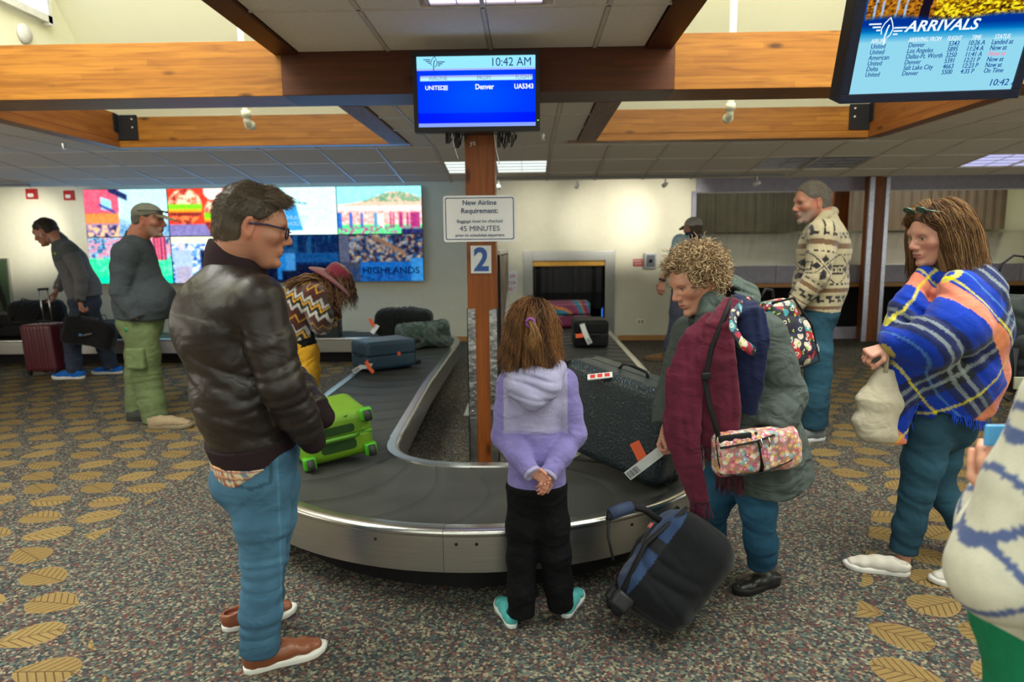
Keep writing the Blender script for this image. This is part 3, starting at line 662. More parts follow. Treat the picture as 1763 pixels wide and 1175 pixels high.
# rubber crescent plates
C = (PO+PI_)/2; Ls = np.r_[0, np.cumsum(np.linalg.norm(np.diff(C, axis=0), axis=1))]
def onpath(s_, v):
    o = np.array([np.interp(s_, Ls, PO[:, k]) for k in (0, 1)]); i = np.array([np.interp(s_, Ls, PI_[:, k]) for k in (0, 1)])
    d = i-o; L_ = np.linalg.norm(d); return o+d*((.05+(L_-.10)*v)/L_)
s_ = .1; pitch = .30
while s_ < Ls[-1]-.5:
    V = []; nv = 9; nu = 5
    for j in range(nu):
        for k in range(nv):
            v = k/(nv-1); lead = .16*(1-(2*v-1)**2)          # curved leading edge
            p = onpath(s_+lead*(1-j/(nu-1)*.0)+(pitch+.05)*j/(nu-1)-.10, v); z = CT-.010+.0018*(1-j/(nu-1))
            V.append((p[0], p[1], z))
    n0 = len(V); V += [(x, y, z-.005) for x, y, z in V]
    F = [(j*nv+k, j*nv+k+1, (j+1)*nv+k+1, (j+1)*nv+k) for j in range(nu-1) for k in range(nv-1)]
    F += [tuple(i+n0 for i in f[::-1]) for f in F]
    F += [(k+1, k, k+n0, k+1+n0) for k in range(nv-1)]
    mk('plate', V, F, M_belt, car, smooth=True); s_ += pitch
# under-belt deck so nothing shows below
n = len(C); V = [(x, y, CT-.03) for x, y in PO]+[(x, y, CT-.03) for x, y in PI_]
mk('deck', V, [(i, i+1, n+i+1, n+i) for i in range(n-1)], M_black, car)
for px, py in ((657, 928), (793, 938), (826, 937), (1090, 905)):
    p = PY(px, py, 3.0); a = math.atan2(p[1]-4.28, p[0]+.285); a = math.atan2(-math.sqrt(max(.01, 1.461**2-(p[0]+.285)**2)), p[0]+.285)
    c = (-.285+1.461*cos(a), 4.28+1.461*sin(a), CT-.062); d = np.array((cos(a), sin(a), 0))
    MB().tube([np.array(c), np.array(c)+d*.004], [.008, .006], 8).build('screw', M_blackp, car)
# timber post with guards, signs, screen -----------------------------
px0, px1, pyf = -.405, -.195, 4.86
xx = (PY(800, 332, pyf)[0]+PY(804.6, 430, pyf)[0])/2; xr = (PY(851.4, 332, pyf)[0]+PY(855, 430, pyf)[0])/2
post = empty('timber_post', ((xx+xr)/2, pyf+.1, 0), 'reddish brown square timber post with steel corner guards inside the carousel', 'post')
box('timber', (xx, pyf, 0), (xr, pyf+.22, ZR-.01), M_post, post, bev=.006)
gtop = PY(830, 532, pyf)[2]
M_dmd = pm('worn_steel', (.42, .42, .42), .3, .95, vs=14, bump=.8, bs=22, col2=(.2, .2, .21), contrast=.4, dist=.008)
wg = (xr-xx)*.26
for a, b_ in ((xx-.006, xx+wg), (xr-wg, xr+.006)):
    mb = MB(); mb.box((a, pyf-.006, 0), (b_, pyf, gtop)); 
    if a < xx: mb.box((a, pyf-.006, 0), (a+.006, pyf+.08, gtop))
    else: mb.box((b_-.006, pyf-.006, 0), (b_, pyf+.08, gtop))
    g = mb.build('corner_guard', M_dmd, post)
    for zz in (gtop-.05, gtop-.75):
        MB().tube([((a+b_)/2, pyf-.006, zz), ((a+b_)/2, pyf-.010, zz)], [.008, .005], 8).build('screw', M_ss2, g)
M_navy = pm('navy_print', (.02, .045, .16), .5); M_signw = pm('sign_white', (.74, .75, .80), .45, col2=(.72, .73, .78)); M_redp = pm('red_print', (.6, .05, .04), .5); M_inkd = pm('dark_print', (.03, .04, .08), .5)
def panel(name, x0, y0, x1, y1, Y, th, mat, parent, rad=.01):
    a = PY(x0, y1, Y); b_ = PY(x1, y0, Y)
    return MB().box((a[0], Y-th, a[2]), (b_[0], Y, b_[2]), bev=rad*.3).build(name, mat, parent), a, b_
sg = empty('requirement_sign', PY(826, 418, pyf-.02), 'white new airline requirement notice on the timber post', 'sign')
def rrect(a0, b0, a1, b1, r, n=5):
    P = []
    for cx, cy, t0 in ((a1-r, b0+r, -pi/2), (a1-r, b1-r, 0), (a0+r, b1-r, pi/2), (a0+r, b0+r, pi)):
        P += [(cx+r*cos(t0+pi/2*k/n), cy+r*sin(t0+pi/2*k/n)) for k in range(n+1)]
    return P
Y = pyf-.005; A = PY(764.5, 417, Y); B = PY(888, 336, Y)
fr = lambda Y: (lambda a, b_, c: (a, Y-c, b_))
MB().prism(rrect(A[0], A[2], B[0], B[2], .02)[::-1], 0, .006, fr=fr(Y)).build('board', M_signw, sg)
P1 = rrect(A[0]+.014, A[2]+.014, B[0]-.014, B[2]-.014, .014); P2 = rrect(A[0]+.020, A[2]+.020, B[0]-.020, B[2]-.020, .011)
nn = len(P1); V = [(a, Y-.0068, b_) for a, b_ in P1]+[(a, Y-.0068, b_) for a, b_ in P2]
mk('border', V, [(i, (i+1) % nn, nn+(i+1) % nn, nn+i) for i in range(nn)], M_navy, sg)
cx = (A[0]+B[0])/2
def tl(s, py_, h, bold, parent=None, mat=None, w=None, px=None, Yq=None):
    """centred line whose baseline sits at photo row py_, cap height h metres"""
    yq = Yq or Y-.0068; z = PY(826, py_, yq)[2]; c_ = cx if px is None else PY(px, py_, yq)[0]
    return text('lettering', s, h/.72, mat or M_navy, (c_, yq-.001, z), EX, EZ, parent or sg, bold, 'CENTER', w or 1)
tl('New Airline', 353, .035, .012); tl('Requirement:', 367, .035, .012, w=.98); tl('Baggage must be checked', 383.5, .023, 0, w=.98); tl('45 MINUTES', 398, .038, 0); tl('prior to scheduled departure', 407.5, .022, 0, w=.96)
s2 = empty('number_sign', PY(828, 471, Y), 'small grey number two sign below the requirement notice', 'sign')
a, b_ = PY(811, 471, Y), PY(845.5, 423, Y)
box('board', (a[0], Y-.004, a[2]), (b_[0], Y, b_[2]), pm('sign_grey', (.58, .6, .62), .5), s2)
text('lettering', '2', .225, pm('blue_print', (.015, .07, .30), .5), ((a[0]+b_[0])/2+.002, Y-.0055, a[2]+.022), EX, EZ, s2, .03, 'CENTER', .95)
# poster stand seen edge-on beside the post
st = empty('poster_board', PY(866, 620, 5.5)*np.array((1, 1, 0)), 'tall steel framed poster board just right of the timber post', 'board')
a0, a1 = PY(861, 458, 5.15), PY(875, 443, 6.3); x0, x1 = a0[0], a1[0]
def slab_(x0, y0, x1, y1, z0, z1, th, name, mat, off=0):
    d = np.array((x1-x0, y1-y0)); d /= np.linalg.norm(d); nrm = np.array((-d[1], d[0]))*-1
    q = [np.array((x0, y0))+nrm*off, np.array((x1, y1))+nrm*off]; q = q+[q[1]-nrm*th, q[0]-nrm*th]
    MB().prism([tuple(p) for p in q], z0, z1).build(name, mat, st)
zt = PY(866, 450, 5.6)[2]+.02
slab_(x0, 5.15, x1, 6.3, .05, 1.53, .03, 'back_panel', M_black)
slab_(x0, 5.15, x0+(x1-x0)*.05, 5.2, .0, 1.56, .045, 'frame_post', M_ss, .0); slab_(x0+(x1-x0)*.95, 6.25, x1, 6.3, 0, 1.56, .045, 'frame_post', M_ss)
slab_(x0, 5.15, x1, 6.3, 1.53, 1.56, .045, 'frame_rail', M_ss); slab_(x0, 5.15, x1, 6.3, .0, .05, .045, 'frame_rail', M_ss)
d_ = np.array((x1-x0, 1.15, 0)); L_ = np.linalg.norm(d_); d_ /= L_; nr = np.array((d_[1], -d_[0], 0))
for sd in (1, -1):
    o_ = np.array((x0, 5.15, .06))+d_*.06+nr*(.002 if sd > 0 else -.034)
    def poster(a, b):
        c = np.ones((len(a), 3))*(.80, .82, .84); c = setc(c, b > .55+.25*a, (.33, .30, .28)); f = fbm(a*9, b*12)
        c = setc(c, (b > .55+.25*a) & (f > .5), (.52, .47, .42)); c = setc(c, (b < .5) & (b > .12) & (np.sin(b*170) > .2) & (a > .15) & (a < .8) & (vn(a*30, np.floor(b*27)) > .25), (.45, .48, .52)); return c
    picture('poster_print', o_ if sd > 0 else o_+d_*(L_-.12), d_*sd, EZ, L_-.12, 1.46, 40, 90, poster, pm('print', (1, 1, 1), .4, attr=True), st)
tag(st.children[-1], 'pale notice with dark photograph')
# arrivals monitor over the post -----------------------------------
My = 4.52
mo = empty('arrivals_monitor', (0, My, 2.2), 'dark framed blue arrivals monitor hanging in front of the timber post', 'monitor')
a, b_ = PY(714, 226.5, My), PY(930, 88, My); c_ = PY(708.5, 88, My)
tl_, tr_, bl_, br_ = PY(708.5, 88, My), PY(930, 89, My), PY(714.5, 227, My), PY(929, 226.5, My)
mx0, mx1, mz0, mz1 = (tl_[0]+bl_[0])/2, (tr_[0]+br_[0])/2, (bl_[2]+br_[2])/2, (tl_[2]+tr_[2])/2
tilt = radians(3.0)
W_, H_ = mx1-mx0, mz1-mz0
Mo = np.array(((mx0+mx1)/2, My, (mz0+mz1)/2)); mu = EX; mv = np.array((0, -sin(tilt), cos(tilt))); mw = np.cross(mu, mv)   # mw faces away
def Q(a, b_, c=0): return Mo+mu*a+mv*b_+mw*-c*-1
def slabq(name, a0, b0, a1, b1, c0, c1, mat, parent, F_):
    mb = MB(); mb.box((a0, b0, c0), (a1, b1, c1), bev=.003); mb.V = [F_(*v) for v in mb.V]; return mb.build(name, mat, parent)
Fm = lambda a, b_, c: Mo+mu*a+mv*b_-mw*c      # c: toward the viewer
sgn = 1 if (np.cross(mu, mv))[1] < 0 else -1
Fm = lambda a, b_, c: Mo+mu*a+mv*b_+np.cross(mu, mv)*c*sgn
hw_, hh_ = W_/2, H_/2; bz = .028
slabq('housing', -hw_, -hh_, hw_, hh_, -.09, -.012, M_blackp, mo, Fm)
for nm, q in (('bezel', (-hw_, hh_-bz, hw_, hh_)), ('bezel', (-hw_, -hh_, hw_, -hh_+bz*1.15)), ('bezel', (-hw_, -hh_+bz, -hw_+bz, hh_-bz)), ('bezel', (hw_-bz, -hh_+bz, hw_, hh_-bz))):
    slabq(nm, *q, -.012, .012, M_blackp, mo, Fm)
E1 = em('screen_picture', (1, 1, 1), 1.0, attr=True)
def scr(a, b):
    c = np.zeros((len(a), 3))+np.array((.01, .27, 1.0)); c[:, 1] += .12*np.exp(-((a-.5)**2*6+(b-.45)**2*6))-.06; c[:, 1] -= .1*(b < .2)
    c = setc(c, b > .80, (.60, .93, 1.0)); c = setc(c, (b > .80) & (b < .83), (.66, .76, 1.0))
    c = setc(c, b < .055, (.55, .66, 1.0)); m = (b > .655) & (b < .735) & (a > .025) & (a < .975); c = setc(c, m, (.72, .98, 1)); c = setc(c, m & (b > .705), (.66, .72, 1))
    return c
sw, sh = 2*(hw_-bz), 2*(hh_-bz*1.07)
o_ = Fm(-sw/2, -sh/2, .002); picture('screen', o_, mu, mv, sw, sh, 96, 110, scr, E1, mo)
def mt(s, a, b_, h, mat, al='LEFT', bold=0, sx=1): return text('lettering', s, h/.72, mat, Fm(-sw/2+a*sw, -sh/2+b_*sh, .004), mu, mv, mo, bold, al, sx)
K1 = em('screen_ink', (.015, .03, .22), 1); K2 = em('screen_white', (.9, .95, 1), 1.1); K3 = em('screen_grey', (.22, .28, .55), 1)
mt('10:42 AM', .97, .855, .052, K1, 'RIGHT', 0, .92); mt('AIRLINE', .10, .672, .024, K3); mt('FROM', .505, .672, .024, K3); mt('FLIGHT', .83, .672, .024, K3)
mt('UNITED', .065, .535, .026, K2, 'LEFT', .02, .95); mt('Denver', .49, .535, .032, K2, 'LEFT', .025, .88); mt('UA5343', .82, .535, .030, K2, 'LEFT', .025, .88)
mt('BOZEMAN YELLOWSTONE', .02, .822, .010, K3, 'LEFT', 0, .9) if False else mt('. . . . . . . . . . . . . . . . . . .', .31, .018, .010, K3)
def logo(F_, ox, oy, s, mat, parent, dp):
    """winged leaf emblem"""
    L_ = [(-.05, -.9), (-.08, -.3), (0, .15), (.12, .4), (.06, .1), (.0, -.3), (.02, -.9)]
    mb = MB()
    def poly(P, mi=0):
        n = len(P); V = [F_(ox+s*x, oy+s*y, dp) for x, y in P]+[F_(ox+s*x, oy+s*y, dp+.0008) for x, y in P]
        mb.add(V, [tuple(range(n)), tuple(range(n, 2*n))]+[(i, (i+1) % n, n+(i+1) % n, n+i) for i in range(n)])
    def stroke(P, w):
        for (x0, y0), (x1, y1) in zip(P[:-1], P[1:]):
            d = math.hypot(x1-x0, y1-y0); nx, ny = -(y1-y0)/d*w, (x1-x0)/d*w
            poly([(x0+nx, y0+ny), (x1+nx, y1+ny), (x1-nx, y1-ny), (x0-nx, y0-ny)])
    stroke([(-.30, -.25), (-.36, .1), (-.2, .45), (.12, .8), (.3, .45), (.42, .1), (.3, -.3), (.12, -.45)], .035)
    stroke([(-.02, -.9), (-.04, -.4), (.04, .1), (.12, .35)], .05)
    for k in range(3):
        y = .42-.2*k; stroke([(-1.25+.28*k, y), (-.42, y)], .05); stroke([(.48, y-.28), (1.35-.28*k, y-.28)], .05)
    return mb.build('emblem', mat, parent)
logo(Fm, -sw/2+.145*sw, -sh/2+.905*sh, .052, K1, mo, .004)
mb = MB(); mb.box((-sw/2+.222*sw, -sh/2+.525*sh, .004), (-sw/2+.258*sw, -sh/2+.595*sh, .0048)); mb.V = [Fm(*v) for v in mb.V]; mb.build('emblem_square', em('screen_paleblue', (.55, .68, 1), 1), mo)
mb = MB(); mb.box((hw_-.016, -hh_+.125*H_, .012), (hw_-.009, -hh_+.14*H_, .014)); mb.V = [Fm(*v) for v in mb.V]; mb.build('power_light', em('green_led', (.2, 1, .1), 2), mo)
mt('. . .', .485, -.048, .006, pm('grey_print', (.3, .3, .32), .5))
# mounting arm, cables hanging under the monitor
br = empty('monitor_bracket', (0, 4.75, 2.2), 'black monitor bracket with hanging cables either side of the timber post', 'bracket')
box('arm', (xx-.10, 4.64, mz0+.03), (xr+.10, 4.862, mz0+.14), M_blackp, br)
for i, (pa, pb) in enumerate(((775, 796), (860, 884))):
    for k in range(5):
        x = pa+(pb-pa)*k/4; p = PY(x, 226, 4.70); q = PY(x+4*sin(k*2+i), 258-6*abs(k-2)+5*sin(k*3), 4.72)
        pts = [p, (p+q)/2+np.array((.01*sin(k*5), 0, 0)), q, q+np.array((.012, 0, .02)), p+np.array((.02, 0, -.02))]
        MB().tube(pts, .0045, 6).build('cable', M_blackp, br, True)
    for (xa, ya, xb, yb) in (((778, 228, 789, 274), (851, 232, 860, 282))[i],):
        p, q = PY(xa, ya, 4.68), PY(xb, yb, 4.68)
        MB().tube([p, (p+q)/2+np.array((-.006, 0, 0)), q], .011, 6, flat=.3).build('velcro_strap', M_white, br)
for xa_, s_ in ((xx-.005, -1), (xr+.005, 1)):
    for o_, d_ in ((.02, .075), (.085, .045)): box('bracket_plate', (xa_+s_*o_, 4.69, mz0-d_), (xa_+s_*(o_+.022), 4.72, mz0+.06), M_blackp, br)
tag(text('chalk_mark', 'ys', .05, M_white, PY(809, 250, pyf-.001)+np.array((0, -.002, 0)), EX, EZ, None, 0), 'white scribbled mark on the post below the blue monitor', 'marking')
# ------------------------------------------------------------------ big arrivals display, upper right
Ay = 3.0
ar = empty('arrivals_display', (1.9, 3.0, 2.3), 'large arrivals display with an autumn picture at the upper right', 'monitor')
at_ = radians(21); yr = radians(-6)
BL = PY(1443, 178.5, Ay); BR = PY(1752, 168, Ay)
BR = PY(1750, 168.5, Ay-.02)
au = BR-BL; AW = np.linalg.norm(au); au /= AW
av0 = np.array((-au[2]*0, 0, 1.0)); nrm_ = np.cross(au, av0); nrm_ /= np.linalg.norm(nrm_); av0 = np.cross(nrm_, au)
av = av0*cos(at_)+nrm_*sin(at_) if nrm_[1] < 0 else av0*cos(at_)-nrm_*sin(at_); an_ = np.cross(au, av)
if an_[1] > 0: an_ = -an_
AH = AW*.60
Fa = lambda a, b_, c: BL+au*a+av*b_+an_*c
slabq('housing', 0, 0, AW, AH, -.11, -.012, M_blackp, ar, Fa)
for q in ((0, AH-.03, AW, AH), (0, 0, AW, .036), (0, .036, .034, AH-.03), (AW-.034, .036, AW, AH-.03)): slabq('bezel', *q, -.012, .012, pm('navy_black_bezel', (.02, .025, .05), .3), ar, Fa)
sW, sH = AW-.068, AH-.066
def arr(a, b):
    c = np.zeros((len(a), 3))+np.array((.60, .87, .96)); g = np.clip((b-.0)/.45, 0, 1)[:, None]; c = c*(1-g*.1)+np.array((.45, .82, .95))*g*.1
    t = np.clip((b-.53)/.12, 0, 1)[:, None]; c = c*(1-t)+np.array((.0, .52, .82))*t
    t = np.clip((b-.62)/.09, 0, 1)[:, None]; c = c*(1-t)+np.array((.01, .22, .60))*t
    f = fbm(a*26, b*26); g = fbm(a*60, b*60, 5); ph = np.array((.80, .55, .08))*(.35+.9*f[:, None]); ph = setc(ph, g > .55, (.98, .80, .15)); ph = setc(ph, (a < .42)*.8, (.62, .36, .12)); ph = ph*(.5+g[:, None]); ph = setc(ph, g < .36, (.16, .13, .10))
    ph = setc(ph, (np.abs(a-.36-.04*(b-.8)) < .03), (.12, .10, .16))
    for xx_ in (.03, .075, .16, .21): ph = setc(ph, (np.abs(a-xx_-.04*b) < .006), (.65, .78, .9))
    ph = setc(ph, a < .02, (.1, .3, .6)); t = np.clip((b-.745-.02*np.sin(a*9))/.05, 0, 1)[:, None]; c = c*(1-t)+ph*t
    return c
picture('screen', Fa(.034, .036, .001), au, av, sW, sH, 150, 110, arr, em('screen_picture_soft', (1, 1, 1), .95, attr=True), ar)
def atx(s, a, b_, h, mat, bold=0, al='LEFT', sh=0, sx=1): return text('lettering', s, h/.72, mat, Fa(.034+a*sW, .036+b_*sH, .003), au, av, ar, bold, al, sx, sh)
KB = em('display_ink', (.01, .08, .32), 1); KW = em('display_white', (.85, .95, 1), 1); KP = em('display_pink', (.9, .3, .45), 1)
sw2 = sW
atx('ARRIVALS', .265, .635, .040, KW, .02, 'LEFT', .25, 1.15)
for s, a in (('AIRLINE', .075), ('ARRIVING FROM', .30), ('FLIGHT', .53), ('TIME', .675), ('STATUS', .81)): atx(s, a, .53, .017, KW, 0, 'LEFT', .15, .72)
rows = [('United', 'Denver', '5343', '10:26 A', 'Landed at'), ('United', 'Los Angeles', '5895', '11:24 A', 'Now at'), ('American', 'Dallas-Ft. Worth', '3250', '11:41 A', 'Now at'), ('United', 'Denver', '5391', '12:21 P', 'Now at'), ('Delta', 'Salt Lake City', '4663', '12:23 P', 'Now at'), ('United', 'Denver', '5500', '4:35 P', 'On Time')]
for k, r in enumerate(rows):
    for j, (s, a) in enumerate(zip(r, (.08, .305, .545, .66, .80))): atx(s, a, .475-.0585*k, .0185, KP if (k == 2 and j == 4) else KB, .002, 'LEFT', .1, .82)
atx('10:42 A', .85, .045, .026, KB, 0, 'LEFT', .12)
logo(lambda a, b_, c: Fa(a, b_, c), .034+.155*sW, .036+.655*sH, .058, KW, ar, .003)
atx('. . .', .48, -.042, .010, pm('grey_print', (.3, .3, .32), .5))
box('ceiling_arm', (Fa(AW/2, AH*.6, -.11)[0]-.04, Fa(AW/2, AH*.6, -.11)[1], 2.35), (Fa(AW/2, AH*.6, -.11)[0]+.04, Fa(AW/2, AH*.6, -.11)[1]+.08, 3.2), M_blackp, ar)
# ------------------------------------------------------------------ video wall
vw = empty('video_wall', (-4.5, WY-.1, 1.0), 'bright eight panel video wall of local scenes on the back wall', 'screen')
vx0, vx1 = PY(141, 326, WY-.12)[0], PY(730, 484, WY-.12)[0]; vz0, vz1 = PY(728, 484.5, WY-.12)[2], PY(728, 319, WY-.12)[2]
pw_, ph_ = (vx1-vx0)/4, (vz1-vz0)/2
def v_barn(a, b):
    c = np.zeros((len(a), 3))+(.72, .97, 1.); bd = (a < .40+.02*b); c = setc(c, bd, (1., .32, .42)); c = setc(c, bd & (np.sin(b*90) > .8), (.85, .25, .38)); c = setc(c, bd & (b < .5), (1., .50, .22)); c = setc(c, bd & (b < .28), (.55, .45, .62)); f = vn(a*40, b*18)
    c = setc(c, bd & (b < .24) & (f > .5), (.95, .72, .5)); c = setc(c, bd & (b < .24) & (f < .25), (.12, .12, .3))
    w_ = (a > .2) & (a < .33) & (b > .55+.35*(.3-a)) & (b < .85-(a-.2)*.6); c = setc(c, w_, (.55, .9, 1)); c = setc(c, (a > .17) & (a < .37) & (np.abs(b-(.60-(a-.27)*.9)) < .03), (.15, .2, .55))
    c = setc(c, (np.abs(b-(1.02-(a-.3)*.9)) < .07) & (a > .3) & (a < .52), (.08, .12, .3)); c = setc(c, (~bd) & (b < .36+.03*np.sin(a*20)), (.55, .72, .82)); c = setc(c, (~bd) & (b < .25) & (fbm(a*40, b*32) > .45), (.25, .5, .7)); return c
def v_burger(a, b):
    c = np.zeros((len(a), 3))+(.95, .2, .12); f = fbm(a*24, b*19)
    c = setc(c, (a > .75)*(b > .7), (1, .25, .05)); c = setc(c, b < .25, (.45, .42, .66))
    for cx, cy, s in ((.2, .62, .21), (.72, .42, .30)):
        d = np.hypot((a-cx), (b-cy)*.56/1.0)/s; top = (d < 1) & (b > cy+.05); c = setc(c, (d < 1), (.50, .12, .12)); c = setc(c, top, (.85, .45, .30)); c = setc(c, top & (f > .5), (1., .85, .7)); c = setc(c, top & (f < .35), (.6, .12, .1)); c = setc(c, (d < 1.0) & (np.abs(b-cy) < .06), (.45, .85, .1)); c = setc(c, (d < 1) & (np.abs(b-cy+.09) < .035), (1., .6, .1)); c = setc(c, (d < 1) & (b < cy-.2) & (f > .45), (1., .45, .2))
    c = setc(c, np.hypot(a-.55, (b-.95)*.6) < .12, (1, .9, .85)); return c
def v_sign(a, b):
    c = np.zeros((len(a), 3))+(.78, .98, 1.); c = setc(c, b < .16, (.84, .98, 1)); c = setc(c, (a > .38) & (a < .62-(.5-b)*-.35) & (b < .62) & (b > .08) & (a < .52+(.62-b)*.14), (.16, .55, .85)); c = setc(c, (np.abs(b-(.74-(a-.3)*.25)) < .012) & (a < .66), (.1, .35, .4)); return c
def v_field(a, b):
    c = np.zeros((len(a), 3))+(.55, .98, 1.); h_ = .62+.28*np.exp(-(a-.7)**2*8); f = fbm(a*50, b*40)
    c = setc(c, b < h_, (.95, .72, .62)); c = setc(c, (b < h_) & (b > .68) & (f > .45), (.35, .6, .45)); c = setc(c, b < .6, (1, .85, .82)); c = setc(c, (b < .48) & (f > .5), (.95, .55, .5)); c = setc(c, b < .2, (.25, .95, .5)); ppl = (b < .46) & (b > .12) & (vn(a*42, 0*a, 3) > .55)
    c = setc(c, ppl & (a < .3), (.12, .35, .75)); c = setc(c, ppl & (a > .62), (.6, .15, .4)); c = setc(c, (np.abs(a-.52) < .02+.03*(.4-b)) & (b < .42) & (b > .12), (1, 1, 1)); c = setc(c, (np.abs(a-.45) < .015) & (b < .45) & (b > .14), (.2, .55, .75)); c = setc(c, (b < .16) & (f > .52), (.7, .2, .5)); c = setc(c, (b < .1) & (a > .75), (.1, .1, .3)); return c
def v_yard(a, b):
    f = fbm(a*32, b*25); c = np.zeros((len(a), 3))+(.5, .85, .95); c = setc(c, f > .5, (.85, .5, .6)); c = setc(c, f < .38, (.08, .25, .45)); c = setc(c, b < .55, (.10, .90, .55)); c = setc(c, (b < .55) & (f > .58), (.35, 1, .65)); c = setc(c, (b < .15), (0, .82, .6)); c = setc(c, (a > .78) & (a < .95) & (b > .5), (.95, .35, .45)); c = setc(c, (a > .78) & (a < .95) & (b > .5) & (np.sin(a*150) > .3), (.3, .1, .3)); c = setc(c, (a > .55) & (a < .76) & (b > .75), (.9, .95, .35)); return c
def v_people(a, b):
    f = fbm(a*28, b*22); c = np.zeros((len(a), 3))+(.35, .6, .95); c = setc(c, f > .55, (.95, .92, .95)); c = setc(c, f < .35, (.08, .15, .4)); c = setc(c, (b > .85), (.85, .9, .75))
    d = np.hypot((a-.13)*1.2, (b-.55)) ; c = setc(c, (np.abs(a-.13) < .11) & (b < .72), (.62, .72, .95)); c = setc(c, (np.abs(a-.13) < .09) & (b < .35), (.62, .60, .7)); c = setc(c, np.hypot((a-.12)*1.7, b-.8) < .09, (.75, .75, .85)); c = setc(c, (np.abs(a-.42) < .08) & (b < .7) & (b > .3), (.03, .08, .2)); return c
def v_couple(a, b):
    f = fbm(a*36, b*14); c = np.zeros((len(a), 3))+(.03, .14, .34); c = setc(c, (b > .45) & (vn(a*30, b*1.5) > .55), (.08, .32, .55)); c = setc(c, (b > .42) & (b < .62), (.05, .30, .58)); c = setc(c, b < .36, (.02, .06, .18))
    for cx_, k in ((.31, 0), (.42, 1)):
        c = setc(c, (np.abs(a-cx_) < .055) & (b > .25) & (b < .62), ((.10, .52, .9), (.25, .62, .95))[k]); c = setc(c, np.hypot((a-cx_)*1.7, b-.68) < .06, (.1, .35, .6))
    c = setc(c, (np.abs(a-.28) < .03) & (b < .3) & (b > .05), (.1, .5, .88)); return c
def v_food(a, b):
    f = fbm(a*26, b*17); g = fbm(a*60, b*48, 4); c = np.zeros((len(a), 3))+(.10, .10, .22); c = setc(c, (f > .5), (.55, .28, .18)); c = setc(c, (f > .58), (.85, .72, .55)); c = setc(c, (g > .62), (.15, .55, .95)); c = setc(c, (np.abs(b-(.95-(a-.4)*.9)) < .05) & (a > .4) & (a < .8), (.6, .45, .35)); c = setc(c, a < .12, (.35, .38, .5)); c = setc(c, (b < .42), (.08, .42, .82)); c = setc(c, (b < .42) & (a < .25), (.22, .25, .35)); c = setc(c, (b < .3) & (g > .55), (.03, .22, .5)); c = setc(c, (a > .85) & (b < .5), (.2, .6, .95)); return c
E2 = em('video_panel_glow', (1, 1, 1), 1.7, attr=True); E3 = em('video_panel_dim', (1, 1, 1), .8, attr=True)
for j, row_ in enumerate(((v_yard, v_people, v_couple, v_food), (v_barn, v_burger, v_sign, v_field))):
    for i, fn in enumerate(row_):
        x, z = vx0+i*pw_, vz0+j*ph_
        p_ = box('display_panel', (x+.004, WY-.11, z+.004), (x+pw_-.004, WY-.05, z+ph_-.004), M_blackp, vw)
        picture('picture', (x+.008, WY-.112, z+.008), EX, EZ, pw_-.016, ph_-.016, 112, 63, fn, E2 if (j or i < 2) else E3, p_, 2)
        if fn is v_food:
            text('lettering', 'HIGHLANDS', .155, em('panel_navy', (.002, .008, .05), 1), (x+.27*pw_, WY-.114, z+.17*ph_), EX, EZ, p_, .012, sx=1.1)
            text('lettering', 'ALEHOUSE', .075, em('panel_navy2', (.02, .1, .4), 1), (x+.44*pw_, WY-.114, z+.07*ph_), EX, EZ, p_, 0, sx=1.1)
        if fn is v_sign:
            for s, bb in (('HIGHLANDS', .33), ('ALEHOUSE', .2)): text('lettering', s, .09, em('panel_pale', (.5, .8, .95), 1), (x+.30*pw_, WY-.114, z+bb*ph_), EX, EZ, p_)
box('mounting_frame', (vx0+.2, WY-.05, vz0+.2), (vx1-.2, WY, vz1-.2), M_blackp, vw)
# ------------------------------------------------------------------ wall details
def wallbox(name, x0, y0, x1, y1, th, mat, label, cat, bev=.004):
    a, b_ = PY(x0, y1, WY-th), PY(x1, y0, WY-th)
    e = empty(name, ((a[0]+b_[0])/2, WY, a[2]), label, cat); box('casing', (a[0], WY-th, a[2]), (b_[0], WY, b_[2]), mat, e, bev); return e, a, b_
for (x0, y0, x1, y1, lb) in ((45, 325, 61, 343, 'red fire alarm strobe at the far left below the track'), (110, 328, 125, 345, 'red fire alarm strobe beside the video wall')):
    e, a, b_ = wallbox('fire_alarm', x0, y0, x1, y1, .05, M_red, lb, 'alarm')
    box('strobe', (a[0]+.04, WY-.07, a[2]+.03), (b_[0]-.04, WY-.05, a[2]+.09), M_white, e, .01)
e, a, b_ = wallbox('emergency_stop_sign', 1090, 446, 1107, 459, .01, M_red, 'small red emergency shut-off sign right of the steel opening', 'sign')
for s, q in (('EMERGENCY', .60), ('SHUT-OFF', .2)): text('lettering', s, .045, M_white, ((a[0]+b_[0])/2, WY-.012, a[2]+(b_[2]-a[2])*q), EX, EZ, e, 0, 'CENTER', .55)
e, a, b_ = wallbox('emergency_stop_box', 1109.5, 436, 1131, 463, .06, pm('grey_metal_box', (.42, .43, .45), .4, .6), 'grey wall box holding the stop button', 'button box')
box('recess_panel', (a[0]+.03, WY-.066, a[2]+.03), (b_[0]-.03, WY-.06, b_[2]-.03), pm('dark_grey_panel', (.12, .13, .16), .5), e); 
MB().tube([((a[0]+b_[0])/2, WY-.066, (a[2]+b_[2])/2), ((a[0]+b_[0])/2, WY-.09, (a[2]+b_[2])/2)], [.03, .025], 14).build('button', M_blackp, e, True)
e, a, b_ = wallbox('wall_outlet', 1096, 549.5, 1110.5, 559, .012, M_cream, 'cream wall outlet above the baseboard', 'outlet')
for k in (.3, .7): box('socket', (a[0]+(b_[0]-a[0])*k-.018, WY-.016, a[2]+.02), (a[0]+(b_[0]-a[0])*k+.018, WY-.012, b_[2]-.02), pm('socket_grey', (.3, .32, .28), .5), e)
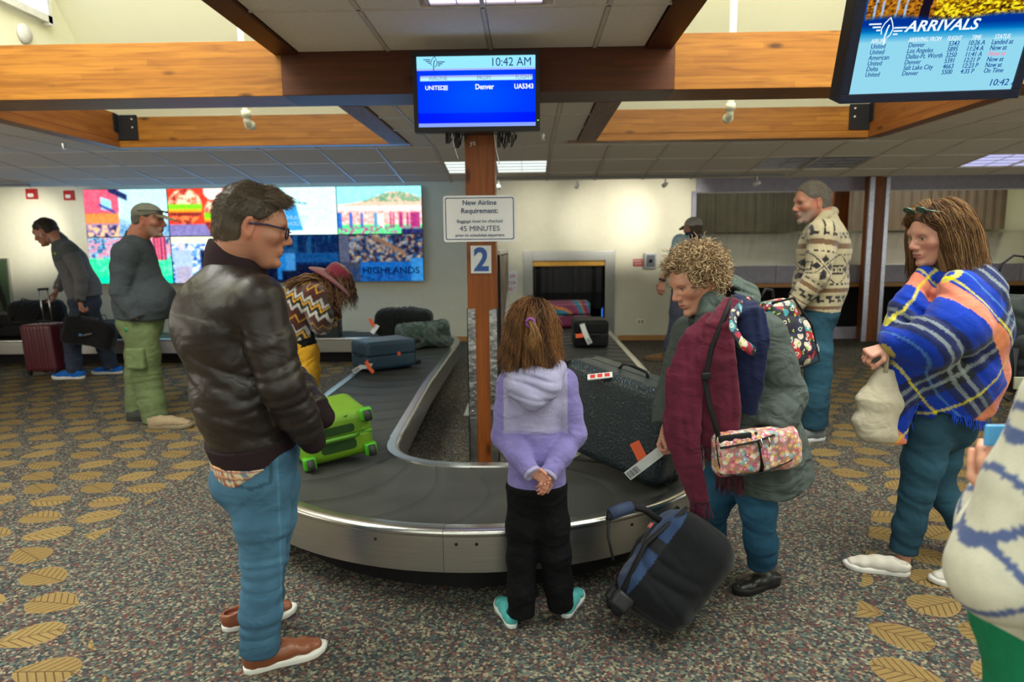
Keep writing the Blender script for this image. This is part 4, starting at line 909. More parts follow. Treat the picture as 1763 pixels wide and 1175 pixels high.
e, a, b_ = wallbox('stay_off_sign', 862, 467, 890, 504, .01, M_signw, 'white keep off the conveyor sign with red capitals beside the steel opening', 'sign')
for s, q in (('KEEP OFF', .68), ('CONVEYOR', .36), ('BELT', .08)): text('lettering', s, .085, M_redp, (b_[0]-.02, WY-.012, a[2]+(b_[2]-a[2])*q), EX, EZ, e, .01, 'RIGHT', .72)
e = empty('wall_picture', (-8.2, WY, 1), 'green and dark framed picture cut by the left edge', 'picture')
a, b_ = PY(-30, 545, WY-.05), PY(12, 445, WY-.05)
box('frame', (a[0], WY-.05, a[2]), (b_[0], WY, b_[2]), M_ss2, e)
picture('print', (a[0]+.03, WY-.052, a[2]+.03), EX, EZ, b_[0]-a[0]-.06, b_[2]-a[2]-.06, 30, 40, lambda a, b: setc(np.zeros((len(a), 3))+(.28, .36, .26), (np.sin(a*9+b*4) > .6) | (a < .55), (.12, .12, .11)), pm('print', (1, 1, 1), .4, attr=True), e)
# white box standing on the floor inside the loop, left of the post
a = PZ(798, 716, 0)
tag(MB().prism([(0, 0), (.16, 0), (.16, .30), (.12, .30)], 0, .30, fr=lambda u_, v_, c: (a[0]+u_, a[1]+c, v_)).build('floor_wedge', M_white), 'white panel standing on the carpet left of the post foot', 'panel')
# sprinkler heads
for px, py_, lb in ((110, 252, 'small sprinkler head on the left ceiling tiles'), (935, 236, 'small sprinkler head on the middle ceiling right of the monitor')):
    p = PZ(px, py_, ZR-.03)
    e = empty('ceiling_sprinkler', p, lb, 'sprinkler'); MB().tube([(p[0], p[1], ZR), (p[0], p[1], ZR-.05)], [.02, .008], 8).tube([(p[0], p[1], ZR-.05), (p[0], p[1], ZR-.055)], [.025, .025], 10).build('nozzle', M_ss2, e)
# ================================================================== SCULPTING ENGINE (distance fields meshed with surface nets)
f32 = np.float32
def nrm(v): v = np.array(v, float); return v/(np.linalg.norm(v)+1e-12)
def A3(*v): return np.array(v, float)
class SD:
    def __init__(s, lo, hi, h):
        s.h = h; s.lo = np.array(lo, float); n = np.ceil((np.array(hi, float)-s.lo)/h).astype(int)+1; s.n = n
        s.ax = [(s.lo[i]+h*np.arange(n[i])).astype(f32) for i in range(3)]; s.v = np.full(n, .2, f32)
    def reg(s, lo, hi):
        sl = []
        for i in range(3):
            a = int(max(0, math.floor((lo[i]-s.lo[i])/s.h))); b = int(min(s.n[i], math.ceil((hi[i]-s.lo[i])/s.h)+1))
            if b <= a: return None, None
            sl.append(slice(a, b))
        sl = tuple(sl); return sl, (s.ax[0][sl[0]][:, None, None], s.ax[1][sl[1]][None, :, None], s.ax[2][sl[2]][None, None, :])
    def comb(s, sl, d, k, sub=False):
        v = s.v[sl]
        if sub:
            d = -d
            if k > 0: h = np.clip(.5-.5*(v-d)/k, 0, 1); s.v[sl] = v*(1-h)+d*h+k*h*(1-h)
            else: s.v[sl] = np.maximum(v, d)
            return
        if k > 0: h = np.clip(.5+.5*(d-v)/k, 0, 1); s.v[sl] = d*(1-h)+v*h-k*h*(1-h)
        else: s.v[sl] = np.minimum(v, d)
    def seg(s, a, b, ra, rb, side=None, k=.02, f0=False, f1=False, sub=False, infl=0.):
        a = np.array(a, float); b = np.array(b, float); L = np.linalg.norm(b-a)
        if L < 1e-6: b = a+A3(0, 0, 1e-4); L = 1e-4
        w = (b-a)/L; ra = (ra, ra) if np.isscalar(ra) else ra; rb = (rb, rb) if np.isscalar(rb) else rb
        ra = (ra[0]+infl, ra[1]+infl); rb = (rb[0]+infl, rb[1]+infl)
        side = A3(1, 0, 0) if side is None else np.array(side, float)
        sd = side-w*(side@w)
        if np.linalg.norm(sd) < .05: sd = np.cross(w, A3(0.1, 1, 0))
        sd = nrm(sd); fr = np.cross(w, sd); m = max(*ra, *rb)+k+.01+2*s.h
        sl, (X_, Y_, Z_) = s.reg(np.minimum(a, b)-m, np.maximum(a, b)+m)
        if sl is None: return s
        X_ = X_-a[0]; Y_ = Y_-a[1]; Z_ = Z_-a[2]
        al = X_*w[0]+Y_*w[1]+Z_*w[2]; x = X_*sd[0]+Y_*sd[1]+Z_*sd[2]; y = X_*fr[0]+Y_*fr[1]+Z_*fr[2]
        t = np.clip(al/L, 0, 1); rx = ra[0]+(rb[0]-ra[0])*t; ry = ra[1]+(rb[1]-ra[1])*t; r = np.minimum(rx, ry); e = al-t*L
        q2 = (x/rx)**2+(y/ry)**2
        if f0 or f1:
            ee = e.copy()
            if f0: ee = np.maximum(ee, 0)
            if f1: ee = np.minimum(ee, 0)
            d = (np.sqrt(q2+(ee/r)**2)-1)*r
            if f0: d = np.maximum(d, -al)
            if f1: d = np.maximum(d, al-L)
        else: d = (np.sqrt(q2+(e/r)**2)-1)*r
        s.comb(sl, d.astype(f32), k, sub); return s
    def tube(s, P, R, side=None, k=.02, f0=False, f1=False, infl=0.):
        for i in range(len(P)-1): s.seg(P[i], P[i+1], R[i], R[i+1], side, k, f0 and i == 0, f1 and i == len(P)-2, False, infl)
        return s
    def ell(s, c, r, R=None, k=.02, sub=False):
        c = np.array(c, float); r = np.array(r if not np.isscalar(r) else (r,)*3, float); m = max(r)+k+.01+2*s.h
        sl, (X_, Y_, Z_) = s.reg(c-m, c+m)
        if sl is None: return s
        X_ = X_-c[0]; Y_ = Y_-c[1]; Z_ = Z_-c[2]; R = np.eye(3) if R is None else R
        q = 0
        for i in range(3): q = q+((X_*R[0, i]+Y_*R[1, i]+Z_*R[2, i])/r[i])**2
        d = (np.sqrt(q)-1)*min(r); s.comb(sl, d.astype(f32), k, sub); return s
    def rbox(s, c, hf, R=None, rad=.01, k=.0, sub=False):
        c = np.array(c, float); hf = np.array(hf, float); m = np.linalg.norm(hf)+k+.01+2*s.h; sl, (X_, Y_, Z_) = s.reg(c-m, c+m)
        if sl is None: return s
        X_ = X_-c[0]; Y_ = Y_-c[1]; Z_ = Z_-c[2]; R = np.eye(3) if R is None else R
        q = [np.abs(X_*R[0, i]+Y_*R[1, i]+Z_*R[2, i])-(hf[i]-rad) for i in range(3)]
        d = np.sqrt(np.maximum(q[0], 0)**2+np.maximum(q[1], 0)**2+np.maximum(q[2], 0)**2)+np.minimum(np.maximum(np.maximum(q[0], q[1]), q[2]), 0)-rad
        s.comb(sl, d.astype(f32), k, sub); return s
    def cut(s, p, n, k=0, lo=None, hi=None):
        """remove everything on the side n points to"""
        n = nrm(n); sl, (X_, Y_, Z_) = s.reg(lo if lo is not None else s.lo, hi if hi is not None else s.lo+s.n*s.h)
        if sl is None: return s
        d = ((X_-p[0])*n[0]+(Y_-p[1])*n[1]+(Z_-p[2])*n[2]).astype(f32); v = s.v[sl]
        s.v[sl] = np.maximum(v, d); return s
    def wr(s, c, r, d, wl, amp, seed=0, warp=1.0):
        """packet of cloth folds round c whose crests repeat along d"""
        c = np.array(c, float); r = (r,)*3 if np.isscalar(r) else r; r = np.array(r, float); sl, (X_, Y_, Z_) = s.reg(c-1.7*r, c+1.7*r)
        if sl is None: return s
        d = nrm(d); e = nrm(np.cross(d, A3(.3, .5, .8))); g = np.cross(d, e)
        X_ = X_-c[0]; Y_ = Y_-c[1]; Z_ = Z_-c[2]
        a = X_*d[0]+Y_*d[1]+Z_*d[2]; b = X_*e[0]+Y_*e[1]+Z_*e[2]; q = X_*g[0]+Y_*g[1]+Z_*g[2]
        w = np.exp(-1.3*((X_/r[0])**2+(Y_/r[1])**2+(Z_/r[2])**2)); k = .11/(r.mean()+.02)
        ph = (a+.25*wl*np.sin(a*2.1/wl+seed))*(pi/(wl*1.45))+warp*(1.1*np.sin(b*8*k+seed)+np.sin(q*7*k+seed*1.7)+.45*np.sin((a+b)*17*k+seed*2.3)+.3*np.sin(q*21*k-seed))
        am = np.clip(.55+.6*np.sin(b*10*k+1.6*np.sin(a*9+seed)+seed*3)*np.sin(q*9*k+a*11-seed*2), 0, 1)
        s.v[sl] = s.v[sl]+(w*amp*1.15*am*(.75-1.5*np.abs(np.sin(ph))**.9)).astype(f32); return s
    def noise(s, sc, amp, seed=0):
        X_, Y_, Z_ = s.ax[0][:, None, None], s.ax[1][None, :, None], s.ax[2][None, None, :]
        s.v += (amp*(np.sin(X_*sc+seed)*np.sin(Y_*sc*1.13+2*seed)+np.sin(Y_*sc*.9-seed)*np.sin(Z_*sc*.83+seed)+np.sin(Z_*sc*1.27)*np.sin(X_*sc*.71+3*seed))).astype(f32); return s
    def mesh(s):
        v = s.v; n = v.shape; I = v < 0
        v[0] = v[-1] = .1; v[:, 0] = v[:, -1] = .1; v[:, :, 0] = v[:, :, -1] = .1; I = v < 0
        c8 = [(i, j, k) for i in (0, 1) for j in (0, 1) for k in (0, 1)]
        sub = lambda A, o: A[o[0]:n[0]-1+o[0], o[1]:n[1]-1+o[1], o[2]:n[2]-1+o[2]]
        cnt = np.zeros([m-1 for m in n], np.int8)
        for o in c8: cnt += sub(I, o)
        act = (cnt > 0) & (cnt < 8); ix = np.argwhere(act); idm = np.full(act.shape, -1, np.int32); idm[act] = np.arange(len(ix))
        vals = {o: v[ix[:, 0]+o[0], ix[:, 1]+o[1], ix[:, 2]+o[2]].astype(float) for o in c8}
        acc = np.zeros((len(ix), 3)); num = np.zeros(len(ix))
        for a in c8:
            for ax in range(3):
                if a[ax]: continue
                b = list(a); b[ax] = 1; b = tuple(b); va, vb = vals[a], vals[b]; m = (va < 0) != (vb < 0); t = va/(va-vb+1e-12*(va == vb))
                p = np.tile(np.array(a, float), (len(ix), 1)); p[:, ax] = t; acc[m] += p[m]; num[m] += 1
        V = s.lo+s.h*(ix+acc/num[:, None]); F = []
        for ax in range(3):
            o = [0, 0, 0]; o[ax] = 1; A = I[1:n[0]-1, 1:n[1]-1, 1:n[2]-1]; 
            st = [slice(1, n[i]-1) for i in range(3)]; sh = [slice(1+o[i], n[i]-1+o[i]) for i in range(3)]
            A = I[tuple(st)]; B = I[tuple(sh)]; e = np.argwhere(A != B); sg = A[e[:, 0], e[:, 1], e[:, 2]]; e = e+1
            u, w_ = [(1, 2), (2, 0), (0, 1)][ax]
            def g(du, dw):
                q = e.copy(); q[:, u] -= du; q[:, w_] -= dw; q = np.minimum(q, np.array(idm.shape)-1); return idm[q[:, 0], q[:, 1], q[:, 2]]
            Q_ = np.stack([g(1, 1), g(0, 1), g(0, 0), g(1, 0)], 1); Q_[~sg] = Q_[~sg][:, ::-1]; Q_ = Q_[(Q_ >= 0).all(1)]; F.append(Q_)
        return V, np.concatenate(F)
def relax(V, F, it=2):
    n = len(V)
    for _ in range(it):
        S_ = np.zeros((n, 3)); c = np.zeros(n)
        for a, b in ((0, 1), (1, 2), (2, 3), (3, 0)):
            for p, q in ((a, b), (b, a)):
                for k in range(3): S_[:, k] += np.bincount(F[:, p], V[F[:, q], k], n)
                c += np.bincount(F[:, p], minlength=n)
        V = V*.5+.5*S_/np.maximum(c, 1)[:, None]
    return V
def join(parts):
    V, F, C = [], [], []; n = 0
    for v, f, c in parts: V.append(v); F.append(f+n); C.append(np.broadcast_to(np.array(c, float), (len(v), 3))); n += len(v)
    return np.concatenate(V), np.concatenate(F), np.concatenate(C)
def bnd(P, m): P = np.array(P, float); return P.min(0)-m, P.max(0)+m
# ------------------------------------------------------------------ head (local: +y face, +z up, origin mid head; metres for an adult)
def skin_mat():
    m, t, N, L, b = nt('skin'); X.T = t; a = N.new('ShaderNodeAttribute'); a.attribute_name = 'Col'
    nz = N.new('ShaderNodeTexNoise'); nz.inputs['Scale'].default_value = 60; nz.inputs['Detail'].default_value = 4
    c = xmix(t, X(nz.outputs[0])*.5, a.outputs[0], (.45, .16, .10), 'MIX'); c = xmix(t, .35, a.outputs[0], c)
    L.new(c, b.inputs['Base Color']); b.inputs['Roughness'].default_value = .5; b.inputs['Subsurface Weight'].default_value = .12; b.inputs['Subsurface Scale'].default_value = .02
    b.inputs['Subsurface Radius'].default_value = (1, .3, .15)
    n2 = N.new('ShaderNodeTexNoise'); n2.inputs['Scale'].default_value = 500; bp = N.new('ShaderNodeBump'); bp.inputs['Strength'].default_value = .15; bp.inputs['Distance'].default_value = .001; L.new(n2.outputs[0], bp.inputs['Height']); L.new(bp.outputs[0], b.inputs['Normal'])
    return m
M_skin = skin_mat()
M_fab = lambda name, rough=.85, bump=.3, bs=350, sheen=.02, dist=.002, vs=25, fold=0, fs=9, fd=.012: pm(name, (1, 1, 1), rough, spec=.5 if rough < .6 else .15, bump=bump, bs=bs, sheen=sheen, attr=True, dist=dist, vs=vs, fold=fold, fs=fs, fd=fd)
def frame(face, up=(0, 0, 1), roll=0):
    """rotation whose columns are right, face, up"""
    y = nrm(face); x = nrm(np.cross(y, np.array(up, float))); z = np.cross(x, y)
    if roll: x, z = x*cos(roll)+z*sin(roll), z*cos(roll)-x*sin(roll)
    return np.stack([x, y, z], 1)
def head(c, R, sc=1., h=.0042, neck=None, fem=False, skin=(.55, .29, .20), beard=None, jaw=1.0, nose=1.0, age=0, neckr=.058, lips=(.48, .17, .14)):
    """returns V,F,C in world and a local->world function"""
    c = np.array(c, float); loc = lambda p: (R.T @ (np.array(p, float)-c))/sc
    f = SD((-.105, -.125, -.30), (.105, .14, .14), h/sc)
    f.ell((0, -.012, .035), (.076, .097, .086), k=0)
    f.ell((0, .025, .012), (.066, .070, .080), k=.03)
    f.seg((0, .038, -.02), (0, .052, -.083), (.056, .046), (.030*jaw if not fem else .026, .030), k=.035)
    for sx in (-1, 1):
        f.seg((sx*.057, -.005, -.03), (sx*.022, .058, -.088), (.018, .02), (.016, .018), k=.03)      # jaw line
        f.ell((sx*.046, .060, -.012), (.022, .020, .018), k=.02)                                     # cheek
    f.seg((-.036, .079, .034), (.036, .079, .034), .013, k=.018, rb=.013)                               # brow
    f.ell((0, .088, -.093), (.020, .014, .014), k=.016)                                              # chin
    f.seg((0, .088, .022), (0, .108*1.0+.004*nose, -.014), (.008, .009), (.0095, .011), k=.012)       # nose bridge
    f.ell((0, .109+.004*nose, -.020), (.0105, .0105, .0095), k=.008)
    for sx in (-1, 1): f.ell((sx*.0125, .100, -.025), (.0085, .012, .0085), k=.006)
    f.ell((0, .085, -.052), (.028, .018, .020), k=.012)                                              # mouth mound
    f.seg((-.020, .0935, -.050), (.020, .0935, -.050), .0045, .0045, k=.005); f.seg((-.017, .0945, -.0605), (.017, .0945, -.0605), .0055, .0055, k=.005)
    f.ell((0, .099, -.0495), (.012, .005, .0045), k=.004); f.seg((-.021, .099, -.0553), (.021, .099, -.0553), .0018, .0018, k=.002, sub=True)
    for sx in (-1, 1):
        f.ell((sx*.032, .092, .012), (.019, .015, .012), k=.012, sub=True)                             # socket
        f.ell((sx*.031, .0745, .011), (.0135, .0135, .0125), k=.002)                                 # eyeball
        f.seg((sx*.019, .0835, .015), (sx*.044, .0775, .0165), .0045, .004, k=.004); f.seg((sx*.020, .0835, .0035), (sx*.043, .077, .004), .004, .0035, k=.004)
        Re = rotm(rz=sx*-.35, ry=sx*.12, rx=-.15)
        f.ell((sx*.082, -.012, .002), (.0085, .020, .034), R=Re, k=.005); f.ell((sx*.090, -.006, .005), (.007, .011, .021), R=Re, k=.004, sub=True); f.ell((sx*.079, -.004, -.022), (.006, .009, .010), k=.004)
        f.ell((sx*.079, .002, .0), (.005, .005, .007), k=.003)
    nk = loc(neck) if neck is not None else A3(0, -.035, -.20)
    r_ = neckr*(.86 if fem else 1); f.seg((0, -.022, -.055), nk, (r_, r_*.98), (r_*1.12, r_*1.08), side=(1, 0, 0), k=.022)
    f.seg((0, -.052, -.02), nk+A3(0, -.018, 0), (r_*.8, .045), (r_*1.1, r_*.85), side=(1, 0, 0), k=.03)
    V, F = f.mesh(); C = np.tile(np.array(skin, float), (len(V), 1)); x, y, z = V.T
    def blend(m, col, a=1.): nonlocal C; m = np.clip(m, 0, 1)[:, None]*a; C = C*(1-m)+np.array(col)*m
    sk = np.array(skin)
    blend(np.exp(-(((np.abs(x)-.045)/.022)**2+((y-.07)/.03)**2+((z+.02)/.02)**2)), sk*A3(1.15, .72, .68), .55)
    blend(np.exp(-((x/.014)**2+((y-.11)/.015)**2+((z+.022)/.014)**2)), sk*A3(1.2, .75, .7), .6)
    blend((np.abs(x) > .074)*(z > -.04), sk*A3(1.15, .75, .7), .5)
    lm = ((np.abs(z+.0555) < .0085-.006*(np.abs(x)/.024)) & (np.abs(x) < .0235) & (y > .088)); blend(lm*1., lips if fem else sk*A3(.85, .55, .5), .9)
    blend((np.abs(z+.0553) < .0016)*(np.abs(x) < .022)*(y > .085), (.12, .04, .03), .8)
    eye = ((np.hypot(np.abs(x)-.031, z-.0105) < .011) & (np.abs(z-.0098) < .0045) & (y > .078)); blend(eye*1., (.38, .34, .31)); blend(eye*(np.hypot(np.abs(x)-.0315, z-.010) < .0055)*1., (.06, .045, .03))
    blend(((np.abs(z-.0155) < .0022) & (np.abs(np.abs(x)-.032) < .014) & (y > .07))*1., (.07, .04, .03), .85)
    if beard is not None:
        bm = np.clip((-.030-z)/.012, 0, 1)*np.clip((y-.012)/.02, 0, 1)*np.clip((z+.125)/.015, 0, 1)*(1-.9*lm)
        blend(bm, beard[0], beard[1])
    V = (V*sc) @ R.T+c
    return V, F, C, (lambda p: (R @ (np.array(p, float)*sc))+c)
def brow_mesh(W, sc, col, fem=False):
    mb = MB()
    for sx in (-1, 1): mb.tube([W((sx*.014, .0915, .030)), W((sx*.028, .089, .034)), W((sx*.040, .082, .034)), W((sx*.048, .073, .028))], [.0026*sc, .0036*sc if not fem else .0024*sc, .003*sc if not fem else .002*sc, .001*sc], 6, flat=.8)
    return mb
def haircap(W, c, R, sc, t=.012, front=.062, low=-.045, side=.03, h=.005, ear=True, top=0, fade=None, quiff=0, noise_=.0015, seed=1):
    """short hair volume, cut free of the face"""
    f = SD((-.115, -.14, -.13), (.115, .13, .17), h/sc)
    f.ell((0, -.014, .035), (.078+t*.75, .097+t, .088+t+top), k=0); f.ell((0, -.045, -.02), (.060+t*.4, .058+t*.6, .055), k=.03)
    if quiff: f.ell((0, .060, .102), (.05, .032, .024), k=.02)
    f.noise(95, noise_, seed)
    f.cut((0, front, .06), (0, 1, -.42)); f.cut((0, .0, low), (0, .25, -1))
    # temple and face side
    f.seg((-.2, .075, -.02), (.2, .075, -.02), .072, .072, k=.006, sub=True)
    if ear:
        for sx in (-1, 1): f.ell((sx*.085, .0, -.012), (.03, .030, .042), k=.008, sub=True)
    V, F = f.mesh(); return relax(V, F, 1), F
def strands(P, rad, col0, col1, sides=3, seed=0, rnd=None, end=.12):
    """P: (N,S,3) strand centre lines -> mesh arrays"""
    N_, S_, _ = P.shape; rs = np.random.RandomState(seed); T_ = np.gradient(P, axis=1); T_ /= np.linalg.norm(T_, axis=2, keepdims=True)+1e-9
    up = rs.randn(N_, 1, 3); a = np.cross(T_, up); a /= np.linalg.norm(a, axis=2, keepdims=True)+1e-9; b = np.cross(a, T_)
    tp = np.interp(np.linspace(0, 1, S_), [0, .15, .7, 1], [.7, 1, .9, end])[None, :, None]*rad
    if not np.isscalar(rad): tp = np.interp(np.linspace(0, 1, S_), [0, .15, .7, 1], [.7, 1, .9, end])[None, :, None]*np.array(rad)[:, None, None]
    V = np.stack([P+tp*(a*cos(2*pi*k/sides)+b*sin(2*pi*k/sides)) for k in range(sides)], 2).reshape(-1, 3)
    i = np.arange(N_)[:, None, None]*S_*sides+np.arange(S_-1)[None, :, None]*sides; k = np.arange(sides)[None, None, :]
    F = np.stack([i+k, i+(k+1) % sides, i+sides+(k+1) % sides, i+sides+k], -1).reshape(-1, 4)
    m = rs.rand(N_, 1, 1) if rnd is None else rnd[:, None, None]
    C = np.array(col0)*(1-m)+np.array(col1)*m; C = np.broadcast_to(C, (N_, S_*sides, 3)).reshape(-1, 3)
    return V, F, C
def shortfuzz(V, F, W, R, sc, n, ln, rad, comb, c0, c1, seed=0, colf=None, lift=.45):
    """fine short hairs standing off a hair cap (local coordinates V)"""
    rs = np.random.RandomState(seed); q = rs.randint(0, len(F), n); w_ = rs.dirichlet((1, 1, 1, 1), n)
    P0 = (V[F[q]]*w_[:, :, None]).sum(1); nn = P0-np.array((0, -.014, .02)); nn /= np.linalg.norm(nn, axis=1)[:, None]
    cb = np.array([comb(*p) for p in P0]); cb -= nn*(cb*nn).sum(1)[:, None]; cb /= np.linalg.norm(cb, axis=1)[:, None]+1e-6
    L_ = ln*(.6+.8*rs.rand(n))[:, None]; d = nn*lift+cb+rs.randn(n, 3)*.22; d /= np.linalg.norm(d, axis=1)[:, None]
    P = np.stack([P0-nn*.003, P0+d*L_*.5, P0+d*L_*.85+cb*L_*.25], 1); P = (P*sc) @ R.T+W((0, 0, 0))
    rnd = rs.rand(n) if colf is None else np.clip(colf(P0)+rs.randn(n)*.15, 0, 1)
    return strands(P, rad, c0, c1, seed=seed, rnd=rnd)
def longhair(c, R, sc, n, length, rootf, seed=0, down=(0, 0, -1), rad=.0016, lay=.02, clear=(.088, .108, .10), out=.25, wave=.004, S_=14, curlend=0, body=None, part=0.0, flow=(0, -.3, -.2), split=.5):
    """strands rooted on the scalp, falling under gravity round the head"""
    rs = np.random.RandomState(seed); pts = []
    while len(pts) < n:
        v = nrm(rs.randn(3)); p = v*np.array((.079, .099, .090))+np.array((0, -.013, .035))
        if rootf(p): pts.append(p)
    P0 = np.array(pts); c0 = np.array((0, -.013, .035)); dn = R.T @ nrm(down); fl = np.array(flow, float)
    off = rs.rand(n)*lay; st = length*(.85+.25*rs.rand(n))[:, None]/(S_-1)/sc
    P = P0.copy(); nn = (P-c0)/np.array(clear)**1; d = nrm_rows(P-c0)*out+dn*.5+fl*1.0+np.stack([np.sign(P0[:, 0]-part)*split, 0*off, 0*off], 1); d = nrm_rows(d); out_ = [P.copy()]
    ph = rs.rand(n)*6.3; fr = 1.2+rs.rand(n)
    for i in range(1, S_):
        d = nrm_rows(d*.72+dn*.34+rs.randn(n, 3)*.012); P = P+d*st
        q = (P-c0)/(np.array(clear)+off[:, None]); r = np.linalg.norm(q, axis=1); m = r < 1
        P[m] = c0+(q[m]/r[m][:, None])*(np.array(clear)+off[m][:, None])
        wv = wave/sc*np.sin(i*fr*.9+ph)[:, None]*nrm_rows(np.cross(d, P-c0)); out_.append(P+wv)
    Q_ = np.stack(out_, 1)
    if curlend:
        for i in range(S_-3, S_): Q_[:, i] += nrm_rows(Q_[:, i]-c0-dn*((Q_[:, i]-c0)@dn)[:, None])*curlend/sc*(i-S_+4)/3
    return (Q_*sc) @ R.T+np.array(c)
def nrm_rows(v): return v/(np.linalg.norm(v, axis=-1, keepdims=True)+1e-9)
# ------------------------------------------------------------------ hand
def hand(w, d, n, side, sc=1., curl=(.5, .5, .5, .5), thumb=.4, h=.0034, spread=.06, skin=(.55, .29, .20), bend=None, grip=0):
    """w wrist, d finger direction, n palm normal, side: thumb lies on side*(d x n)"""
    w = np.array(w, float); d = nrm(d); n = np.array(n, float); n = nrm(n-d*(n@d)); s_ = np.cross(d, n)*side; sc = sc*1.0
    L = .2*sc; lo, hi = w-L*1.15, w+L*1.15
    f = SD(lo, hi, h); P = lambda a, b, c: w+(d*a+s_*b+n*c)*sc
    f.seg(P(-.05, 0, 0), P(.0, 0, 0), (.027*sc, .020*sc), (.028*sc, .020*sc), side=s_, k=.01)
    for b0, b1 in ((.012, .027), (.004, .010), (-.006, -.008), (-.012, -.026)): f.seg(P(.0, b0, 0), P(.088-.05*abs(b1-.005)*2, b1, .002), (.015*sc, .014*sc), (.0125*sc, .0115*sc), side=s_, k=.010)
    Ls = (.072, .081, .075, .060); rr = (.0092, .0094, .0090, .0080)
    for i, b in enumerate((.0275, .0095, -.009, -.0265)):
        p = P(.086-(.004 if i in (0, 2) else 0)-(.012 if i == 3 else 0), b, 0); a = spread*(1.5-i)*.9; ang = curl[i]*.75; dd = d*cos(a)+s_*sin(a); dd = nrm(dd)
        for j, fr in enumerate((.46, .30, .24)):
            v = dd*cos(ang)+n*sin(ang); q = p+v*Ls[i]*fr*sc; r0 = rr[i]*(1-.08*j)*sc; f.seg(p, q, r0, r0*.94, k=.0035*sc); p = q; ang += curl[i]*(1.05, .75)[min(j, 1)]
    t0 = P(.022, .022, .004); td = nrm(d*.62+s_*.72+n*(.25+thumb*.3)); t1 = t0+td*.042*sc; f.seg(t0, t1, .0145*sc, .0115*sc, k=.012)
    td2 = nrm(d*(.95)+s_*(.35-thumb*.7)+n*(.2+thumb*.55)); t2 = t1+td2*.032*sc; f.seg(t1, t2, .0105*sc, .0098*sc, k=.004); f.seg(t2, t2+nrm(td2+n*.2*thumb)*.024*sc, .0098*sc, .0082*sc, k=.004)
    V, F = f.mesh(); C = np.tile(np.array(skin), (len(V), 1)).astype(float); dist = np.linalg.norm(V-w, axis=1); m = np.clip((dist-.08*sc)/(.1*sc), 0, 1)[:, None]*.45; C = C*(1-m)+np.array(skin)*A3(1.1, .78, .72)*m
    return V, F, C
# ------------------------------------------------------------------ shoe (local: +y toe, z=0 sole bottom, origin under the heel end)
def shoe(name, heel, yaw, L, parent, cu, cs, style='sneaker', pitch=0, sc=1., hh=.075, label=None, roll=0):
    heel = np.array(heel, float); R = rotm(rz=yaw) @ rotm(rx=pitch) @ rotm(ry=roll); k = L/.30
    W = lambda V: (np.array(V, float)*k) @ R.T+heel
    def hw(t):   # half width along the sole
        return np.interp(t, [0, .04, .15, .35, .55, .7, .85, .95, 1.0], [.012, .026, .034, .034, .044, .050, .046, .030, .008])
    f = SD((-.07, -.02, -.01), (.07, .33, .2), .005/k)
    z0 = .022
    P = [(0, .030, z0+.02), (0, .08, z0+.022), (0, .15, z0+.024), (0, .215, z0+.018), (0, .262, z0+.012)]; Rr = [(.031, .03), (.034, .036), (.036, .036), (.043, .026), (.033, .020)]
    f.tube(P, Rr, side=(1, 0, 0), k=.015)
    f.seg((0, .045, .03), (0, .038, hh), (.031, .036), (.033, .040), side=(1, 0, 0), k=.02, f1=True)
    f.seg((0, .085, .045), (0, .15, .045), (.030, .030), (.030, .022), side=(1, 0, 0), k=.03)
    f.cut((0, 0, z0-.006), (0, 0, -1)); f.seg((0, .042, .055), (0, .040, .2), (.024, .030), (.027, .033), side=(1, 0, 0), k=.003, f0=True, sub=True) if style != 'closed' else None
    V, F = f.mesh(); V = relax(V, F, 1); C = np.tile(np.array(cu, float), (len(V), 1))
    if style == 'sneaker2': m = ((V[:, 2] < .05) & (V[:, 1] > .1)); C[m] = np.array(cu)*1.15
    o = mk(name, W(V), F, M_fab('shoe_leather' if style in ('leather', 'closed') else 'shoe_fabric', .35 if style in ('leather', 'closed') else .7, .15, 250), parent, True, C)
    if label: tag(o, label)
    ts = np.linspace(0, 1, 22); ou = [(hw(t), t*.30) for t in ts]+[(-hw(t), t*.30) for t in ts[::-1]]; th = .026 if style != 'closed' else .034
    rg = [(.97, 0), (1.0, .004), (1.02, th*.6), (1.0, th), (.8, th+.002)]; n = len(ou); V = []
    for s_, z in rg: V += [(x*s_, .15+(y-.15)*(.5+.5*s_), z+max(0, (y-.24))*.12) for x, y in ou]
    F = [(i*n+j, i*n+(j+1) % n, (i+1)*n+(j+1) % n, (i+1)*n+j) for i in range(len(rg)-1) for j in range(n)]
    F += [tuple(range(n))[::-1], tuple(range((len(rg)-1)*n, len(rg)*n))]
    s_ = mk('sole', W(V), F, pm('sole_%.2f_%.2f' % (cs[0], cs[2]), cs, .55, col2=tuple(v*.9 for v in cs)), o, True)
    if style == 'leather':
        for i in range(5):
            y = .108+i*.022; z = .097-.0085*i
            MB().tube([W((-.020, y, z-.008)), W((-.008, y+.006, z+.001)), W((.008, y+.006, z+.001)), W((.020, y, z-.008))], .0028, 6).build('lace', pm('brown_lace', (.12, .05, .03), .8), o, True)
        MB().tube([W((-.0, .10, .104)), W((.025, .09, .108)), W((.03, .11, .098)), W((.005, .105, .088))], .0026, 6).tube([W((0, .10, .088)), W((-.028, .09, .095)), W((-.03, .115, .083)), W((-.005, .105, .088))], .0026, 6).build('lace', MATS['brown_lace'], o, True)
    return o
def cloth(name, f, col, mat, parent, rl=1, colf=None, label=None):
    V, F = f.mesh(); V = relax(V, F, rl) if rl else V
    C = np.tile(np.array(col, float), (len(V), 1)) if colf is None else colf(V)
    o = mk(name, V, F, mat, parent, True, C)
    if label: tag(o, label)
    return o
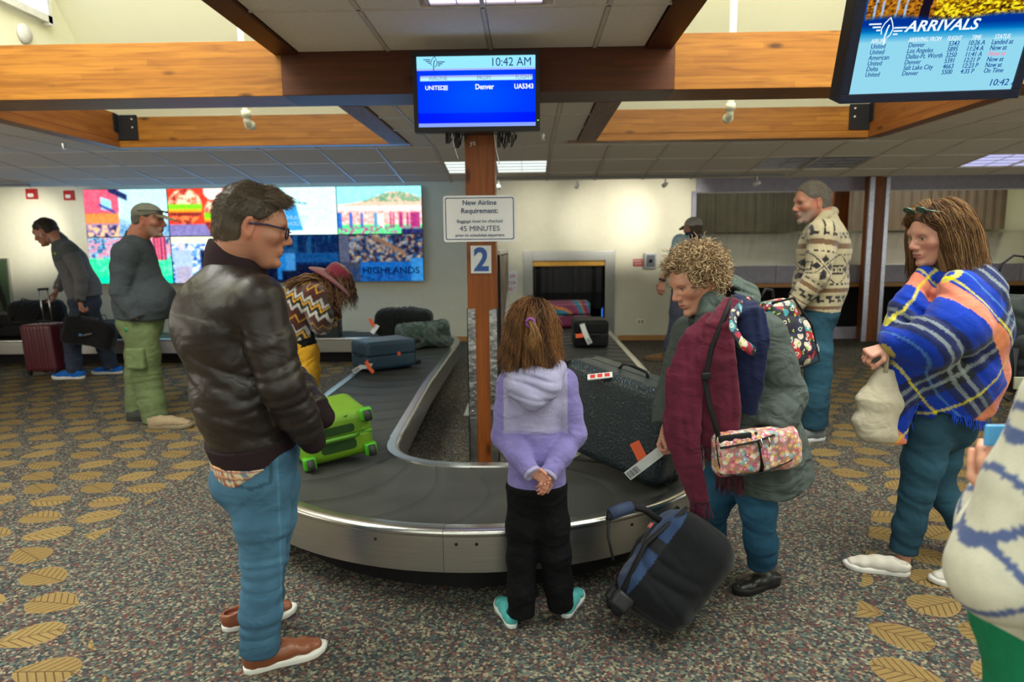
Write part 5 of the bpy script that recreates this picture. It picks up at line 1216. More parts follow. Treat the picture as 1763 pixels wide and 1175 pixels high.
def core(J, k=1.0, fem=False, h=.024):
    """slim continuous body under the clothes"""
    P = list(J.values()); f = SD(*bnd(P, .2), h); sd = J['shR']-J['shL']; r = k
    f.tube([J['neck'], J['chest'], J['waist'], J['pelvis']], [(.05*r, .05*r), (.125*r, .095*r), (.11*r, .085*r), (.13*r, .095*r)], side=sd, k=.05)
    for q in 'LR':
        f.tube([J['chest']*.35+J['neck']*.65, J['sh'+q], J['el'+q], J['wr'+q]], [.045*r, .05*r, .036*r, .024*r], k=.03)
        f.tube([J['pelvis'], J['hip'+q], J['kn'+q], J['an'+q]], [.08*r, .078*r, .05*r, .032*r], k=.04)
    return f
def torso(f, J, sd, radii, infl=0, k=.05):
    """radii for neck, upper chest, chest, waist, hip; interpolated down the spine"""
    f.tube([J['neck'], J['chest'], J['waist'], J['pelvis']], radii, side=sd, k=k, infl=infl); return f
# ================================================================== PEOPLE
def JJ(**k): return {n: PY(*v) for n, v in k.items()}
def G(n): return globals()[n]
SK_L = (.45, .21, .14); SK_M = (.38, .17, .105); SK_P = (.50, .25, .18)
M_lea = M_fab('brown_leather', .40, .3, 60, 0, .003, 8, fold=.30, fs=5, fd=.014); M_knit = M_fab('rib_knit', .9, .6, 300, .0, .003); M_jean = M_fab('denim', .8, .4, 500, .0, .0015, 18, fold=.3, fs=9, fd=.008); M_cot = M_fab('cotton', .85, .3, 350, .02, fold=.4, fs=8, fd=.011); M_flc = M_fab('fleece', .95, .7, 220, .12, .004, fold=.5, fs=10, fd=.009); M_hair = M_fab('hair', .42, .2, 400, 0, .001)
M_hair.node_tree.nodes['Principled BSDF'].inputs['Specular IOR Level'].default_value = .22
M_lea.node_tree.nodes['Principled BSDF'].inputs['Specular IOR Level'].default_value = .38
M_blk = M_fab('black_cloth', .9, .3, 350, 0, fold=.5)
def noise_col(V, base, amp=.12, sc=30, seed=0):
    x, y, z = V.T; n = np.sin(x*sc+seed)*np.sin(y*sc*1.1+seed*2)+np.sin(z*sc*1.3-seed)*np.sin(x*sc*.7+z*sc*.6); return np.array(base)*(1+amp*n[:, None]*.5)
def denim(base, J, q=None, knees=True, fade=1.35):
    def fn(V):
        C = noise_col(V, base, .12, 25)
        for s_ in 'LR':
            a, b = J['hip'+s_], J['an'+s_]; t = np.clip(((V-a)@(b-a))/((b-a)@(b-a)), 0, 1)
            m = np.exp(-((t-.22)/.16)**2)*.7+np.exp(-((t-.55)/.12)**2)*.5; C = C*(1+(fade-1)*m[:, None]*.5)
        return C
    return fn
def legs(J, sd, R0, hipR, h, knee=.0, hem=True, infl=0, wr=1., cuff=None, seed=0):
    """trousers: R0 = (thigh, knee, ankle) radii"""
    P = [J[k] for k in ('waist', 'pelvis', 'hipL', 'hipR', 'knL', 'knR', 'anL', 'anR')]; f = SD(*bnd(P, .17), h)
    fw = nrm(np.cross(sd, (0, 0, 1)))*-1
    w_ = J['pelvis']*.55+J['waist']*.45
    f.tube([w_, J['pelvis'], J['pelvis']*.5+(J['hipL']+J['hipR'])*.25], [(hipR[0]*.93, hipR[1]*.93), hipR, (hipR[0]*.8, hipR[1]*.85)], side=sd, k=.05, f0=True)
    for q in 'LR':
        hp, kn, an = J['hip'+q], J['kn'+q], J['an'+q]
        f.tube([hp, hp*.5+kn*.5, kn, kn*.45+an*.55, an], [(R0[0], R0[0]*1.08), ((R0[0]+R0[1])/2*1.05, (R0[0]+R0[1])/2*1.12), (R0[1], R0[1]*1.08), ((R0[1]+R0[2])/2, (R0[1]+R0[2])/2*1.1), (R0[2], R0[2]*1.15)], side=sd, k=.03, f1=True)
    for i, q in enumerate('LR'):
        hp, kn, an = J['hip'+q], J['kn'+q], J['an'+q]; ax = nrm(an-kn); L = np.linalg.norm(kn-hp)
        f.wr(kn-ax*.02, .15*wr, nrm(ax+sd*.3), .034*wr, .0045*wr, seed+i); f.wr(an-ax*.06*wr, .12*wr, nrm(ax+sd*.4), .045*wr, .0035*wr, seed+3+i, 1.6)
        f.wr(hp+(kn-hp)*.45, (.15*wr,)*3, nrm(ax+fw*.5), .06*wr, .004*wr, seed+5+i, 1.5); f.wr(hp, .13*wr, nrm(ax+fw), .035*wr, .006*wr, seed+8+i, 1)
        f.wr(kn*.5+an*.5, .16*wr, nrm(ax+sd*.2), .05*wr, .005*wr, seed+11+i, 1.6)
    return f
def top(J, sd, TR, AR, h, ends='LR', infl=0, k=.05, arms='LR', hem=None, wrk=1., seed=0, shk=.05, nk=.35, lift=0):
    """jacket / shirt; TR radii (neck,chest,waist,pelvis), AR (shoulder,elbow,wrist)"""
    P = [J[k_] for k_ in ('neck', 'chest', 'waist', 'pelvis', 'shL', 'shR', 'elL', 'elR', 'wrL', 'wrR')]; f = SD(*bnd(P, .22), h)
    f.tube([J['neck'], J['neck']*(1-.62)+J['chest']*.62, J['chest'], J['waist'], hem if hem is not None else J['pelvis']], [TR[0], ((TR[0][0]+TR[1][0]*1.6)/2.2, (TR[0][1]+TR[1][1])/2), TR[1], TR[2], TR[3]], side=sd, k=k, f1=True, infl=infl)
    for q in arms:
        sh, el, wr = J['sh'+q], J['el'+q], J['wr'+q]; r = AR
        f.seg(J['neck']*.55+J['chest']*.45, sh, (r[0]*.9, r[0]*.9), (r[0]*1.02, r[0]*1.02), k=shk)
        f.tube([sh, sh*.5+el*.5, el, el*.5+wr*.5, wr], [r[0]*1.02, (r[0]+r[1])/2*1.02, r[1], (r[1]+r[2])/2*1.05, r[2]], k=.022, f1=True)
    for i, q in enumerate(arms):
        sh, el, wr = J['sh'+q], J['el'+q], J['wr'+q]; a1, a2 = nrm(el-sh), nrm(wr-el); w = wrk
        f.wr(el, .12*w, nrm(a1+a2), .032*w, .0085*w, seed+i, 1.2); f.wr(el*.45+wr*.55, .11*w, a2, .03*w, .006*w, seed+4+i, 1.2); f.wr(sh*.6+el*.4, .10*w, a1, .045*w, .005*w, seed+7+i, 1.3)
        f.wr(sh*.8+J['chest']*.2+(J['waist']-J['chest'])*.2, .09*w, nrm(sd*(1 if q == 'L' else -1)*.5+(J['neck']-J['waist'])*.6), .035*w, .005*w, seed+9+i)
    f.wr(J['waist'], (.22*wrk,)*3, nrm(J['neck']-J['waist']+sd*.1), .055*wrk, .0065*wrk, seed+13, 1.4); f.wr(J['pelvis']*.6+J['waist']*.4, .18*wrk, nrm(J['neck']-J['pelvis']), .034*wrk, .006*wrk, seed+17, 1.1)
    f.wr(J['chest'], .2*wrk, nrm(sd+(J['neck']-J['waist'])), .075*wrk, .0045*wrk, seed+19, 1.5)
    return f
def person(label, base): return empty('person', (base[0], base[1], 0), label, 'person')
def body(pr, J, parts, fem=False, k=1., h=.026):
    V, F = core(J, k, fem, h).mesh(); V, F, C = join([(V, F, parts[0][2][0] if len(parts) else SK_L)]+parts); return mk('body', V, F, M_skin, pr, True, C)
def side_of(face): f = nrm((face[0], face[1], 0)); return A3(f[1], -f[0], 0)      # person's right

# ---------- man in the brown leather jacket (foreground left) ----------
def leather_man():
    pr = person('tall man seen from behind in brown leather bomber jacket, blue jeans and glasses', PZ(470, 1120, 0))
    Y = 2.36; fc = nrm((.93, .37, 0)); sd = side_of(fc)
    J = JJ(neck=(404, 452, Y), chest=(398, 560, Y), waist=(418, 680, Y), pelvis=(446, 775, Y+.02), shR=(446, 517, Y-.16), shL=(372, 500, Y+.2), elR=(486, 664, Y-.17), wrR=(532, 748, Y-.05), elL=(482, 636, Y+.24), wrL=(546, 708, Y+.12),
           hipR=(450, 830, Y-.05), hipL=(468, 830, Y+.13), knR=(452, 962, Y-.02), knL=(462, 955, Y+.22), anR=(447, 1122, Y+.02), anL=(450, 1075, Y+.34))
    hc = PY(434, 394, Y-.02); hf = nrm((.90, .36, -.22)); R = frame(hf); sc = 1.10
    V, F, C, W = head(hc, R, sc, .0042, J['neck']+A3(.0, 0, .0), skin=SK_M, neckr=.062, age=1)
    body(pr, J, [(V, F, C)])
    cv, cf_ = haircap(W, hc, R, sc, .008, .060, -.062, quiff=1, top=.010, noise_=.0015)
    hv, hf_, hcl = (cv*sc) @ R.T+hc, cf_, np.tile(np.array((.060, .043, .030)), (len(cv), 1))
    lowm = np.clip((-.0-cv[:, 2:3])/.05, 0, 1); hcl = hcl*(1-lowm*.5)+np.array((.17, .13, .095))*lowm*.5
    comb = lambda x, y, z: A3(0, .9, -.1) if z > .09 else A3(0, -.15+.5*(y > .03), -1)
    s1 = shortfuzz(cv, cf_, W, R, sc, 6200, .012, .00055, comb, (.045, .030, .020), (.13, .09, .06), 3, lambda P: .25+.35*(P[:, 2] < .02)+.25*(P[:, 1] < -.05))
    q = cv[cf_[:, 0]]; ft = np.where((q[:, 2] > .085) & (q[:, 1] > .01))[0]
    s2 = shortfuzz(cv, cf_[ft], W, R, sc, 1200, .028, .0008, lambda x, y, z: A3(.25, 1, .1), (.05, .035, .024), (.22, .16, .11), 5, lift=.6)
    V, F, C = join([(hv, hf_, hcl), s1, s2]); mk('hair', V, F, M_hair, pr, True, C)
    brow_mesh(W, sc, 0).build('eyebrows', pm('dark_brow', (.06, .04, .03), .8), pr, True)
    gl = MB(); fr = []
    for sx in (-1, 1):
        gl.tube([W((sx*.088, -.012, .012)), W((sx*.084, .04, .019)), W((sx*.066, .094, .018))], .0034, 8)
        ring = [W((sx*(.036+.024*cos(t)), .110-.012*abs((.036+.024*cos(t))/.06), .006+.017*sin(t)*(1 if sin(t) > 0 else 1.1))) for t in np.linspace(0, 2*pi, 21)]; gl.tube(ring, .0030, 6, cap=False)
    gl.tube([W((-.012, .112, .012)), W((0, .114, .014)), W((.012, .112, .012))], .002, 6)
    g = gl.build('glasses', pm('blue_black_acetate', (.01, .012, .05), .25, coat=.5), pr, True)
    # jacket
    f = top(J, sd, [(.085, .08), (.205, .155), (.195, .158), (.188, .150)], (.078, .070, .056), .0075, hem=J['pelvis']+A3(-.02, 0, .03), seed=2, wrk=1.15, shk=.07)
    f.cut(J['neck']+A3(0, 0, .035), nrm(J['neck']-J['chest']+A3(0, 0, .15)), lo=J['neck']-.13, hi=J['neck']+.14)
    f.ell(J['chest']+A3(-.03, -.1, .02), (.13, .06, .15), k=.05)
    for t_, sd_ in ((.30, 1), (.55, 3), (.8, 5)): f.wr(J['chest']*(1-t_)+J['pelvis']*t_+A3(.05, -.16, 0), (.16, .1, .13), nrm((.35, .1, 1)), .05, .007, sd_, 1.4)
    def jc(V):
        C = noise_col(V, (.019, .014, .012), .12, 14, 2)
        seam = PY(372, 545, Y-.14)[2]-.14*(V[:, 0]-PY(372, 545, Y)[0]); m = np.exp(-((V[:, 2]-seam)/.004)**2)*(V[:, 1] < Y+.05)*(V[:, 0] < PY(420, 545, Y)[0]); return C*(1+.0*m[:, None])+m[:, None]*np.array((.05, .05, .045))
    V, F = f.mesh(); V = relax(V, F, 1); mk('jacket', V, F, M_lea, pr, True, jc(V))
    # raised yoke seam along the back, shoulder seam
    # knitted collar, waistband, cuffs
    c = SD(*bnd([J['neck']], .22), .006); n0 = J['neck']
    ax = nrm(A3(.12, .04, 1)); c.tube([n0+A3(0, 0, -.05), n0+ax*.02, n0+ax*.075], [(.118, .112), (.098, .094), (.088, .084)], side=sd, k=.02); c.cut(n0+A3(0, 0, .050), nrm((.45, .1, 1)))
    cloth('collar', c, (.026, .014, .018), M_knit, pr, 1, label='ribbed knit collar')
    p0 = J['pelvis']+A3(-.02, 0, .03); wb = SD(*bnd([p0], .3), .0075); axn = nrm(p0-J['waist']); wb.tube([p0-axn*.035, p0+axn*.045], [(.198, .162), (.182, .150)], side=sd, f0=True, f1=True)
    cloth('waistband', wb, (.026, .014, .018), M_knit, pr, 1, label='ribbed knit waistband')
    for q in 'LR':
        w_ = J['wr'+q]; a = nrm(w_-J['el'+q]); cu = SD(*bnd([w_], .12), .006); cu.tube([w_-a*.02, w_+a*.035], [.055, .046], f0=True); cloth('cuff', cu, (.022, .013, .016), M_knit, pr)
    # plaid shirt tail
    sh = SD(*bnd([p0], .32), .007); sh.tube([p0+axn*.03, p0+axn*.105+A3(-.008, 0, 0)], [(.186, .154), (.182, .152)], side=sd, f0=True, f1=True); sh.wr(p0+axn*.09, .2, sd, .04, .005, 3)
    sh.cut(p0+axn*.085+A3(.04, 0, 0), nrm((.55, .0, -.9)))
    def plaid(V):
        u = (V-p0)@sd; v = V[:, 2]; C = np.tile(np.array((.62, .52, .36)), (len(V), 1)); C = setc(C, np.sin(u*210) > .72, (.36, .10, .07)); C = setc(C, np.sin(u*210+2.6) > .86, (.12, .22, .30)); C = setc(C, np.sin(v*230) > .8, (.60, .33, .15)); C = setc(C, np.sin(v*230+2) > .92, (.3, .12, .1)); return C
    V, F = sh.mesh(); mk('shirt_tail', V, F, M_cot, pr, True, plaid(V)); 
    # jeans
    J2 = dict(J); f = legs(J2, sd, (.099, .067, .063), (.156, .134), .0075, seed=4, wr=1.1); f.ell(J['pelvis']+A3(-.07, -.02, -.10), (.10, .12, .11), k=.05)
    f.cut(J['pelvis']+A3(0, 0, .02), (0, 0, 1)); V, F = f.mesh(); V = relax(V, F, 1); C = denim((.050, .125, .205), J, fade=1.8)(V)
    pk = PY(430, 800, Y-.14); d = np.abs(V-pk); u = (V[:, 0]-pk[0]); v = V[:, 2]-pk[2]; r = np.maximum(np.abs(u)-.062, np.abs(v-.0)-.085+.25*np.abs(u)); m = (np.abs(r) < .005) & (V[:, 1] < Y+.02); C = np.where(m[:, None], C*.55, C)
    seam = np.abs((V-J['hipR'])@nrm((1, .5, 0))-.048+.0*(V[:, 2])) < .004; C = np.where((seam & (V[:, 1] < Y+.1))[:, None], C*1.35, C)
    mk('jeans', V, F, M_jean, pr, True, C)
    h1 = PZ(420, 1160, 0); t1 = PZ(560, 1118, 0); dv = t1-h1; shoe('shoe', h1, math.atan2(dv[1], dv[0])-pi/2, np.linalg.norm(dv)*1.02, pr, (.24, .075, .03), (.72, .72, .66), 'leather', label='brown leather lace-up shoe with white sole')
    t2 = PZ(511, 1052, 0); d2 = nrm((.80, .50, 0)); L2 = np.linalg.norm(dv)*1.0; shoe('shoe', t2-d2*L2, math.atan2(d2[1], d2[0])-pi/2, L2, pr, (.22, .065, .03), (.72, .72, .66), 'leather', label='far brown leather shoe')
leather_man()
M_tweed = M_fab('sweater_wool', .95, .7, 130, .3, .005); M_dn = M_fab('dark_canvas', .85, .4, 250, .1)
def simple_hair(pr, W, hc, R, sc, c, cl, seed=0, n=1500, ln=.016, rad=.0008, comb=None, **kw):
    cv, cf_ = haircap(W, hc, R, sc, h=.006, seed=seed, **kw); comb = comb or (lambda x, y, z: A3(0, .6, -.3) if z > .09 else A3(0, -.3, -1))
    V, F, C = join([((cv*sc) @ R.T+hc, cf_, c), shortfuzz(cv, cf_, W, R, sc, n, ln, rad, comb, c, cl, seed)]); return mk('hair', V, F, M_hair, pr, True, C)
def capmesh(pr, hc, R, sc, col, name='baseball_cap', brim=True, col2=None):
    f = SD((-.12, -.14, -.02), (.12, .22, .17), .005); f.ell((0, -.012, .048), (.087, .108, .082), k=0); f.cut((0, 0, .040), (0, .22, -1))
    V, F = f.mesh(); V = relax(V, F, 1); C = np.tile(np.array(col, float), (len(V), 1)); C[np.abs(np.abs(V[:, 0])-.03) < .0015] *= .7
    o = mk(name, (V*sc) @ R.T+hc, F, M_cot, pr, True, C)
    if brim:
        g = []; n = 13
        for r in range(5):
            for i in range(n):
                a = pi*(i/(n-1)); x = .078*cos(a)*(1-.05*r); y = .072+(.020+.022*r)*sin(a)**.8*1.15-.018*(1-sin(a)); z = .056-.034*(r/4)**1.2*sin(a)-.14*x*x/.08+.012*0
                g.append((x, y, z))
        Fq = [(r*n+i, r*n+i+1, (r+1)*n+i+1, (r+1)*n+i) for r in range(4) for i in range(n-1)]; m = len(g); g2 = g+[(x, y, z-.007) for x, y, z in g]
        Fq += [tuple(i+m for i in f_[::-1]) for f_ in Fq]; rim = [4*n+i for i in range(n)]; Fq += [(rim[i], rim[i+1], rim[i+1]+m, rim[i]+m) for i in range(n-1)]
        mk('brim', (np.array(g2)*sc) @ R.T+hc, Fq, M_cot, o, True, np.tile(np.array(col2 or col, float), (len(g2), 1)))
    return o
# ---------- man in grey shirt, cap and green cargo trousers ----------
def cap_man():
    pr = person('heavyset man in baseball cap, dark grey sweatshirt and green cargo trousers', PZ(258, 728, 0)); Y = 6.15
    fc = nrm((.98, .12, 0)); sd = side_of(fc)
    J = JJ(neck=(236, 408, Y), chest=(232, 460, Y), waist=(246, 520, Y), pelvis=(242, 556, Y), shR=(216, 436, Y-.20), shL=(240, 436, Y+.22), elR=(207, 502, Y-.24), wrR=(236, 548, Y-.22), elL=(232, 500, Y+.25), wrL=(258, 545, Y+.2),
           hipR=(243, 575, Y-.09), hipL=(246, 575, Y+.12), knR=(252, 645, Y-.05), knL=(240, 645, Y+.15), anR=(269, 727, Y-.06), anL=(239, 722, Y+.13))
    hc = PY(256, 381, Y); R = frame(nrm((.97, .12, -.10))); sc = 1.24
    V, F, C, W = head(hc, R, sc, .006, J['neck'], skin=(.40, .16, .10), neckr=.068, beard=((.35, .30, .26), .5)); body(pr, J, [(V, F, C)])
    simple_hair(pr, W, hc, R, sc, (.10, .085, .07), (.2, .18, .16), 3, 900, .01, t=.007, low=-.05)
    cp = capmesh(pr, hc, R, sc, (.20, .20, .16), 'baseball_cap', True, (.30, .28, .20))
    gl = MB(); ring = lambda z, dy: [W((.092*cos(a), -.012+(.114)*sin(a)+dy, z+.01*sin(a))) for a in np.linspace(-.3, pi+.3, 20)]; gl.tube(ring(.072, 0), .0035, 6)
    for sx in (-1, 1): gl.tube([W((sx*.012, .112, .078)), W((sx*.04, .108, .076)), W((sx*.072, .085, .074))], [.008, .016, .010], 8, flat=.6)
    gl.build('sunglasses', pm('sunglass_black', (.02, .012, .015), .2, coat=.5), pr, True)
    f = top(J, sd, [(.10, .10), (.225, .185), (.235, .245), (.225, .225)], (.105, .085, .062), .010, hem=PY(246, 548, Y), seed=6, shk=.08)
    f.ell(PY(262, 515, Y), (.20, .2, .17), k=.08); f.cut(J['neck']+A3(0, 0, .045), (.25, 0, 1), lo=J['neck']-.14, hi=J['neck']+.14); f.cut(PY(246, 550, Y), (.0, 0, -1), lo=PY(246, 560, Y)-A3(.3, .17, .3), hi=PY(246, 560, Y)+A3(.4, .4, .1))
    cloth('sweatshirt', f, (.062, .075, .088), M_cot, pr, 1)
    J['pelvis'] = J['pelvis']+A3(0, 0, .0)
    f = legs(J, sd, (.135, .115, .098), (.195, .19), .010, seed=8, wr=1.25); f.cut(J['pelvis']+A3(0, 0, .07), (0, 0, 1)); 
    pk = PY(222, 590, Y-.25); 
    tr = cloth('cargo_trousers', f, (.145, .19, .085), M_cot, pr, 1, colf=lambda V: noise_col(V, (.145, .19, .085), .15, 22, 1))
    po = SD(*bnd([J['hipR'], J['knR']], .22), .009); a = J['hipR']*.45+J['knR']*.55; po.rbox(a+A3(.0, -.125, 0), (.085, .035, .10), rad=.025); po.wr(a, .12, (0, 0, 1), .03, .006, 4); cloth('cargo_pocket', po, (.15, .20, .09), M_cot, tr)
    bt = PY(219, 571, Y-.2); b = MB().lathe([(.001, 0), (.018, 0), (.02, .03), (.014, .038), (.001, .04)], bt, 10).build('green_bottle_cap', pm('green_plastic', (.02, .25, .09), .4), pr, True); tag(b, 'green bottle cap poking from the pocket')
    h, t = PZ(256, 738, 0), PZ(321, 735, 0); shoe('shoe', h, -pi/2+.05, .40, pr, (.34, .26, .16), (.2, .16, .10), 'sneaker', label='tan suede shoe')
    h = PZ(219, 725, 0); shoe('shoe', h, -pi/2+.05, .34, pr, (.05, .05, .045), (.03, .03, .03), 'sneaker', label='dark far shoe')
cap_man()
# ---------- stooping man with wheeled case ----------
def walking_man():
    pr = person('stooping man in grey quarter-zip and bright blue trainers, walking left with luggage', PZ(150, 652, 0)); Y = 8.45
    fc = nrm((-.97, -.15, 0)); sd = side_of(fc)
    J = JJ(neck=(101, 414, Y), chest=(122, 448, Y), waist=(142, 492, Y), pelvis=(146, 522, Y), shL=(120, 432, Y-.20), shR=(118, 432, Y+.22), elL=(140, 478, Y-.26), wrL=(138, 518, Y-.26), elR=(112, 478, Y+.2), wrR=(98, 500, Y+.1),
           hipL=(140, 535, Y-.12), hipR=(152, 535, Y+.12), knL=(125, 590, Y-.16), knR=(176, 590, Y+.14), anL=(128, 642, Y-.16), anR=(192, 634, Y+.12))
    hc = PY(79, 400, Y); R = frame(nrm((-.90, -.12, -.45))); sc = 1.32
    V, F, C, W = head(hc, R, sc, .007, J['neck'], skin=(.40, .19, .125), neckr=.062)
    hp = hand(J['wrL'], (.08, -.03, -1), (.95, .2, 0), 1, 1.30, (1.1, 1.15, 1.2, 1.2), .6, .006, skin=(.40, .18, .12)); hq = hand(J['wrR'], (-.35, 0, -.9), (-.8, -.2, -.2), -1, 1.3, (.5,)*4, .4, .006, skin=(.40, .18, .12))
    body(pr, J, [(V, F, C), hp, hq]); simple_hair(pr, W, hc, R, sc, (.035, .028, .022), (.08, .06, .05), 4, 900, .012, t=.010, low=-.05, front=.052)
    MB().tube([W((-.094, .0, -.005)), W((-.097, .012, -.02)), W((-.093, .015, -.045))], .006, 8).build('earbud', M_white, pr, True)
    f = top(J, sd, [(.085, .085), (.205, .165), (.205, .19), (.20, .19)], (.098, .075, .055), .011, hem=PY(147, 512, Y), seed=9, shk=.08); f.cut(J['neck']+A3(-.03, 0, .035), (-.7, 0, 1), lo=J['neck']-.14, hi=J['neck']+.14)
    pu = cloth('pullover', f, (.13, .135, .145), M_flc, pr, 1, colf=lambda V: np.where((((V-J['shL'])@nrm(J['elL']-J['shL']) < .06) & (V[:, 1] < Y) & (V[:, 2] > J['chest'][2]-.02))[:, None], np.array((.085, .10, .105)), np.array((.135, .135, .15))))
    c = SD(*bnd([J['neck']], .2), .009); a = nrm(hc-J['neck']); c.tube([J['neck']-a*.02, J['neck']+a*.08], [.095, .083], f1=True); c.tube([J['neck']-a*.1, J['neck']+a*.2], [.07, .07], k=0) if 0 else None; cloth('collar', c, (.09, .10, .105), M_flc, pu)
    e = PY(93, 438, Y-.2); m = MB(); m.tube([e, e+A3(.03, -.02, .0), e+A3(.05, -.02, .012)], .008, 6).tube([e+A3(0, 0, .02), e+A3(.04, -.02, .02)], .007, 6); tag(m.build('chest_emblem', pm('lime_print', (.45, .6, .02), .5), pu, True), 'small lime green emblem')
    w_ = J['wrL']; wt = MB().tube([w_+A3(0, 0, .025), w_+A3(0, 0, -.012)], [.052, .052], 16).box(w_+A3(-.035, -.062, -.015), w_+A3(.025, -.048, .03), bev=.006).build('wrist_watch', pm('watch_black', (.02, .02, .022), .3), pr, True)
    f = legs(J, sd, (.115, .088, .078), (.185, .175), .010, seed=3, wr=1.2); cloth('trousers', f, (.035, .045, .075), M_cot, pr, 1, colf=lambda V: noise_col(V, (.04, .05, .082), .2, 20))
    h, t = PZ(146, 652, 0), PZ(93, 656, 0); shoe('shoe', h, pi/2+.05, .40, pr, (.01, .14, .62), (.75, .75, .72), label='bright blue trainer, front foot')
    h = PZ(211, 643, 0); shoe('shoe', h+A3(0, 0, .0), pi/2+.12, .38, pr, (.01, .14, .62), (.75, .75, .72), label='bright blue trainer, rear foot')
walking_man()
# ---------- bending woman in felt hat and zigzag poncho ----------
def hat_woman():
    pr = person('bending woman in burgundy felt hat, zigzag poncho and mustard trousers', PY(530, 700, 5.9)*A3(1, 1, 0)); Y = 5.9
    fc = nrm((.93, .35, 0)); sd = side_of(fc)
    J = JJ(neck=(548, 490, Y), chest=(520, 516, Y), waist=(504, 552, Y), pelvis=(516, 590, Y), shR=(540, 510, Y-.14), shL=(544, 503, Y+.16), elR=(552, 545, Y-.16), wrR=(555, 572, Y-.0), elL=(567, 540, Y+.2), wrL=(577, 560, Y+.2),
           hipR=(522, 606, Y-.06), hipL=(528, 606, Y+.10), knR=(528, 672, Y-.05), knL=(532, 672, Y+.12), anR=(526, 745, Y-.03), anL=(528, 740, Y+.15))
    hc = PY(577, 490, Y); R = frame(nrm((.62, .25, -.75)), up=(.8, .3, .6)); sc = 1.10
    V, F, C, W = head(hc, R, sc, .007, J['neck'], fem=True, skin=SK_L); body(pr, J, [(V, F, C)], h=.014)
    # hair thrown over the shoulder and hanging
    P = longhair(hc, R, sc, 320, .24, lambda p: p[1] < .05 or p[2] > .08, 2, (.15, 0, -1), clear=(.086, .10, .10), lay=.03, wave=.012, flow=(0, -.2, 0)); rs = np.random.RandomState(4)
    V1, F1, C1 = strands(P, .0045, (.05, .022, .012), (.22, .11, .055), seed=3)
    bk = []; 
    for i in range(260):
        a = PY(553+rs.randn()*6, 482+rs.randn()*5, Y+rs.randn()*.06); b_ = PY(488+rs.rand()*14, 486+rs.rand()*18, Y-.05+rs.randn()*.08); m1 = PY(518+rs.randn()*6, 466+rs.rand()*14, Y-.04+rs.randn()*.07)
        t = np.linspace(0, 1, 10)[:, None]; bk.append(a*(1-t)**2+2*m1*t*(1-t)+b_*t**2+np.sin(t*9+i)*.008)
    V2, F2, C2 = strands(np.array(bk), .005, (.06, .028, .014), (.28, .15, .07), seed=5)
    V3, F3, C3 = join([(V1, F1, C1), (V2, F2, C2)]); mk('hair', V3, F3, M_hair, pr, True, C3)
    # felt hat
    hr = []; n = 28
    for r, z in ((.001, .165), (.04, .166), (.072, .158), (.092, .13), (.100, .085), (.103, .055), (.108, .052), (.150, .045), (.200, .020), (.204, .016), (.150, .038), (.104, .045), (.001, .06)):
        for k in range(n):
            a = 2*pi*k/n; hr.append((r*cos(a)*.98, r*sin(a)*1.08-.01, z+(.022*cos(2*a)*(r/.2)**3)))
    Fh = [(i*n+k, i*n+(k+1) % n, (i+1)*n+(k+1) % n, (i+1)*n+k) for i in range(12) for k in range(n)]; Hv = np.array(hr)
    hcen = PY(579, 482, Y); Rh = frame(nrm((.62, .12, -.50)), up=(.35, .0, .8)); hat = mk('felt_hat', (Hv*.98*sc) @ Rh.T+hcen-Rh[:, 2]*.045, Fh, M_fab('wool_felt', .9, .3, 200, .4), pr, True, np.tile(np.array((.20, .018, .04)), (len(Hv), 1)))
    # poncho
    f = SD(*bnd([J['neck'], J['chest'], J['waist'], J['pelvis'], J['elR'], J['elL'], PY(477, 520, Y)], .24), .0085)
    f.tube([J['neck'], J['chest'], J['waist'], PY(516, 586, Y)], [(.10, .09), (.20, .135), (.195, .13), (.19, .125)], side=sd, k=.06, f1=True)
    for q in 'LR': f.tube([J['sh'+q], J['el'+q], J['wr'+q]*.7+J['el'+q]*.3], [.10, .095, .085], k=.05, f1=True)
    f.ell(PY(495, 520, Y-.02), (.10, .15, .13), k=.06); f.cut(J['neck']+nrm(J['neck']-J['chest'])*.03, J['neck']-J['chest'], lo=J['neck']-.16, hi=J['neck']+.16)
    f.wr(J['chest'], .2, (1, 0, .4), .06, .010, 2); f.wr(J['waist'], .2, (.3, 0, 1), .05, .010, 5); f.wr(J['elR'], .14, (.4, 0, 1), .04, .010, 7)
    pal = [(.02, .016, .016), (.42, .40, .37), (.02, .016, .016), (.55, .29, .03), (.10, .018, .014), (.05, .012, .01)]
    def chev(V):
        ax = nrm(J['neck']-J['pelvis']+A3(-.25, 0, .3)); ax = nrm((.35, -.1, 1)); u = (V-J['chest'])@nrm(np.cross(ax, (0, 1, 0))); v = (V-J['pelvis'])@ax
        tri = np.abs(((u/.085) % 1)-.5)*2*.055; t = ((v+tri)/.29) % 1.0; C = np.zeros((len(V), 3))
        bands = [(0, (.07, .016, .013)), (.20, (.012, .010, .010)), (.24, (.44, .42, .39)), (.36, (.012, .012, .012)), (.48, (.55, .28, .03)), (.56, (.012, .012, .012)), (.60, (.42, .41, .38)), (.70, (.02, .016, .016)), (.74, (.07, .02, .015)), (.94, (.55, .28, .03))]
        for a, c in bands: C[t >= a] = c
        return C
    V, F = f.mesh(); V = relax(V, F, 1); mk('poncho', V, F, M_tweed, pr, True, chev(V))
    s = SD(*bnd([PY(516, 590, Y)], .25), .010); s.tube([PY(512, 566, Y), PY(520, 597, Y)], [(.165, .125), (.168, .13)], side=sd, f0=True, f1=True); s.wr(PY(516, 590, Y), .2, (0, 0, 1), .03, .006, 2); cloth('black_top', s, (.008, .008, .009), M_blk, pr, 1)
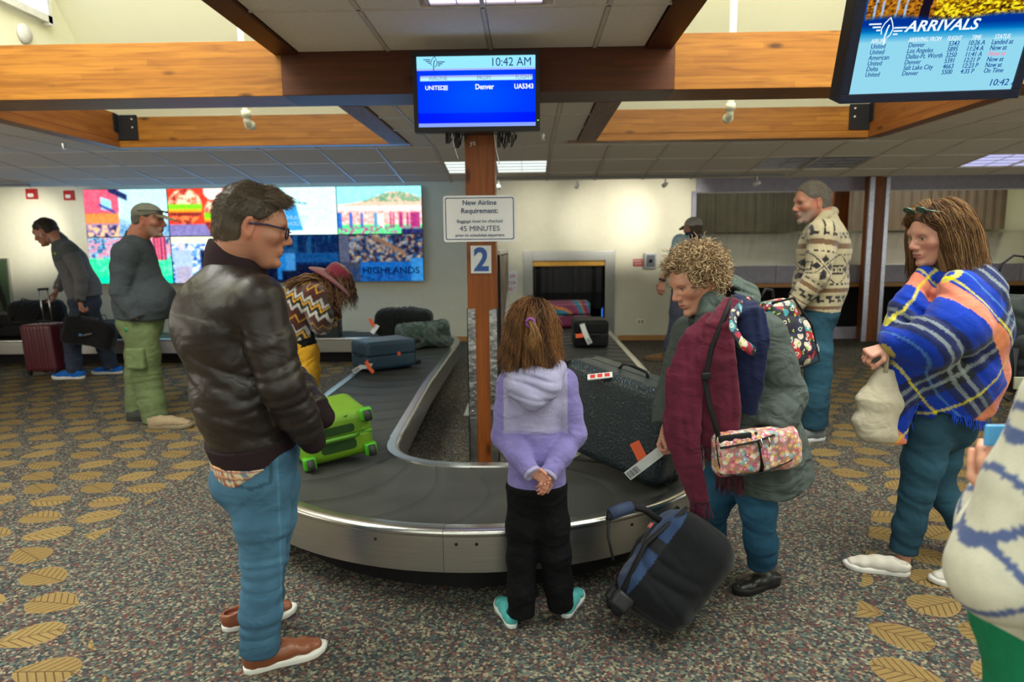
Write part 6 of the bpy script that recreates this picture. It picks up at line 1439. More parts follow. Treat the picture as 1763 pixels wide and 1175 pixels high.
    f = legs(J, sd, (.105, .082, .06), (.155, .135), .009, seed=5, wr=1.1); f.cut(J['pelvis']+A3(0, 0, .03), (0, 0, 1)); cloth('mustard_trousers', f, (.52, .27, .02), M_cot, pr, 1, colf=lambda V: noise_col(V, (.55, .29, .02), .15, 25))
    for q in 'LR': h = J['an'+q]*A3(1, 1, 0)+A3(-.09, -.02, 0); shoe('shoe', h, -pi/2+.3, .28, pr, (.06, .04, .03), (.03, .03, .03))
hat_woman()
# ---------- girl ----------
def girl():
    pr = person('small girl with shoulder-length brown hair in lilac hooded fleece, hands clasped behind back', PZ(925, 1075, 0)); Y = 2.72
    fc = nrm((-.02, 1, 0)); sd = A3(1, 0, 0)
    J = JJ(neck=(915, 632, Y), chest=(922, 690, Y), waist=(924, 765, Y), pelvis=(924, 838, Y), shL=(882, 662, Y), shR=(968, 660, Y), elL=(868, 752, Y-.03), elR=(988, 748, Y-.03), wrL=(916, 815, Y-.16), wrR=(945, 818, Y-.15),
           hipL=(903, 852, Y), hipR=(946, 852, Y), knL=(898, 960, Y-.01), knR=(957, 955, Y-.01), anL=(898, 1058, Y-.03), anR=(965, 1043, Y+.02))
    hc = PY(917, 575, Y+.02); R = frame(nrm((.42, 1, -.22))); sc = 1.0
    V, F, C, W = head(hc, R, sc, .0045, J['neck'], fem=True, skin=(.50, .25, .18), neckr=.045)
    h1 = hand(J['wrL']+A3(.0, .01, -.0), (.75, -.25, -.35), (.1, -1, -.1), -1, .60, (.5, .6, .7, .8), .5, .003, skin=(.48, .22, .15)); h2 = hand(J['wrR'], (-.35, -.35, -.62), (-.25, .9, -.1), 1, .60, (.55, .6, .65, .7), .3, .003, skin=(.46, .21, .145))
    body(pr, J, [(V, F, C), h1, h2], k=.62, h=.010)
    P = longhair(hc, R, sc, 3400, .165, lambda p: (p[1] < .045 or p[2] > .10) and p[2] > -.03, 3, (0, .0, -1), clear=(.083, .104, .10), lay=.020, wave=.003, flow=(0, -.25, 0), curlend=.025, S_=11, part=.01, split=.08)
    V1, F1, C1 = strands(P, .0013*np.ones(len(P)), (.050, .020, .008), (.33, .145, .048), seed=7, rnd=np.clip(.35+.35*np.sin(P[:, 0, 0]*140+P[:, 0, 2]*60)+.25*np.random.RandomState(1).randn(len(P)), 0, 1))
    cap_ = SD((-.12, -.14, -.10), (.12, .13, .17), .006); cap_.ell((0, -.014, .035), (.087, .107, .098), k=0); cap_.ell((0, -.03, -.03), (.090, .092, .085), k=.03); cap_.cut((0, .045, 0), (0, 1, -.3)); v, f_ = cap_.mesh(); v = relax(v, f_, 1)
    V3, F3, C3 = join([((v*sc) @ R.T+hc, f_, (.05, .024, .012)), (V1, F1, C1)]); hr = mk('hair', V3, F3, M_hair, pr, True, C3)
    tie = PY(913, 556, Y-.12); MB().tube([tie+A3(.016*cos(a), .004, .016*sin(a)) for a in np.linspace(0, 2*pi, 12)], .006, 6, cap=False).build('purple_hair_tie', pm('purple_elastic', (.25, .06, .33), .6), pr, True)
    rs = np.random.RandomState(5); pt = []
    for i in range(150):
        t = np.linspace(0, 1, 9)[:, None]; a = tie+rs.randn(3)*.004; e = PY(918+rs.randn()*7, 596+rs.rand()*12, Y-.13); m = PY(926+rs.randn()*6, 572, Y-.16); pt.append(a*(1-t)**2+2*m*t*(1-t)+e*t**2)
    for i in range(90):
        t = np.linspace(0, 1, 8)[:, None]; a = W((rs.uniform(-.07, .07), rs.uniform(-.02, .05), .118)); pt_ = tie+rs.randn(3)*.005; m = (a+pt_)/2+A3(0, -.035, .025); q = a*(1-t)**2+2*m*t*(1-t)+pt_*t**2; q = np.concatenate([q, q[-1:]]); pt.append(q)
    V, F, C = strands(np.array(pt), .002, (.10, .045, .018), (.36, .19, .07), seed=6); mk('ponytail', V, F, M_hair, hr, True, C)
    f = top(J, sd, [(.062, .055), (.118, .092), (.112, .09), (.122, .100)], (.058, .050, .036), .006, hem=PY(924, 833, Y), seed=12, wrk=.6, shk=.04, k=.035)
    f.cut(J['neck']+A3(0, 0, .015), (0, 0, 1), lo=J['neck']-.09, hi=J['neck']+.09)
    zy = PY(925, 735, Y)[2]
    def fc_(V):
        C = noise_col(V, (.205, .175, .44), .10, 40); u = np.abs(V[:, 0]-J['chest'][0]); m = (V[:, 2] > zy) & (u < .128-.0*V[:, 2]) ; C[m] = (.36, .34, .53)
        m = np.abs(V[:, 2]-zy) < .005; C[m & (u < .13)] = (.28, .26, .46); C[V[:, 2] < J['pelvis'][2]+.012] = (.34, .32, .52); return C
    V, F = f.mesh(); V = relax(V, F, 1); jk = mk('fleece_jacket', V, F, M_flc, pr, True, fc_(V))
    # hood lying on the back
    hd = SD(*bnd([J['neck']], .2), .005); n_ = J['neck']
    hd.tube([PY(880, 636, Y-.02), PY(892, 668, Y-.11), PY(917, 688, Y-.13), PY(945, 668, Y-.11), PY(962, 634, Y-.02)], [.034, .038, .040, .038, .034], k=.03); hd.ell(PY(917, 662, Y-.10), (.085, .045, .075), k=.03)
    hd.tube([PY(885, 634, Y+.01), PY(900, 633, Y+.07), PY(935, 633, Y+.07), PY(955, 632, Y+.01)], [.03, .024, .024, .03], k=.02)
    hd.ell(PY(918, 628, Y-.035), (.07, .065, .045), k=.015, sub=True); hd.wr(PY(917, 665, Y-.12), (.13, .1, .10), (.1, 0, 1), .025, .006, 4, 1.6); hd.wr(PY(917, 640, Y-.08), .1, (.4, .3, 1), .022, .005, 8, 1.6)
    cloth('hood', hd, (.34, .33, .51), M_cot, jk, 1)
    ic = SD(*bnd([J['neck']], .15), .005); ic.tube([n_+A3(0, 0, -.05), n_+A3(0, 0, .028)], [(.075, .07), (.066, .058)], f1=True); cloth('inner_collar', ic, (.19, .14, .44), M_flc, jk, 1)
    for q in 'LR':
        w_ = J['wr'+q]; a = nrm(w_-J['el'+q]); cu = SD(*bnd([w_], .08), .004); cu.tube([w_-a*.008, w_+a*.010], [.036, .035], f0=True, f1=True); cloth('cuff', cu, (.36, .33, .52), M_flc, jk)
    f = legs(J, sd, (.070, .060, .056), (.112, .095), .006, seed=6, wr=.65); f.cut(J['pelvis']+A3(0, 0, .02), (0, 0, 1)); cloth('black_trousers', f, (.004, .004, .005), M_blk, pr, 1)
    tq = (.10, .46, .46)
    h = PZ(884, 1084, 0); shoe('shoe', h, .30, .235, pr, tq, (.70, .74, .72), label='turquoise trainer, left foot'); h = PZ(972, 1066, 0); shoe('shoe', h, -.36, .235, pr, tq, (.70, .74, .72), label='turquoise trainer, right foot')
girl()
# ---------- man in vest by the counter ----------
def vest_man():
    pr = person('man in navy vest, pale blue sleeves and cap behind the curly-haired woman', PZ(1135, 624, 0)); Y = 9.3
    fc = nrm((-.75, .66, 0)); sd = side_of(fc)
    J = JJ(neck=(1193, 404, Y), chest=(1190, 430, Y), waist=(1184, 475, Y), pelvis=(1178, 503, Y), shL=(1171, 417, Y-.12), shR=(1210, 417, Y+.1), elL=(1157, 452, Y-.14), wrL=(1140, 484, Y-.10), elR=(1222, 455, Y+.1), wrR=(1218, 490, Y+.05),
           hipL=(1170, 515, Y-.08), hipR=(1185, 515, Y+.10), knL=(1164, 560, Y-.10), knR=(1188, 562, Y+.2), anL=(1152, 606, Y-.12), anR=(1190, 602, Y+.25))
    hc = PY(1193, 395, Y); R = frame(nrm((-.5, .85, -.1))); sc = 1.25
    V, F, C, W = head(hc, R, sc, .008, J['neck'], skin=SK_L); hp = hand(J['wrL'], (-.12, -.05, -1), (.5, .8, 0), -1, 1.35, (.5,)*4, .4, .007, skin=SK_L)
    f = SD(*bnd([J['elL'], J['wrL']], .1), .009); f.tube([J['elL'], J['wrL']], [.052, .036]); v, f_ = f.mesh(); body(pr, J, [(V, F, C), hp, (v, f_, SK_L)])
    simple_hair(pr, W, hc, R, sc, (.10, .07, .05), (.15, .1, .07), 3, 300, .01, t=.006, low=-.05); capmesh(pr, hc, R, sc, (.42, .40, .36))
    f = top(J, sd, [(.08, .08), (.20, .14), (.19, .14), (.18, .14)], (.092, .075, .05), .012, seed=2); f2 = SD(*bnd([J['neck'], J['pelvis']], .35), .012)
    f2.tube([J['neck'], J['chest'], J['waist'], J['pelvis']], [(.11, .10), (.225, .165), (.20, .155), (.195, .15)], side=sd, k=.06, f1=True)
    # rolled sleeves: cut below the elbow
    f3 = SD(*bnd([J['neck'], J['elL'], J['elR'], J['pelvis']], .2), .011); 
    for q in 'LR': f3.tube([J['neck']*.4+J['chest']*.6, J['sh'+q], J['el'+q], J['el'+q]*.7+J['wr'+q]*.3], [.1, .098, .078, .07], k=.04, f1=True); f3.wr(J['el'+q], .14, nrm(J['wr'+q]-J['sh'+q]), .04, .012, 3)
    cloth('shirt', f3, (.36, .52, .60), M_cot, pr, 1); cloth('vest', f2, (.015, .045, .095), M_flc, pr, 1)
    w_ = J['wrL']; MB().tube([w_+A3(0.01, 0, .03), w_+A3(0, 0, 0)], [.05, .05], 14).build('wrist_watch', MATS['watch_black'], pr, True)
    f = legs(J, sd, (.115, .088, .080), (.18, .155), .012, seed=3, wr=1.2); cloth('trousers', f, (.075, .08, .115), M_cot, pr, 1)
    h = PZ(1153, 622, 0); shoe('shoe', h, pi/2-.1, .36, pr, (.22, .12, .05), (.10, .06, .03), label='brown leather shoe'); shoe('shoe', J['anR']*A3(1, 1, 0)+A3(.08, -.02, 0), pi/2-.3, .34, pr, (.2, .11, .05), (.1, .06, .03))
vest_man()
# ---------- man in patterned cardigan ----------
def cardigan_man():
    pr = person('grey-bearded man in cream shawl-collar cardigan with geometric bands, hands in jeans pockets', PZ(1405, 752, 0)); Y = 5.55
    fc = nrm((-.96, -.10, 0)); sd = side_of(fc)
    J = JJ(neck=(1420, 380, Y), chest=(1418, 430, Y), waist=(1412, 490, Y), pelvis=(1404, 540, Y), shL=(1417, 403, Y-.21), shR=(1413, 400, Y+.2), elL=(1408, 474, Y-.25), wrL=(1371, 522, Y-.20), elR=(1400, 470, Y+.25), wrR=(1370, 515, Y+.2),
           hipL=(1403, 560, Y-.08), hipR=(1406, 560, Y+.12), knL=(1410, 645, Y-.09), knR=(1407, 645, Y+.14), anL=(1400, 738, Y-.10), anR=(1406, 734, Y+.14))
    hc = PY(1397, 351, Y); R = frame(nrm((-.97, -.08, -.16))); sc = 1.27
    V, F, C, W = head(hc, R, sc, .006, J['neck'], skin=(.44, .20, .135), neckr=.062, beard=((.28, .25, .23), .65))
    hp = hand(J['wrL'], (-.55, .1, -1), (.3, .9, 0), 1, 1.2, (.5,)*4, .3, .006, skin=(.5, .25, .17)); body(pr, J, [(V, F, C), hp])
    simple_hair(pr, W, hc, R, sc, (.13, .11, .09), (.34, .30, .26), 5, 1600, .018, .001, t=.008, low=-.055, top=.006, front=.055, comb=lambda x, y, z: A3(0, -.5, .4) if z > .09 else A3(0, -.6, -1))
    gb = SD((-.06, .04, -.14), (.06, .13, -.03), .004); gb.ell((0, .084, -.096), (.024, .016, .018), k=0); gb.noise(300, .0015); v, f_ = gb.mesh(); mk('beard', (v*sc) @ R.T+hc, f_, M_hair, pr, True, np.tile(np.array((.30, .28, .26)), (len(v), 1)))
    brow_mesh(W, sc, 0).build('eyebrows', pm('grey_brow', (.2, .17, .14), .8), pr, True)
    f = top(J, sd, [(.10, .10), (.215, .185), (.205, .195), (.20, .185)], (.108, .090, .066), .0082, hem=PY(1402, 535, Y), seed=21, shk=.08); f.cut(J['neck']+A3(0, 0, .03), (-.5, 0, 1), lo=J['neck']-.15, hi=J['neck']+.15)
    V, F = f.mesh(); V = relax(V, F, 1)
    base = np.array((.50, .43, .28)); dk = np.array((.022, .02, .025)); br = np.array((.17, .095, .05))
    def z_(y): return PY(1410, y, Y-.2)[2]
    # arm local frame versus torso frame
    def colf(V):
        n = len(V); C = np.tile(base, (n, 1)); sh, el, wr = J['shL'], J['elL'], J['wrL']
        def seg(a, b): ab = b-a; t = np.clip(((V-a)@ab)/(ab@ab), 0, 1); d = np.linalg.norm(V-(a+t[:, None]*ab), axis=1); return t, d
        t1, d1 = seg(sh, el); t2, d2 = seg(el, wr); arm = (np.minimum(d1, d2) < .118) & (V[:, 1] < Y-.13); lo = d2 < d1
        L1, L2 = np.linalg.norm(el-sh), np.linalg.norm(wr-el)
        s_ = np.where(lo, L1+t2*L2, t1*L1); ax1, ax2 = nrm(el-sh), nrm(wr-el); sd1, sd2 = nrm(np.cross(ax1, (0, 1, 0))), nrm(np.cross(ax2, (0, 1, 0)))
        ua = np.where(lo, (V-el)@sd2, (V-sh)@sd1); z = V[:, 2]
        s_t = (z_(400)-z); vt = np.where(arm, s_+.03, s_t); u = np.where(arm, ua, V[:, 0]*.9+V[:, 1]*.45)
        kx = lambda a: np.abs(((u/a) % 1)-.5)*a
        def band(a, b, c): m = (vt > a) & (vt < b); C[m] = c
        # top meander
        m = (vt > -.0) & (vt < .055); zz = ((u/.07) % 1); C[m & (np.abs(vt-.012-.028*(zz > .5)) < .010)] = dk; C[m & (np.abs(zz-.5) < .10)] = dk
        band(.085, .125, br); 
        dash = ((u/.042) % 1) < .6; C[(np.abs(vt-.175) < .006) & dash] = dk; C[(np.abs(vt-.400) < .006) & dash] = dk
        # diamond field
        P_ = .26; uu = ((u/P_+.5) % 1-.5)*P_; vv = vt-.288; ml = np.abs(vv) < .105
        C[ml & (np.abs(np.abs(uu)-np.abs(vv)*1.05) < .006)] = dk
        for (a, b) in ((0, .052), (0, -.052), (.052, 0), (-.052, 0)):
            d = np.abs(uu-a)+np.abs(vv-b); C[ml & (d < .030)] = dk
        q = np.maximum(np.abs(np.abs(uu)-.105)*1.1, np.abs(vv)); C[ml & (np.abs(uu) > .075) & (np.abs(q-.030) < .006)] = dk; C[ml & (np.abs(uu) > .075) & (q < .010)] = dk
        band(.430, .462, br)
        m = (vt > .490) & (vt < .545); C[m & (np.abs(vt-.502-.028*(zz > .5)) < .009)] = dk; C[m & (np.abs(zz-.5) < .10)] = dk
        band(.570, .600, br)
        C = C*(1-.10*(np.sin(u*520) > .2))[:, None]
        return C
    mk('cardigan', V, F, M_tweed, pr, True, colf(V))
    c = SD(*bnd([J['neck'], hc], .22), .008); n0 = J['neck']; c.tube([PY(1392, 412, Y-.08), PY(1400, 392, Y-.12), PY(1420, 372, Y-.10), PY(1433, 366, Y), PY(1420, 370, Y+.1), PY(1396, 392, Y+.1)], [.028, .034, .038, .042, .038, .03], k=.02)
    cloth('shawl_collar', c, base*.95, M_tweed, pr, 1)
    w_ = J['wrL']; a = nrm(w_-J['elL']); cu = SD(*bnd([w_], .13), .008); cu.tube([w_-a*.03, w_+a*.015], [.072, .068], f0=True, f1=True); cloth('cuff', cu, base*.9, M_tweed, pr, 1)
    f = legs(J, sd, (.118, .092, .082), (.185, .165), .010, seed=13, wr=1.1); cloth('jeans', f, (.02, .06, .095), M_jean, pr, 1, colf=denim((.018, .060, .095), J, fade=1.9))
    h = PZ(1419, 757, 0); shoe('shoe', h, pi/2+.25, .36, pr, (.13, .15, .15), (.62, .64, .66), label='grey running shoe with white sole'); h = PZ(1424, 744, 0); shoe('shoe', h+A3(0, .12, 0), pi/2+.1, .34, pr, (.13, .15, .15), (.62, .64, .66))
cardigan_man()
# ---------- woman in the plaid shawl ----------
def shawl_woman():
    pr = person('woman walking left in bright blue plaid blanket shawl, jeans and white slip-ons', PZ(1570, 980, 0)); Y = 3.28
    fc = nrm((-.97, -.10, 0)); sd = side_of(fc)
    J = JJ(neck=(1640, 462, Y), chest=(1640, 540, Y), waist=(1625, 640, Y), pelvis=(1610, 710, Y), shL=(1650, 500, Y-.19), shR=(1640, 498, Y+.18), elL=(1640, 585, Y-.22), wrL=(1528, 598, Y-.16), elR=(1620, 590, Y+.2), wrR=(1540, 600, Y+.1),
           hipL=(1600, 745, Y-.07), hipR=(1625, 745, Y+.1), knL=(1578, 850, Y-.06), knR=(1622, 852, Y+.10), anL=(1555, 950, Y-.05), anR=(1700, 952, Y-.06))
    J['knR'] = PY(1612, 835, Y+.07)
    hc = PY(1611, 407, Y); R = frame(nrm((-.97, -.17, -.24))); sc = 1.13
    V, F, C, W = head(hc, R, sc, .004, J['neck'], fem=True, skin=SK_P, neckr=.055)
    hp = hand(J['wrL'], (-.8, .0, -.25), (.15, .35, -.9), 1, 1.05, (1.15, 1.2, 1.2, 1.25), .7, .0042, skin=SK_P)
    f = SD(*bnd([J['anL'], J['anR']], .12), .007)
    for q in 'LR': f.seg(J['an'+q]+nrm(J['kn'+q]-J['an'+q])*.06, J['an'+q]+A3(0, 0, -.055), .040, .034)
    v, f_ = f.mesh(); fs = SD(*bnd([J['wrL'], J['elL']], .1), .007); fs.seg(J['wrL'], J['wrL']*.6+J['elL']*.4, .03, .042); v2, f2 = fs.mesh(); body(pr, J, [(V, F, C), hp, (v, f_, SK_P), (v2, f2, SK_P)], fem=True)
    brow_mesh(W, sc, 0, True).build('eyebrows', pm('dark_brow', (.06, .04, .03), .8), pr, True)
    P = longhair(hc, R, sc, 4000, .30, lambda p: (p[1] < .060-.03*(abs(p[0]) > .05) or p[2] > .098) and p[2] > -.035, 3, (.10, 0, -1), clear=(.086, .108, .098), lay=.034, wave=.003, flow=(0, -.45, .15), curlend=.02, S_=12)
    hx = (P[:, 0]-hc)@R/sc; lp = (P-hc)@R/sc
    # keep the face clear
    fx = (lp[:, :, 1] > .045) & (lp[:, :, 2] < .07); P = P-(R[:, 1]*sc)*(np.where(fx, lp[:, :, 1]-.045, 0)[:, :, None])*.9
    V1, F1, C1 = strands(P, .0013, (.060, .025, .012), (.42, .235, .10), seed=7, rnd=np.clip(.35+.4*np.sin(P[:, 0, 1]*110+P[:, 0, 2]*50)+.22*np.random.RandomState(1).randn(len(P)), 0, 1))
    cp = SD((-.12, -.14, -.11), (.12, .13, .17), .006); cp.ell((0, -.014, .037), (.086, .106, .098), k=0); cp.ell((0, -.035, -.02), (.083, .082, .09), k=.03); cp.cut((0, .050, 0), (0, 1, -.35)); v, f_ = cp.mesh(); v = relax(v, f_, 1)
    V3, F3, C3 = join([((v*sc) @ R.T+hc, f_, (.075, .035, .018)), (V1, F1, C1)]); mk('hair', V3, F3, M_hair, pr, True, C3)
    gl = MB()
    for sx in (-1, 1):
        q = [W((sx*(.036+.026*cos(t)), .075+.012*sin(t), .125+.017*sin(t))) for t in np.linspace(0, 2*pi, 17)]; gl.tube(q, .003, 6, cap=False); n0 = len(gl.V); gl.add([W((sx*(.036+.025*cos(t)), .076+.012*sin(t), .126+.016*sin(t))) for t in np.linspace(0, 2*pi, 17)[:-1]], [tuple(range(16))])
        gl.tube([W((sx*.062, .074, .125)), W((sx*.086, .03, .105)), W((sx*.09, -.04, .07))], .0028, 6)
    gl.build('sunglasses', pm('green_sheen_lens', (.12, .22, .18), .12, .6), pr, True)
    # shawl
    f = SD(*bnd([J['neck'], PY(1520, 560, Y-.2), PY(1715, 560, Y+.3), PY(1600, 760, Y-.2)], .22), .0082)
    f.tube([PY(1643, 452, Y), PY(1648, 498, Y), PY(1642, 560, Y), PY(1628, 640, Y), PY(1615, 712, Y)], [(.085, .085), (.225, .15), (.26, .20), (.235, .205), (.19, .18)], side=sd, k=.05, f1=True)
    f.tube([PY(1650, 495, Y-.18), PY(1650, 560, Y-.24), PY(1600, 590, Y-.25), PY(1543, 592, Y-.19)], [.075, .11, .105, .06], k=.06); f.tube([PY(1636, 500, Y+.17), PY(1600, 565, Y+.22), PY(1550, 590, Y+.05)], [.08, .1, .06], k=.06)
    f.tube([PY(1590, 470, Y-.02), PY(1560, 530, Y-.08), PY(1535, 580, Y-.12)], [.035, .06, .055], k=.05)
    f.tube([PY(1672, 560, Y), PY(1690, 640, Y), PY(1680, 715, Y-.05)], [(.10, .12), (.075, .12), (.05, .10)], side=A3(1, 0, 0), k=.06, f1=True)
    f.tube([PY(1560, 590, Y-.18), PY(1553, 680, Y-.15), PY(1545, 765, Y-.15)], [(.055, .06), (.06, .035), (.040, .02)], side=A3(1, 0, 0), k=.04, f1=True)
    f.tube([PY(1600, 620, Y-.22), PY(1640, 690, Y-.16)], [(.10, .05), (.09, .03)], side=A3(1, 0, 0), k=.04)
    f.cut(PY(1560, 632, Y-.18), nrm((-.50, 0, -1)), lo=PY(1575, 650, Y-.5)-A3(.02, 0, .14), hi=PY(1640, 600, Y+.0)+A3(.0, 0, .0)) if 0 else None
    f.cut(PY(1600, 700, Y), nrm((-.28, 0, -1)), lo=PY(1575, 790, Y)-A3(0, .5, .1), hi=PY(1720, 600, Y)+A3(.2, .5, 0))
    for c_, r_, d_, w_, a_, s_ in ((PY(1600, 560, Y-.2), .28, (.75, 0, .65), .055, .007, 1), (PY(1640, 620, Y-.2), .28, (.5, 0, .85), .06, .007, 4), (PY(1570, 560, Y-.2), .15, (.6, 0, .8), .04, .008, 7), (PY(1670, 540, Y-.15), .22, (.9, 0, .3), .07, .006, 9), (PY(1555, 700, Y-.15), .14, (1, 0, .1), .035, .008, 11), (PY(1620, 480, Y-.1), .16, (.5, 0, .8), .04, .007, 13)): f.wr(c_, r_, d_, w_, a_, s_, 1.2)
    f.cut(PY(1645, 448, Y), (-.3, 0, 1), lo=PY(1645, 448, Y)-.12, hi=PY(1645, 448, Y)+.12)
    V, F = f.mesh(); V = relax(V, F, 1); O = PY(1640, 540, Y-.2)
    a1 = nrm((.62, 0, .78)); 
    def tart(V):
        ang = .78; x = (V[:, 0]-O[0])+.10*(V[:, 1]-O[1]); z = V[:, 2]-O[2]
        bend = .55*np.clip((x+.05), -.3, .3)                          # the cloth turns as it wraps round
        u = x*cos(ang)+z*sin(ang)+bend*.12+.012*np.sin(z*14); v = -x*sin(ang)*.9+z*cos(ang)-bend*.25*z+.010*np.sin(x*16)
        bl = np.array((.006, .04, .42)); C = np.tile(bl, (len(V), 1)); bk = np.array((.018, .02, .028)); wh = np.array((.36, .42, .42)); orr = np.array((.85, .26, .10)); yl = np.array((.70, .62, .04))
        def st(c, lo, hi, T_=.44): t = (c/T_+10) % 1; return ((t > lo) & (t < hi))*1.0
        bku, bkv = st(u, .46, .76), st(v, .46, .76); C = setc(C, np.maximum(bku, bkv)*.80+.2*bku*bkv, bk)
        for cc in (u, v): C = setc(C, (st(cc, .535, .575)+st(cc, .645, .685))*.52, wh)
        C = setc(C, st(u, .02, .14, .62)*.85, orr); C = setc(C, st(v, .30, .40, .70)*.75, orr); C = setc(C, st(u, .22, .245)*.75+st(v, .27, .295)*.75, yl); C = setc(C, st(u, .36, .38)*.4, (.15, .40, .70))
        C = setc(C, st(u, .02, .14, .62)*st(v, .30, .40, .70)*.9, (.95, .30, .05)); return C
    sh_ = mk('plaid_shawl', V, F, M_fab('shawl_wool', .95, .6, 260, .1, .003, fold=.45, fs=6, fd=.012), pr, True, tart(V))
    # fringe along the free hems, sampled from the lowest rim of the cloth
    rs = np.random.RandomState(3); Vt = V[(V[:, 1] < Y+.05)]
    px = np.array([(p[0], p[2]) for p in Vt]); edges = []
    for xa, xb in ((1540, 1560), (1596, 1712)):
        A_, B_ = PY(xa, 700, Y)[0], PY(xb, 700, Y)[0]; n_ = int((B_-A_)/.006)
        for i in range(n_):
            x = A_+(B_-A_)*i/n_; m = np.abs(px[:, 0]-x) < .007
            if m.sum() < 3: continue
            q = Vt[m]; q = q[q[:, 2] < q[:, 2].min()+.012]; p = q[np.argmin(q[:, 1])]; edges.append(p)
    E_ = np.array(edges); L_ = .035+.015*rs.rand(len(E_)); dd = np.stack([rs.randn(len(E_))*.25, -.1+rs.randn(len(E_))*.2, -np.ones(len(E_))], 1)
    P = np.stack([E_+A3(0, 0, .01), E_+dd*L_[:, None]*.5, E_+dd*L_[:, None]], 1); v, f_, c = strands(P, .0035, (.008, .05, .5), (.02, .10, .6), seed=4); tag(mk('fringe', v, f_, M_hair, sh_, True, c), kind='stuff')
    ring_ = hp[0].mean(0)
    f = legs(J, sd, (.097, .068, .058), (.160, .146), .009, seed=17, wr=1.1); f.cut(J['pelvis']+A3(0, 0, .06), (0, 0, 1)); f.ell(PY(1640, 735, Y), (.10, .12, .11), k=.05)
    cloth('jeans', f, (.02, .06, .095), M_jean, pr, 1, colf=denim((.018, .055, .085), J, fade=1.8))
    for (px_, py_, yaw, pit_, z) in ((1566, 992, pi/2-.35, .0, 0), (1712, 1008, pi/2-.10, .30, .0)):
        h = PZ(px_, py_, 0)
        shoe('shoe', h+A3(0, 0, z), yaw, .29, pr, (.60, .56, .50), (.66, .64, .60), 'sneaker', hh=.060, label='white slip-on shoe')
shawl_woman()
